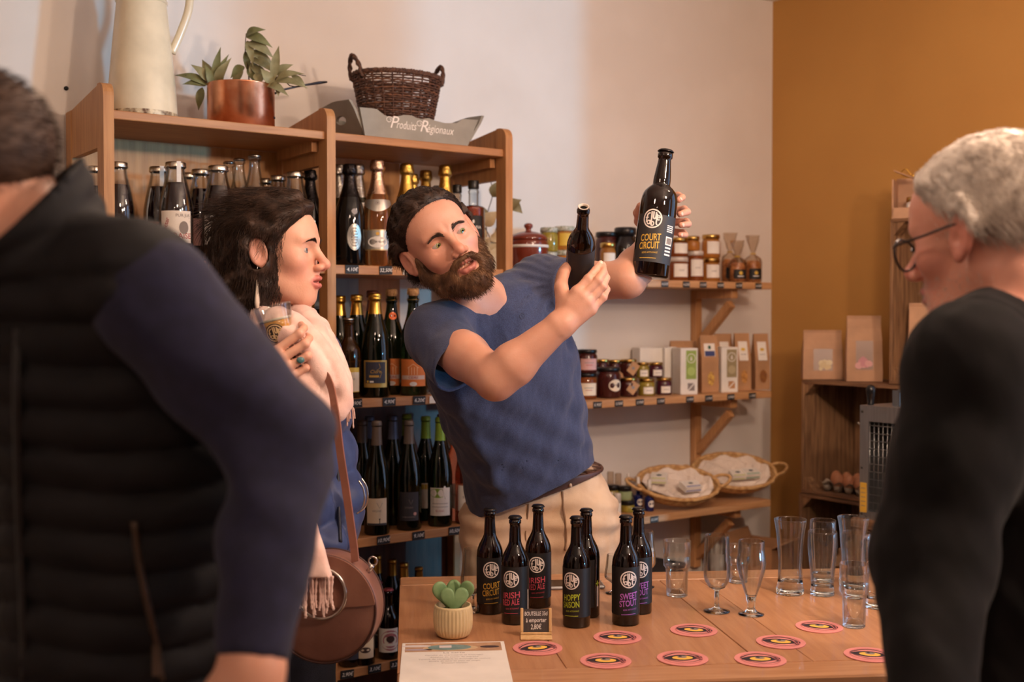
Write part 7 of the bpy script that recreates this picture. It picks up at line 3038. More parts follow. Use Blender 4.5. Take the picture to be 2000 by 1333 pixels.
# t-shirt
slR = A(898, 712, 2.56)
slL = A(1112, 560, 2.83)
cutR = np.array((.62, -.60, -.45))
hem_a, hem_b = A(955, 1000, 2.98), A(1150, 910, 3.0)
hv = hem_b - hem_a
hem_n = np.array((-hv[2], -.02, hv[0]))
FOLDS = [(A(1094, 640, 2.78), A(1015, 900, 2.86), .010, .020), (A(1066, 655, 2.74), A(955, 950, 2.86), .009, .018), (A(1110, 700, 2.84), A(1075, 900, 2.90), .008, .020), (A(905, 800, 2.74), A(975, 960, 2.86), .007, .022), (A(1040, 560, 2.78), A(1010, 690, 2.72), .006, .014), (A(985, 600, 2.68), A(1000, 690, 2.70), .005, .012)]


def shirt(P):
 w_ = noise3(P * np.array((1, 1, .3)), 22, 12)
 fold = .0045 * w_ + .0032 * noise3(P * np.array((1, 1, .22)), 62, 5) + .0016 * noise3(P * np.array((1, 1, .6)), 110, 15)
 rr_ = np.sqrt(((P - SL) ** 2).sum(1))
 an = np.arctan2((P - SL)[:, 0] * .8 + (P - SL)[:, 1] * .5, -(P - SL)[:, 2])
 fold = fold - .0045 * np.cos(an * 17 + 1.5 * w_) * np.clip(1.15 - rr_ / .26, 0, 1) * np.clip(rr_ / .05 - 1, 0, 1)
 # drag folds from the raised arm towards the waist
 q = (P - SL) @ unit_(np.array((.55, .1, .9)))
 fold = fold + .0025 * np.sin(q * 80 + 2.2 * np.sin(P[:, 2] * 11)) * np.clip(1.25 - np.abs(P[:, 2] - 1.30) / .28, 0, 1)
 for a_, b_, am, wd in FOLDS:
  q = Cp(P, a_, b_, 0.0)
  fold = fold - am * np.exp(-(q / wd) ** 2)
 t = TR(P, .012)
 d = smin(t, Cp(P, NK * .45 + SR * .55, SR, .062, .070), .05)
 d = smin(d, Cp(P, NK * .85 + SL * .15 + np.array((.0, .0, -.012)), SL, .062, .070), .05)
 d = d + fold
 sr = Cp(P, SR, slR + (slR - SR) * .25, .073, .073) + .003 * noise3(P, 70, 2)
 sl_ = Cp(P, SL, slL + (slL - SL) * .25, .072, .068) + .003 * noise3(P, 70, 6)
 sr = smax(sr, offset_plane(P, slR, cutR), .004)
 sl_ = smax(sl_, offset_plane(P, slL, slL - SL), .004)
 d = smin(smin(d, sr, .028), sl_, .028)
 d = smax(d, -(d + .0075), .001)
 # hollow sleeves
 d = smax(d, -Cp(P, slR - (slR - SR) * .15, slR + (slR - SR) * .6, .064, .066), .003)
 d = smax(d, -Cp(P, slL - (slL - SL) * .15, slL + (slL - SL) * .6, .062, .062), .003)
 d = smax(d, -offset_plane(P, hem_a, hem_n), .004)
 # neck opening with a V
 d = smax(d, -Cp(P, NK + np.array((-.034, .002, .012)), NK + np.array((-.082, -.05, .12)), .055, .070), .004)
 d = smax(d, -Cp(P, A(916, 560, 2.66), A(964, 604, 2.64), .044, .003), .004)
 return d


tee = sculpt('t_shirt', shirt, *bounds([SR, SL, TR.q[0], slR, slL, NK], .20), .0036, c_shirt, bart, fit=0)
m = MB()
o = None
# seam line at the hem, a small ring emblem on the chest
def on_front(px, py, f, d0=2.4, d1=3.2):
 """first point of a surface met at a pixel"""
 ts = np.linspace(d0, d1, 400)
 pts = np.array([A(px, py, t) for t in ts])
 v = f(pts)
 i = np.argmax(v < 0)
 return pts[i] if (v < 0).any() else None


pe = on_front(1019, 618, shirt)
if pe is not None:
 n_ = grad(shirt, pe[None])[0]
 q = Vector(n_).to_track_quat('-Y', 'Z').to_matrix().to_4x4()
 m.flat(ring2d(.0058, .0070, 24), 0, mat=Matrix.Translation(Vector(pe + n_ * .0012)) @ q)
 m.flat(stroke2d([(-.002, .003), (.001, 0), (.002, -.003)], .001), 0, mat=Matrix.Translation(Vector(pe + n_ * .0012)) @ q)
 o = m.build('chest_emblem', M('emblem_thread', (44, 46, 60), .8, var=0), tee)
 o.matrix_parent_inverse = tee.matrix_parent_inverse.copy()
 o.matrix_parent_inverse = Matrix.Translation((0, 0, 0))

# trousers
PV = Sweep([A(1060, 1180, 3.08), A(1058, 1100, 3.08), A(1056, 1030, 3.08), A(1054, 965, 3.07), A(1052, 918, 3.05)], [.172, .186, .188, .174, .164], [.125, .135, .135, .124, .114], hips_r)
kn = [(np.array((.075 + .105 * s, 3.06 - .02, .98)), np.array((.08 + .12 * s, 3.04, .50)), np.array((.08 + .13 * s, 3.08, .07))) for s in (-1, 1)]


def trousers(P):
 d = PV(P)
 for a, b, c in kn:
  d = smin(d, chain(P, [a, b, c], [.108, .078, .066], .03), .035)
 w = np.clip((1.02 - P[:, 2]) * 2, 0, 1)
 d = d + .006 * noise3(P * np.array((1, 1, .8)), 42, 21) + .004 * np.sin(P[:, 2] * 120 + 3 * noise3(P, 14, 2)) * np.exp(-((P[:, 2] - 1.0) / .09) ** 2)
 d = smax(d, offset_plane(P, A(1054, 932, 3.05), np.array((-.34, 0, 1))), .004)
 d = smax(d, .06 - P[:, 2], .004)
 return d


tr = sculpt('trousers', trousers, (-.35, 2.8, .03), (.5, 3.35, 1.35), .007, c_chino, bart, fit=0)
m = MB()
# pocket edge, fly seam, belt loops follow the cloth
def on_cloth(pts, f, off=.002, d0=2.7, d1=3.2):
 out = []
 for px, py in pts:
  p_ = on_front(px, py, f, d0, d1)
  if p_ is not None:
   out.append(Vector(p_ + grad(f, p_[None])[0] * off))
 return out


for path, r_ in ((([1098, 960], [1100, 990], [1104, 1020], [1106, 1050], [1104, 1075]), .003), (([1032, 985], [1030, 1010], [1026, 1045], [1030, 1080]), .002), (([968, 1000], [958, 1030], [952, 1055]), .002)):
 pts = on_cloth(path, trousers)
 if len(pts) > 2:
  m.tube(smooth_curve(pts, 4), r_, 6)
o = m.build('seams', M('seam_brown', (120, 90, 66), .9, var=0), tr)  # seam lines in a darker brown than the cloth


def belt(P):
 t, tc, u, v = PV.coords(P)
 d = np.abs(PV(P, .006)) - .0025
 z = offset_plane(P, A(1054, 948, 3.05), np.array((-.34, 0, 1)))
 return smax(d, np.abs(z) - .017, .001)


bl = sculpt('belt', belt, (-.2, 2.85, 1.0), (.36, 3.3, 1.26), .003, c_belt, bart, fit=0)
pts = on_cloth([(1112, 925), (1113, 950)], belt, .004)
if len(pts) == 2:
 m = MB()
 m.tube(pts, .004, 6)
 o = m.build('belt_loop', c_chino, bart)
 o.matrix_parent_inverse = Matrix.Translation(-bart.location)
for s in (-1, 1):
 c = kn[0 if s < 0 else 1][2]
 sh = sculpt('shoe', lambda P, c=c: smax(smin(Cp(P, (c[0], c[1] + .03, .05), (c[0], c[1] - .14, .035), .045, .036), Sp(P, np.array((c[0], c[1] + .03, .055)), .05), .03), .002 - P[:, 2], .003), (c[0] - .1, c[1] - .25, -.02), (c[0] + .1, c[1] + .14, .15), .006, c_shoe, bart)

# the two raised bottles
def held_bottle(label, base, axis, H, R, kind, face_dir, printed=True):
 b = thing('beer_bottle', label, 'bottle', base, 0, 'beer bottles raised by the bearded person')
 ax = Vector(axis).normalized()
 fd = Vector(face_dir)
 yv = -(fd - ax * fd.dot(ax)).normalized()
 xv = yv.cross(ax)
 b.rotation_euler = Matrix((xv, yv, ax)).transposed().to_euler()
 prof = fine(PROF[kind], R, H)
 m = MB()
 m.lathe(prof, 44, cap1=not (kind == 'longneck'))
 m.build('body', g_amber, b)
 return b, prof


bb = V3(at(1268, 541, 2.70))
bt = V3(at(1301, 292, 2.72))
big, prof = held_bottle('big dark bottle with round white mark and gold words, held up in a left hand', bb, bt - bb, np.linalg.norm(bt - bb) - .002, .0435, 'large', (-.36, -1, .0))
add_cap('crown', k_crown, prof, np.linalg.norm(bt - bb) - .002, big)
m = MB()
m.patch(.0435, .030, .142, -.9, 2.2, 0, 40, off=.0005)
m.wrap(disc2d(.026, 30), .0435, 0, 0, .122, .0005)
beer_print(m, .0435, ('COURT', 'CIRCUIT'), 'gold', .094, None, 0.0, 1.22)
for k in range(4):
 m.wrap(rect2d(-.010, 0, .010, .0024, 3), .0435, 1, 1.10, .118 - k * .0045, .0008)
m.wrap(rect2d(-.011, -.020, .011, .0, 4), .0435, 1, 1.12, .094, .0008)
for k in range(9):
 m.wrap(rect2d(-.008 + k * .0018, -.017, -.0072 + k * .0018, -.003), .0435, 3, 1.12, .094, .0012)
for k in range(3):
 m.wrap(rect2d(-.010, 0, .010, .004, 3), .0435, 1, 1.12, .066 - k * .008, .0008)
m.build('label', [M('matt_black_label', (46, 42, 42), .55, var=.03), i_logo, INKS['gold'], i_black], big)

sb_ = V3(at(1129, 566, 2.515))
mouth_ = V3(at(1140, 404, 2.375))
Hs = np.linalg.norm(mouth_ - sb_)
small_, prof = held_bottle('small open brown bottle tilted to the front in a right hand', sb_, mouth_ - sb_, Hs, .0300, 'longneck', (.9, -.4, .3))
m = MB()
rt = prof[-1][0]
m.lathe([(rt * .98, Hs + .0003), (rt * .72, Hs + .0004), (rt * .68, Hs - .004)], 28, cap0=False, cap1=False)
m.lathe([(0, Hs - .010), (rt * .68, Hs - .0098), (rt * .68, Hs - .004)], 28, 1, cap0=False, cap1=False)
m.build('mouth_rim', [M('pale_rim', (196, 180, 166), .2, var=.03), k_blackcap], small_)
m = MB()
m.patch(.0300, .028, .118, -2.6, 1.3, 0, 40, off=.0005)
m.wrap(rect2d(-.008, -.03, .008, .03, 3), .0300, 1, .2, .075, .001)
m.build('label', [M('matt_black_label'), i_white], small_)

# ================================================================== the woman with the beer
c_puff = M('blue_puffer', (50, 66, 112), .55, col2=(40, 54, 96), scale=30, bump=.1, bscale=90, sheen=.1)
c_scarf = M('pink_scarf', (238, 204, 192), .95, col2=(226, 186, 174), scale=30, bump=.3, bscale=700, sheen=.3)
c_jean = M('dark_jeans', (40, 42, 56), .9, var=.1, bump=.2, bscale=500)
wh = Head(A(537, 492, 2.40), (.99, -.13, .02), (-.04, 0, 1), .985, female=True, mouth=.002, nose=1.12, jaw=.9)
wf = unit_((.90, -.42, 0))
wr = np.cross(wf, (0, 0, 1))
wNK = A(505, 640, 2.42)
wSR = wNK + wr * .165 + np.array((0, 0, -.075))
wSL = wNK - wr * .165 + np.array((0, 0, -.075))
WT = Sweep([A(520, 1170, 2.44), A(530, 1000, 2.44), A(525, 880, 2.43), A(520, 780, 2.42), A(512, 690, 2.42), A(505, 640, 2.42)],
           [.185, .175, .165, .175, .150, .06], [.150, .145, .125, .130, .10, .058], wr)
wEL, wWR = A(500, 905, 2.26), A(548, 765, 2.20)
JW = {
 'wrist': wWR, 'k': .88,
 'wristpts': [A(541, 748, 2.205), A(546, 752, 2.20), A(552, 756, 2.198), A(557, 760, 2.20)],
 'index': [A(536, 688, 2.195), A(585, 652, 2.200), A(594, 641, 2.228), A(588, 634, 2.250)],
 'middle': [A(548, 702, 2.190), A(596, 672, 2.197), A(604, 661, 2.228), A(598, 654, 2.250)],
 'ring': [A(558, 720, 2.192), A(600, 696, 2.200), A(606, 685, 2.232), A(598, 679, 2.252)],
 'pinky': [A(566, 738, 2.198), A(597, 719, 2.208), A(602, 710, 2.232), A(595, 704, 2.252)],
 'thumb': [A(535, 742, 2.215), A(512, 706, 2.235), A(504, 680, 2.255), A(508, 660, 2.275)],
}


JX = relaxed_hand(A(652, 1060, 2.375), np.array((-.1, -.1, -1)), wf, -wr, .88)


def woman_body(P):
 d = wh(P)
 d = smin(d, Cp(P, wh.w((0, -.026, -.062)), wNK, .046, .052), .022)
 d = smin(d, Cp(P, wNK, wSR, .05, .045), .04)
 d = smin(d, Cp(P, wNK, wSL, .05, .045), .04)
 d = smin(d, smax(WT(P, -.014), 1.30 - P[:, 2], .02), .03)
 d = smin(d, arm(P, wSR, wEL, wWR, (.045, .042, .036, .036, .025)), .02)
 d = smin(d, arm(P, wSL, A(655, 930, 2.48), JX['wrist'], (.045, .038, .032, .03, .024)), .02)
 d = smin(d, hand_sdf(P, JX), .01)
 hr = hand_sdf(P, JW)
 hr = smin(hr, Cp(P, wWR, (JW['wristpts'][1] + JW['wristpts'][2]) / 2, .024, .019), .015)
 return smin(d, hr, .010)


wom = root_person('dark haired person in profile with a pink scarf and blue quilted jacket, holding a beer', (V3(A(520, 900, 2.43))[0], 2.43, 0))
lo, hi = bounds([wh.w((0, 0, .13)), wh.w((0, -.12, 0)), wh.w((0, .13, 0)), wSR, wSL, wEL, wWR, JW['ring'][2], JX['middle'][3]], .12)
sculpt('body', woman_body, lo, hi, .0034, sk_woman, wom, tint=lambda v: hand_tint(v, (JW,), wh.tint(v)))
wh.eyes(wom, M('grey_blue_iris', (112, 128, 142), .1, col2=(70, 84, 100), scale=300), np.array((.97, -.16, .10)))
wh.brows(wom, h_dark, woman_body, .9, .004)
nails(wom, JW, m_nail, {'thumb': (-1, -.3, .2), 'index': (1, -.3, .4), 'middle': (1, -.3, .3), 'ring': (1, -.3, .2), 'pinky': (1, -.3, .1)}, .88)
m = MB()
rp = JW['ring'][0] * .35 + JW['ring'][1] * .65
rd = unit_(JW['ring'][1] - JW['ring'][0])
q = Vector(rd).to_track_quat('Z', 'Y').to_matrix().to_4x4()
m.tube([(.0098 * math.cos(2 * PI * i / 28), .0098 * math.sin(2 * PI * i / 28), 0) for i in range(28)], .0013, 8, closed=True, mat=Matrix.Translation(Vector(rp)) @ q)
nn_ = unit_(np.array((.35, -1, .1)))
m.ball((0, 0, 0), (.0078, .0062, .0035), 16, 10, 1, mat=Matrix.Translation(Vector(rp + nn_ * .0105)) @ Vector(nn_).to_track_quat('Z', 'Y').to_matrix().to_4x4())
o = m.build('finger_ring', [M('silver', (200, 198, 196), .2, 1.0, var=.03), M('teal_stone', (76, 118, 122), .1, var=.05)], wom)
o.matrix_parent_inverse = Matrix.Translation(-wom.location)


def w_line(Q):
 a = (Q[:, 2] - .012) - 1.30 * (Q[:, 1] - .024)
 return np.where(Q[:, 2] > .012, a * .6, (.024 - Q[:, 1]))


def woman_hair(P):
 Q = wh.loc(P)
 hl = w_line(Q)
 d = wh(P) / wh.s - (.013 * np.clip(hl / .022, 0, 1) ** .6) + .005 * np.clip(.15 - hl / .006, 0, 1)
 x = smin(El(Q, (.0, -.074, -.012), (.076, .058, .095)), El(Q, (0, -.062, -.088), (.076, .050, .056)), .03)
 d = smin(d, smax(x, -hl, .006), .03)
 M_ = Q.copy()
 M_[:, 0] = np.abs(Q[:, 0])
 d = smin(d, Cp(M_, (.066, -.022, -.045), (.060, -.012, -.100), .020, .013), .02)
 d = smin(d, chain(Q, [(.026, .064, .088), (.046, .062, .070), (.068, .024, .046), (.078, -.03, .030)], [.014, .017, .019, .018], .01), .015)
 d = smin(d, chain(Q, [(.005, .080, .088), (.0, .044, .106), (.01, -.02, .116)], [.013, .017, .017], .01), .02)
 w = np.sin(Q[:, 2] * 115 + 2.5 * np.sin(Q[:, 1] * 38) + 1.4 * noise3(Q, 32, 3))
 d = d + (.0040 * w + .0022 * noise3(Q, 140, 7)) * np.clip(hl / .012, .0, 1)
 d = smax(d, -w_line(Q) - .004, .006)
 d = smax(d, -El(M_, (.086, -.008, -.008), (.024, .024, .034)), .006)
 d = smax(d, -El(Q, (0, .05, -.10), (.062, .075, .06)), .008)
 return d * wh.s


wha = sculpt('hair', woman_hair, *bounds([wh.w((0, -.04, 0))], .20), .0034, h_dark, wom, fit=0)
P0, N0 = sample_surface(wha, 7500, 5, lambda c: (El(np.stack([np.abs(wh.loc(c)[:, 0]), wh.loc(c)[:, 1], wh.loc(c)[:, 2]], 1), (.080, -.004, .0), (.03, .034, .048)) > 0) * 1.0)


def w_flow(p, t):
 Q = wh.loc(p)
 back = np.clip((Q[:, 2] - .01) / .09, 0, 1)[:, None]
 fl = -wh.R[:, 1][None] * (back * 1.1 + .12) + -wh.R[:, 2][None] * (1.05 - back)
 return fl + wh.R[:, 0][None] * (.25 * np.sign(Q[:, 0]) * np.clip((Q[:, 2] - .05) / .06, 0, 1))[:, None]


S = grow(P0, N0, w_flow, rng.uniform(.035, .08, len(P0)), 11, lift=.02, wave=.6, wf=.9, f=woman_hair, keep=.0004)
strand_mesh('hair_strands', S, .00055, h_dark, wha)
P0, N0 = sample_surface(wha, 260, 15, lambda c: ((wh.loc(c)[:, 2] < -.08)) * 1.0)
S = grow(P0, N0, lambda p, t: np.tile(-wh.R[:, 2] + .35 * wh.R[:, 1] * math.sin(t * 7), (len(p), 1)), rng.uniform(.02, .045, len(P0)), 10, lift=.15, wave=.9, wf=.8)
strand_mesh('hair_ends', S, .0006, h_dark, wha)

ep = wh.w((.088, -.008, -.040))
m = MB()
T = Matrix.Translation(Vector(ep))
m.tube([(0, 0, .008), (.001, -.003, .002), (0, -.002, -.006)], .0007, 6, mat=T)
m.ball((0, -.002, -.008), .0028, 10, 8, mat=T)
m.lathe([(.0008, -.012), (.0022, -.016), (.0045, -.034), (.0085, -.058), (.0095, -.066), (.0070, -.076), (0, -.080)], 18, 1, mat=T @ Matrix.Translation((0, -.002, 0)) @ Matrix.Scale(.55, 4, (1, 0, 0)) @ Matrix.Identity(4))
o = m.build('earring', [M('silver'), M('shell_drop', (224, 206, 186), .3, var=.04)], wom)
o.matrix_parent_inverse = Matrix.Translation(-wom.location)


def jacket(P):
 d = WT(P, .014)
 d = smin(d, Cp(P, wNK * .5 + wSR * .5, wSR, .06, .072), .05)
 d = smin(d, Cp(P, wNK * .5 + wSL * .5, wSL, .06, .072), .05)
 sl_ = chain(P, [wSR, wSR * .5 + wEL * .5, wEL], [.072, .066, .058], .02)
 sl_ = smin(sl_, Cp(P, wEL, wWR + (wEL - wWR) * .15, .056, .040), .02)
 sL = chain(P, [wSL, A(640, 880, 2.50), A(668, 985, 2.44), A(640, 1070, 2.36)], [.066, .050, .043, .036], .02)
 d = smin(smin(d, sl_, .02), sL, .02)
 z = P[:, 2] + .03 * np.sin(P[:, 0] * 9)
 quilt = np.abs(np.sin(z * PI / .085))
 d = d - .011 * quilt ** .7 + .003 * noise3(P, 60, 3)
 t, tc, u, v = WT.coords(P)
 d = d + .010 * np.exp(-(u / .006) ** 2) * (v > 0)
 d = smax(d, -Cp(P, wNK + np.array((0, 0, -.03)), wNK + np.array((.04, 0, .14)), .060, .09), .006)
 d = smax(d, A(0, 1095, 2.4)[2] - P[:, 2] - .02 * np.sin(P[:, 0] * 12), .01)
 return d


jk = sculpt('quilted_jacket', jacket, *bounds([wSR, wSL, wEL, wWR, WT.q[0], WT.q[3] + wf * .16, A(690, 1080, 2.4)], .12), .0055, c_puff, wom, fit=0)
zp = on_cloth([(652, 800), (655, 860), (659, 930), (662, 1000), (664, 1060)], jacket, .001, 2.0, 2.7)
if len(zp) > 2:
 m = MB()
 m.tube(smooth_curve(zp, 5), .0045, 6)
 o = m.build('zip', M('navy_zip', (26, 30, 48), .5, var=.05), jk)


def w_legs(P):
 d = None
 for s in (-1, 1):
  h_ = WT.q[0] + wr * s * .085
  q = chain(P, [h_ + np.array((0, 0, .05)), np.array((h_[0] + .03, h_[1], .50)), np.array((h_[0], h_[1], .06))], [.105, .066, .052], .03)
  d = q if d is None else smin(d, q, .02)
 d = smin(d, smax(WT(P, .004), P[:, 2] - A(0, 1060, 2.4)[2], .01), .03)
 return smax(d + .003 * noise3(P, 50, 8), .05 - P[:, 2], .004)


sculpt('jeans', w_legs, (WT.q[0][0] - .35, 2.1, .02), (WT.q[0][0] + .35, 2.75, 1.1), .008, c_jean, wom, fit=0)
for s in (-1, 1):
 c = WT.q[0] + wr * s * .085
 sculpt('shoe', lambda P, c=c: smax(smin(Cp(P, (c[0] - .03, c[1], .05), (c[0] + .12, c[1] - .05, .035), .04, .032), Sp(P, np.array((c[0], c[1], .055)), .045), .03), .002 - P[:, 2], .003), (c[0] - .15, c[1] - .2, -.02), (c[0] + .25, c[1] + .12, .15), .007, c_shoe, wom)

# scarf: folds of cloth as ridges run together
sc_paths = [
 ([(452, 640, 2.42), (520, 655, 2.29), (575, 668, 2.235), (622, 720, 2.225), (650, 785, 2.235)], [.030, .030, .026, .024, .018]),
 ([(470, 615, 2.40), (540, 625, 2.30), (600, 655, 2.265), (645, 715, 2.25), (668, 775, 2.245)], [.026, .028, .026, .025, .020]),
 ([(585, 610, 2.43), (618, 640, 2.37), (650, 690, 2.31), (672, 745, 2.275), (674, 785, 2.255)], [.022, .025, .025, .022, .016]),
 ([(560, 600, 2.44), (592, 622, 2.37), (628, 672, 2.29), (655, 735, 2.26), (655, 795, 2.24)], [.024, .026, .026, .026, .018]),
 ([(460, 690, 2.40), (525, 715, 2.27), (580, 735, 2.225), (620, 770, 2.225), (642, 797, 2.235)], [.030, .030, .024, .020, .014]),
 ([(480, 600, 2.48), (520, 585, 2.53), (575, 590, 2.50), (590, 610, 2.43)], [.026, .028, .026, .022]),
 ([(470, 615, 2.40), (455, 605, 2.46), (480, 595, 2.51), (520, 590, 2.53)], [.028, .03, .03, .028]),
]
SCP = []
for pts, rs in sc_paths:
 pp = [V3(v) for v in smooth_curve([tuple(A(*p)) for p in pts], 4)]
 rr_ = np.interp(np.linspace(0, 1, len(pp)), np.linspace(0, 1, len(rs)), rs)
 SCP.append((pp, rr_))


def scarf(P):
 d = None
 for pp, rr_ in SCP:
  q = chain(P, pp, rr_ * .88, .004)
  d = q if d is None else smin(d, q, .0015)
 d = smin(d, chain(P, [A(640, 788, 2.245), A(655, 800, 2.24), A(670, 790, 2.25)], [.02, .022, .018], .01), .01)
 d = d + .0034 * np.sin(noise3(P * np.array((1.3, 1, .7)), 34, 3) * 5) + .0012 * noise3(P, 160, 5)
 d = smax(d, -Cp(P, wh.w((0, .0, -.06)), wNK + np.array((.01, 0, .0)), .060, .058), .006)
 return smax(d, -El(P, A(652, 778, 2.20), (.010, .03, .020)), .012)


lo, hi = bounds([A(450, 600, 2.4), A(690, 810, 2.2), A(520, 590, 2.55), A(585, 600, 2.5)], .07)
scf = sculpt('scarf', scarf, lo, hi, .0045, c_scarf, wom, fit=0)


def tail(P):
 d = None
 for k in range(5):
  x = (k - 2) * 9
  q = chain(P, [A(556 + x * .7, 930, 2.14), A(590 + x * .9, 1030, 2.085), A(618 + x * 1.1, 1128, 2.065)], [.012, .013, .011], .006)
  d = q if d is None else smin(d, q, .006)
 d = d + .0015 * noise3(P, 90, 4)
 return smax(d, A(0, 1128, 2.065)[2] - P[:, 2], .002)


sculpt('scarf_end', tail, *bounds([A(520, 915, 2.15), A(665, 1145, 2.05)], .05), .004, c_scarf, scf, fit=0).matrix_parent_inverse = Matrix.Identity(4)
m = MB()
rr = random.Random(4)
for k in range(15):
 x = 588 + k * 4.4
 p0, p1, p2 = A(x, 1126, 2.065 + rr.uniform(-.010, .006)), A(x + rr.uniform(-4, 4), 1165, 2.062), A(x + rr.uniform(-8, 7), 1196 + rr.uniform(-10, 14), 2.06)
 pts = smooth_curve([tuple(p0), tuple(p1), tuple(p2)], 8)
 m.tube(pts, [.0024 + .0007 * math.sin(i * 2.4) for i in range(len(pts))], 6)
for k in range(7):
 x = 676 + k * 2.2
 p0, p1, p2 = A(x - 6, 770 + k * 3, 2.255), A(x + rr.uniform(-3, 3), 800, 2.255), A(x + rr.uniform(-4, 4), 832 + rr.uniform(-14, 6), 2.255)
 pts = smooth_curve([tuple(p0), tuple(p1), tuple(p2)], 6)
 m.tube(pts, [.0015 + .0004 * math.sin(i * 2.4) for i in range(len(pts))], 5)
m.build('fringe', c_scarf, scf)

# her beer
gb_, gt_ = V3(at(566, 735, 2.262)), V3(at(531, 597, 2.258))
Hg = np.linalg.norm(gt_ - gb_)
prg = [(0, 0), (.024, 0), (.025, .002), (.025, .012)] + spline_prof([(.0245, .014), (.027, Hg * .35), (.0335, Hg * .75), (.0370, Hg)], 5)
wg = tumbler('beer_glass', 'tumbler of hazy golden beer with a dark round mark, held before the pink scarf', gb_, prg, .0018, .010, None)
ax = Vector(gt_ - gb_).normalized()
yv = -(Vector((.0, -1, 0)) - ax * Vector((.0, -1, 0)).dot(ax)).normalized()
wg.rotation_euler = Matrix((yv.cross(ax), yv, ax)).transposed().to_euler()
m = MB()
rf = rad(prg)
lv = Hg * .78
m.lathe([(0, .0106)] + [(rf(z) - .0022, z) for z in [.0106 + (lv - .0106) * i / 12 for i in range(13)]] + [(0, lv)], 40)
m.build('beer', l_beer, wg)
m = MB()
m.lathe([(0, lv + .0005), (rf(lv) - .0022, lv + .0005), (rf(lv + .006) - .0022, lv + .005), (0, lv + .006)], 40)
m.build('foam', p_foam, wg)
m = MB()
m.wrap(disc2d(.0185, 30), rf, 0, -.05, Hg * .62, .0006)
m.wrap(move2d(logo, 0, 0, .0165), rf, 1, -.05, Hg * .62, .001)
m.build('printed_mark', [M('sepia_mark', (62, 48, 40), .6, var=0), M('sand_mark', (190, 160, 120), .6, var=0)], wg)

# her round bag
leath = M('brown_leather', (142, 100, 86), .38, col2=(124, 84, 72), scale=14, bump=.08, bscale=220, coat=.1)
lring = M('pale_metal', (214, 204, 196), .2, 1.0, var=.03)
bc = at(640, 1183, 2.13)
bag = thing('round_handbag', 'round brown leather handbag with a large pale metal ring, hanging at the hip', 'handbag', bc, -.14)
bag.rotation_euler.y = .03
RB = .101
m = MB()
Tm = Matrix.Rotation(PI / 2, 4, 'X')
m.lathe([(0, .034), (RB * .9, .033), (RB * .985, .028), (RB, .020), (RB, -.020), (RB * .985, -.028), (RB * .9, -.033), (0, -.034)], 64, mat=Tm)
m.build('body', leath, bag)
m = MB()
for s in (-1, 1):
 m.tube([(RB * .985 * math.cos(2 * PI * i / 64), s * .030, RB * .985 * math.sin(2 * PI * i / 64)) for i in range(64)], .0022, 6, closed=True)
m.build('piping', M('dark_piping', (74, 44, 38), .5, var=.05), bag)
m = MB()
fl = [(RB * 1.0 * math.cos(a), RB * 1.0 * math.sin(a)) for a in [math.radians(12 + 156 * i / 30) for i in range(31)]]
fl += [(-RB * .97 + 2 * RB * .97 * i / 8, .016 - .010 * math.sin(PI * i / 8)) for i in range(9)]
m.prism(fl, -.0375, -.0335)
m.build('flap', M('flap_leather', (150, 104, 86), .4, col2=(132, 88, 72), scale=14, bump=.08, bscale=220), bag)
m = MB()
m.tube([(.0 + .046 * math.cos(2 * PI * i / 48), -.042, .032 + .046 * math.sin(2 * PI * i / 48)) for i in range(48)], .0036, 10, closed=True)
m.build('metal_ring', lring, bag)
for sx in (-1, 1):
 m = MB()
 m.tube([(sx * .074, 0, .066), (sx * .084, 0, .080)], .0045, 8)
 m.tube([(sx * .084 + .008 * math.cos(2 * PI * i / 16), 0, .088 + .008 * math.sin(2 * PI * i / 16)) for i in range(16)], .0016, 6, closed=True)
 m.build('strap_loop', lring, bag)
m = MB()
sp = [A(694, 1098, 2.10), A(690, 1060, 2.11), A(676, 960, 2.125), A(664, 880, 2.135), A(655, 806, 2.145), A(640, 740, 2.21), A(590, 670, 2.28)]
spv = smooth_curve([tuple(p) for p in sp], 5)
v, f = [], []
for k, p_ in enumerate(spv):
 tg = (spv[min(k + 1, len(spv) - 1)] - spv[max(k - 1, 0)]).normalized()
 sd = tg.cross(Vector((.35, 1, 0)).normalized()).normalized()
 nd = sd.cross(tg).normalized()
 for a_, b_ in ((-1, -1), (1, -1), (1, 1), (-1, 1)):
  v.append(p_ + sd * (.0075 * a_) + nd * (.0016 * b_))
for k in range(len(spv) - 1):
 for i in range(4):
  j = (i + 1) % 4
  f.append((k * 4 + i, k * 4 + j, k * 4 + 4 + j, k * 4 + 4 + i))
f += [(3, 2, 1, 0), tuple(range(len(v) - 4, len(v)))]
m.add(v, f)
o = m.build('shoulder_strap', M('strap_leather', (150, 96, 78), .45, var=.05), bag)
bpy.context.view_layer.update()
o.matrix_parent_inverse = bag.matrix_world.inverted()
m = MB()
hs_ = [(706, 935), (715, 950), (718, 970), (713, 990), (702, 1000)]
m.tube(smooth_curve([tuple(A(x, y, 2.33)) for x, y in hs_], 5), .0022, 8)
m.tube(smooth_curve([tuple(A(x - 6, y + 4, 2.35)) for x, y in hs_], 5), .0022, 8)
o = m.build('bracelet', lring, wom)
o.matrix_parent_inverse = Matrix.Translation(-wom.location)

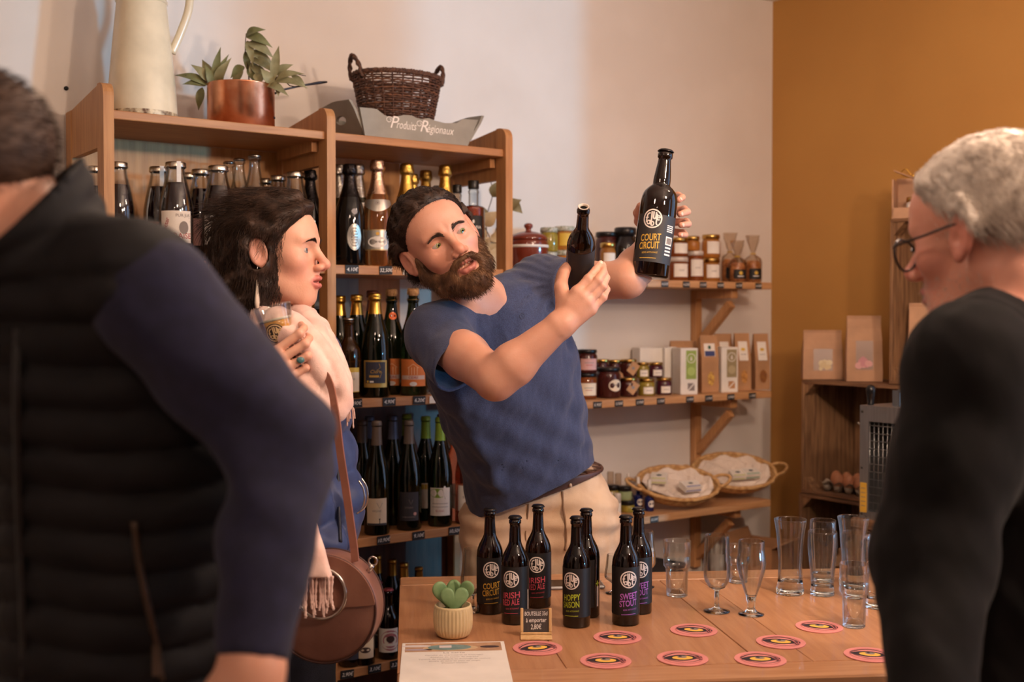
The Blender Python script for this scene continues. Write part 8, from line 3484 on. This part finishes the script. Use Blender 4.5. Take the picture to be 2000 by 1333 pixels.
# ================================================================== the man in the dark vest, close on the left
c_vest = M('dark_vest', (27, 26, 28), .7, spec=.2, col2=(21, 20, 22), scale=20, bump=.08, bscale=120)
c_knit = M('navy_knit', (31, 31, 56), .95, col2=(25, 25, 46), scale=60, bump=.2, bscale=600, sheen=.05)
fF = unit_((-.85, -.50, 0))
fR = np.cross(fF, (0, 0, 1))
fh = Head(A(-86, 385, 1.18), (-.80, -.30, -.50), (-.45, -.15, .88), 1.05)
fNK = A(62, 505, 1.215)
fSL = A(300, 580, 1.14)
fSR = fNK * 2 - fSL + np.array((0, .1, -.16))
fEL, fWR = A(546, 872, 1.17), A(492, 1296, 1.09)
FT = Sweep([A(255, 1600, 1.40), A(255, 1330, 1.38), A(272, 1120, 1.36), A(258, 860, 1.34), A(195, 690, 1.30), A(130, 585, 1.26), A(64, 515, 1.22)],
           [.170, .165, .165, .172, .160, .115, .062], [.148, .146, .146, .142, .122, .085, .060], fR)


def fj(dx, dy, dz):
 return fWR + np.array((dx, dy, dz))


hd_ = unit_(fWR - fEL)
JF = {'wrist': fWR, 'wristpts': [fj(-.020, -.012, -.018), fj(-.008, -.010, -.022), fj(.004, -.006, -.022), fj(.014, 0, -.018)],
      'index': [fj(-.040, -.035, -.078), fj(-.060, -.045, -.112), fj(-.075, -.040, -.132), fj(-.085, -.03, -.150)],
      'middle': [fj(-.020, -.032, -.084), fj(-.034, -.048, -.124), fj(-.048, -.044, -.148), fj(-.060, -.034, -.166)],
      'ring': [fj(-.002, -.026, -.082), fj(-.010, -.042, -.120), fj(-.022, -.038, -.144), fj(-.034, -.028, -.160)],
      'pinky': [fj(.014, -.016, -.076), fj(.012, -.028, -.106), fj(.004, -.026, -.124), fj(-.006, -.018, -.138)],
      'thumb': [fj(-.028, -.004, -.024), fj(-.052, -.006, -.052), fj(-.072, -.010, -.078), fj(-.088, -.012, -.098)]}


FC = A(258, 860, 1.34)
FMIR = [mirror(q, FC, fR) for q in (fSL, fEL, fWR, JF['middle'][3])]


def fg_body(P):
 d = fh(P)
 d = smin(d, Cp(P, fh.w((0, -.034, -.06)), fNK, .058, .064), .03)
 d = smin(d, Cp(P, fNK, fSL, .056, .05), .04)
 d = smin(d, smax(FT(P, -.02), 1.30 - P[:, 2], .02), .03)
 for Q in (P, mirror(P, FC, fR)):
  d = smin(d, arm(Q, fSL, fEL, fWR, (.050, .042, .034, .034, .030)), .02)
  hr = hand_sdf(Q, JF)
  hr = smin(hr, Cp(Q, fWR, (JF['wristpts'][1] + JF['wristpts'][2]) / 2, .029, .024), .015)
  d = smin(d, hr, .010)
 return d


fgm = root_person('person in a dark quilted vest and navy sleeves, cropped by the left frame edge', (fNK[0], fNK[1], 0))
lo, hi = bounds([fh.w((0, 0, .13)), fh.w((0, .13, 0)), fh.w((0, -.12, 0)), fSL, fEL, fWR, JF['middle'][3], fNK] + FMIR, .12)
sculpt('body', fg_body, lo, hi, .0045, sk_man, fgm, tint=lambda v: hand_tint(v, (JF,), fh.tint(v)))
fh.eyes(fgm, M('brown_iris', (92, 64, 44), .1, var=.05), fh.R[:, 1])


def fg_hair(P):
 Q = fh.loc(P)
 d = fh(P) / fh.s - (.006 * np.clip(hairline(Q, .006) / .018, 0, 1) ** .6) + .005 * np.clip(.15 - hairline(Q, .006) / .006, 0, 1)
 d = smax(d, np.where(Q[:, 2] < .0, Q[:, 1] - .01, -1), .004)
 d = smax(d, -El(np.stack([np.abs(Q[:, 0]), Q[:, 1], Q[:, 2]], 1), (.080, -.010, -.010), (.016, .022, .034)), .003)
 return d * fh.s


fha = sculpt('hair', fg_hair, *bounds([fh.w((0, -.03, .04))], .17), .0036, h_short, fgm, fit=0)
P0, N0 = sample_surface(fha, 6000, 5, lambda c: 1.0 + 0 * c[:, 0])
S = grow(P0, N0, lambda p, t: np.tile(-fh.R[:, 2] * .5 - fh.R[:, 1] * .4, (len(p), 1)), .010, 4, lift=1.1)
strand_mesh('hair_strands', S, .00045, h_short, fha)


def knit(P):
 up_ = chain(P, [fSL, fSL * .5 + fEL * .5, fEL], [.064, .055, .052], .03)
 fo = chain(P, [fEL, fEL * .55 + fWR * .45, fWR + (fWR - fEL) * -.02], [.051, .045, .037], .03)
 d = smin(up_, fo, .03)
 ed = np.exp(-(((P - fEL) ** 2).sum(1)) / .016)
 d = d + .004 * noise3(P, 38, 3) + .005 * np.sin((P - fEL) @ unit_(np.array((.5, -.2, .8))) * 90 + 2 * noise3(P, 18, 2)) * ed
 return smax(d, offset_plane(P, fWR + (fWR - fEL) * -.02, fWR - fEL), .004)


sculpt('navy_sleeve', knit, *bounds([fSL, fEL, fWR, fNK], .11), .005, c_knit, fgm, fit=0)
sculpt('navy_sleeve', lambda P: knit(mirror(P, FC, fR)), *bounds(FMIR, .12), .006, c_knit, fgm, fit=0)


def vest(P):
 d = FT(P, .016)
 d = smin(d, Cp(P, fNK * .6 + fSL * .4, fNK * .08 + fSL * .92 + np.array((-.008, 0, .012)), .062, .064), .05)
 t, tc, u, v = FT.coords(P)
 ph = P[:, 2] + .022 * np.sin(u * 11) + .012 * np.sin(v * 14 + 1)
 quilt = np.abs(np.sin(ph * PI / .043))
 low = np.clip((1.62 - P[:, 2]) / .05, 0, 1)
 d = d - (.0105 * quilt ** .6 - .006) * low + .0025 * noise3(P, 55, 5)
 # stand collar
 cdir = unit_(fh.w((0, -.03, -.05)) - fNK)
 w = (P - fNK) @ cdir
 rr_ = np.sqrt(np.maximum((((P - fNK) - w[:, None] * cdir) ** 2).sum(1), 1e-9))
 col = np.abs(rr_ - (.080 + .10 * np.clip(w, 0, 1))) - .009 + .002 * np.sin(w * 210)
 col = np.maximum(np.maximum(col, w - .050 - .45 * (P - fNK)[:, 0]), -.03 - w)
 d = smin(d, col, .02)
 d = smax(d, -np.maximum(Cp(P, fNK - cdir * .02, fNK + cdir * .15, .068, .084), -w - .03), .004)
 # arm hole
 ax_ = unit_(fEL - fSL)
 PM = mirror(P, FC, fR)
 d = smin(d, Cp(PM, fNK * .6 + fSL * .4, fNK * .08 + fSL * .92, .06, .064), .04)
 d = smax(d, -Cp(P, fSL + (fEL - fSL) * .10 + np.array((.01, -.02, -.01)), fSL + (fEL - fSL) * .40 + np.array((.02, -.04, 0)), .058, .066), .012)
 # front opening
 d = d + .014 * np.exp(-(u / .010) ** 2) * (v > 0)
 return smax(d, A(0, 1560, 1.28)[2] - P[:, 2], .01)


vst = sculpt('quilted_vest', vest, *bounds([FT.q[0], FT.q[0] + fR * .2, FT.q[0] - fR * .2, FT.q[0] + fF * .16, FT.q[0] - fF * .16, fNK + np.array((0, 0, .08)), fSL, fNK], .10), .005, c_vest, fgm, fit=0)
zp = on_cloth([(262, 1020), (272, 1100), (288, 1180), (306, 1260), (316, 1330)], vest, .000, .8, 1.5)
if len(zp) > 2:
 m = MB()
 m.tube(smooth_curve(zp, 5), .0038, 6)
 m.box((-.004, -.003, -.032), (.004, .003, .0), mat=Matrix.Translation(zp[-2]))
 m.build('pocket_zip', M('brass_zip', (96, 78, 66), .4, .7, var=.1), vst)
zp = on_cloth([(36, 640), (34, 760), (36, 900), (40, 1050), (46, 1200), (50, 1325)], vest, .000, .8, 1.5)
if len(zp) > 2:
 m = MB()
 m.tube(smooth_curve(zp, 5), .005, 6)
 m.build('front_zip', M('black_zip', (24, 22, 24), .5, var=.1), vst)


def fg_legs(P):
 d = None
 for s in (-1, 1):
  h_ = FT.q[0] + fR * s * .09
  q = chain(P, [h_ + np.array((0, 0, .12)), np.array((h_[0] + .02, h_[1], .50)), np.array((h_[0], h_[1], .06))], [.115, .08, .065], .03)
  d = q if d is None else smin(d, q, .02)
 d = smin(d, smax(FT(P, .0), P[:, 2] - FT.q[0][2] - .12, .01), .03)
 return smax(d, .05 - P[:, 2], .004)


sculpt('trousers', fg_legs, (FT.q[0][0] - .4, FT.q[0][1] - .4, .02), (FT.q[0][0] + .4, FT.q[0][1] + .4, 1.25), .010, c_jean, fgm, fit=0)
for s in (-1, 1):
 c = FT.q[0] + fR * s * .09
 sculpt('shoe', lambda P, c=c: smax(smin(Cp(P, (c[0] + .03, c[1], .05), (c[0] - .14, c[1] - .06, .035), .045, .036), Sp(P, np.array((c[0], c[1], .055)), .05), .03), .002 - P[:, 2], .003), (c[0] - .25, c[1] - .25, -.02), (c[0] + .15, c[1] + .15, .15), .008, c_shoe, fgm)

# ================================================================== the grey haired man on the right
c_coat = M('black_jacket', (20, 18, 19), .85, spec=.15, col2=(15, 14, 14), scale=30, bump=.15, bscale=300, sheen=.04)
oF = unit_((-.90, .38, 0))
oR = np.cross(oF, (0, 0, 1))
oh = Head(A(1886, 455, 1.50) + np.array((.052, .058, .004)), (-.64, .745, -.17), (-.12, .08, .98), 1.06, nose=1.15)
oNK = A(1992, 605, 1.60)
oSL = A(1898, 725, 1.42)
oEL, oWR = A(1822, 1085, 1.40), A(1815, 1400, 1.28)
OT = Sweep([A(2000, 1700, 1.64), A(2000, 1400, 1.63), A(2000, 1150, 1.62), A(2000, 900, 1.61), A(1998, 740, 1.60), A(1998, 650, 1.60), A(1998, 600, 1.60)],
           [.20, .20, .20, .205, .20, .14, .062], [.155, .155, .15, .145, .13, .092, .060], oR)


JO = relaxed_hand(oWR, np.array((-.2, -.1, -1)), oF, -oR)
OC = A(2000, 900, 1.61)
OMIR = [mirror(q, OC, oR) for q in (oSL, oEL, oWR, JO['middle'][3])]


def old_body(P):
 d = oh(P)
 d = smin(d, Cp(P, oh.w((0, -.034, -.06)), oNK, .060, .066), .03)
 Q = oh.loc(P)
 d = smin(d, El(Q, (0, .040, -.105), (.045, .04, .03)) * oh.s, .03)
 d = smin(d, Cp(P, oNK, oSL, .056, .05), .04)
 d = smin(d, smax(OT(P, -.02), 1.28 - P[:, 2], .02), .03)
 for Q in (P, mirror(P, OC, oR)):
  d = smin(d, arm(Q, oSL, oEL, oWR, (.052, .046, .042, .042, .030)), .02)
  d = smin(d, smin(hand_sdf(Q, JO), Cp(Q, oWR, (JO['wristpts'][1] + JO['wristpts'][2]) / 2, .029, .024), .015), .01)
 return d


old = root_person('grey haired person with glasses in a black jacket, seen from behind on the right', (oNK[0], oNK[1], 0))
lo, hi = bounds([oh.w((0, 0, .13)), oh.w((0, .13, 0)), oh.w((0, -.12, 0)), oSL, oEL, oWR, oNK, JO['middle'][3]] + OMIR, .11)
sculpt('body', old_body, lo, hi, .004, sk_old, old, tint=lambda v: oh.tint(v))
oh.eyes(old, M('brown_iris'), oh.R[:, 1])


def old_hair(P):
 Q = oh.loc(P)
 d = oh(P) / oh.s - (.011 * np.clip(hairline(Q, .008) / .02, 0, 1) ** .55) + .005 * np.clip(.15 - hairline(Q, .008) / .006, 0, 1) + .0022 * noise3(Q, 120, 4) * np.clip(hairline(Q, .008) / .012, 0, 1)
 d = smax(d, np.where(Q[:, 2] < .0, Q[:, 1] + .004, -1), .004)
 d = smax(d, -.064 - Q[:, 2] + .0, .01)
 d = smax(d, -El(np.stack([np.abs(Q[:, 0]), Q[:, 1], Q[:, 2]], 1), (.086, -.008, -.010), (.022, .024, .036)), .003)
 return d * oh.s


oha = sculpt('hair', old_hair, *bounds([oh.w((0, -.03, .04))], .18), .0036, h_white, old, fit=0)
P0, N0 = sample_surface(oha, 9000, 5, lambda c: 1.0 + 0 * c[:, 0])
S = grow(P0, N0, lambda p, t: np.tile(-oh.R[:, 2] * .7 - oh.R[:, 1] * .5, (len(p), 1)), rng.uniform(.010, .026, len(P0)), 6, lift=.55, wave=.45, wf=1.2)
strand_mesh('hair_strands', S, .0005, h_white, oha)


def stubble_src(c):
 Q = oh.loc(c)
 return ((Q[:, 2] < -.045) & (Q[:, 1] > -.01) & (Q[:, 2] > -.14)) * 1.0


bd_ = [c for c in old.children if c.name.startswith('body')][0]
P0, N0 = sample_surface(bd_, 3500, 6, stubble_src)
S = grow(P0, N0, lambda p, t: np.tile(-oh.R[:, 2], (len(p), 1)), .0045, 3, lift=1.0)
strand_mesh('stubble', S, .00028, h_white, old)
# glasses
gm_ = M('dark_frame', (44, 38, 38), .3, .4, var=.05)
m = MB()
TO = Matrix(((oh.R[0, 0], oh.R[0, 1], oh.R[0, 2], oh.c[0]), (oh.R[1, 0], oh.R[1, 1], oh.R[1, 2], oh.c[1]), (oh.R[2, 0], oh.R[2, 1], oh.R[2, 2], oh.c[2]), (0, 0, 0, 1))) @ Matrix.Scale(oh.s, 4)
for s in (-1, 1):
 m.tube([(s * .034 + .0265 * math.cos(2 * PI * i / 40), .101 - .004 * abs(math.cos(2 * PI * i / 40)), -.008 + .021 * math.sin(2 * PI * i / 40)) for i in range(40)], .0017, 8, closed=True, mat=TO)
 m.tube(smooth_curve([(s * .060, .097, .002), (s * .071, .085, .003), (s * .078, .04, .006), (s * .0805, .0, .010), (s * .079, -.016, .004), (s * .076, -.026, -.010)], 4), .0018, 8, mat=TO)
m.tube(smooth_curve([(-.009, .101, -.002), (0, .106, .002), (.009, .101, -.002)], 4), .0016, 8, mat=TO)
o = m.build('glasses_frame', gm_, old)
o.matrix_parent_inverse = Matrix.Translation(-old.location)
for s in (-1, 1):
 m = MB()
 m.lathe([(.0, -.0007), (.0255, -.0007), (.0255, .0007), (0, .0007)], 32, smooth=False, mat=TO @ Matrix.Translation((s * .034, .099, -.008)) @ Matrix.Rotation(PI / 2, 4, 'X') @ Matrix.Scale(.80, 4, (0, 1, 0)))
 o = m.build('lens', m_glass_pane, old)
 o.matrix_parent_inverse = Matrix.Translation(-old.location)


def coat(P):
 d = OT(P, .020)
 d = smin(d, Cp(P, oNK * .5 + oSL * .5, oSL, .074, .084), .05)
 for Q in (P, mirror(P, OC, oR)):
  sl_ = chain(Q, [oSL, oSL * .5 + oEL * .5, oEL], [.080, .073, .068], .03)
  sl_ = smin(sl_, Cp(Q, oEL, oWR, .066, .048), .03)
  d = smin(d, sl_, .025)
 d = d + .006 * noise3(P * np.array((1, 1, .5)), 30, 3) + .0035 * noise3(P * np.array((1, 1, .6)), 70, 9)
 cdir = unit_(oh.w((0, -.05, -.05)) - oNK + np.array((.02, -.02, 0)))
 w = (P - oNK) @ cdir
 rr_ = np.sqrt(np.maximum((((P - oNK) - w[:, None] * cdir) ** 2).sum(1), 1e-9))
 col = np.abs(rr_ - (.094 + .10 * np.clip(w, 0, 1))) - .008
 lean = (P - oNK) @ oF
 col = np.maximum(col, np.abs(w - .030 + lean * .35) - .055)
 d = smin(d, col, .012)
 d = smax(d, -np.maximum(Cp(P, oNK - cdir * .03, oNK + cdir * .16, .076, .092), -w - .04), .004)
 # the collar's turned edge and a shoulder seam
 d = d + .004 * np.exp(-((w + .006) / .004) ** 2) * (rr_ < .13)
 sm_ = (P - (oSL + (oNK - oSL) * .12)) @ unit_(oSL - oNK)
 d = d + .004 * np.exp(-(sm_ / .004) ** 2)
 return smax(d, A(0, 1640, 1.6)[2] - P[:, 2], .01)


sculpt('jacket', coat, *bounds([OT.q[0], OT.q[0] + oR * .2, OT.q[0] - oR * .2, OT.q[0] + oF * .16, OT.q[0] - oF * .16, oNK + np.array((0, 0, .1)), oSL, oEL, oWR] + OMIR, .11), .005, c_coat, old, fit=0)


def old_legs(P):
 d = None
 for s in (-1, 1):
  h_ = OT.q[0] + oR * s * .09
  q = chain(P, [h_ + np.array((0, 0, .12)), np.array((h_[0], h_[1], .50)), np.array((h_[0], h_[1], .06))], [.12, .085, .07], .03)
  d = q if d is None else smin(d, q, .02)
 d = smin(d, smax(OT(P, .0), P[:, 2] - OT.q[0][2] - .12, .01), .03)
 return smax(d, .05 - P[:, 2], .004)


sculpt('trousers', old_legs, (OT.q[0][0] - .4, OT.q[0][1] - .4, .02), (OT.q[0][0] + .4, OT.q[0][1] + .4, 1.15), .010, c_jean, old, fit=0)
for s in (-1, 1):
 c = OT.q[0] + oR * s * .09
 sculpt('shoe', lambda P, c=c: smax(smin(Cp(P, (c[0] + .03, c[1], .05), (c[0] - .14, c[1] + .06, .035), .045, .036), Sp(P, np.array((c[0], c[1], .055)), .05), .03), .002 - P[:, 2], .003), (c[0] - .25, c[1] - .15, -.02), (c[0] + .15, c[1] + .25, .15), .008, c_shoe, old)
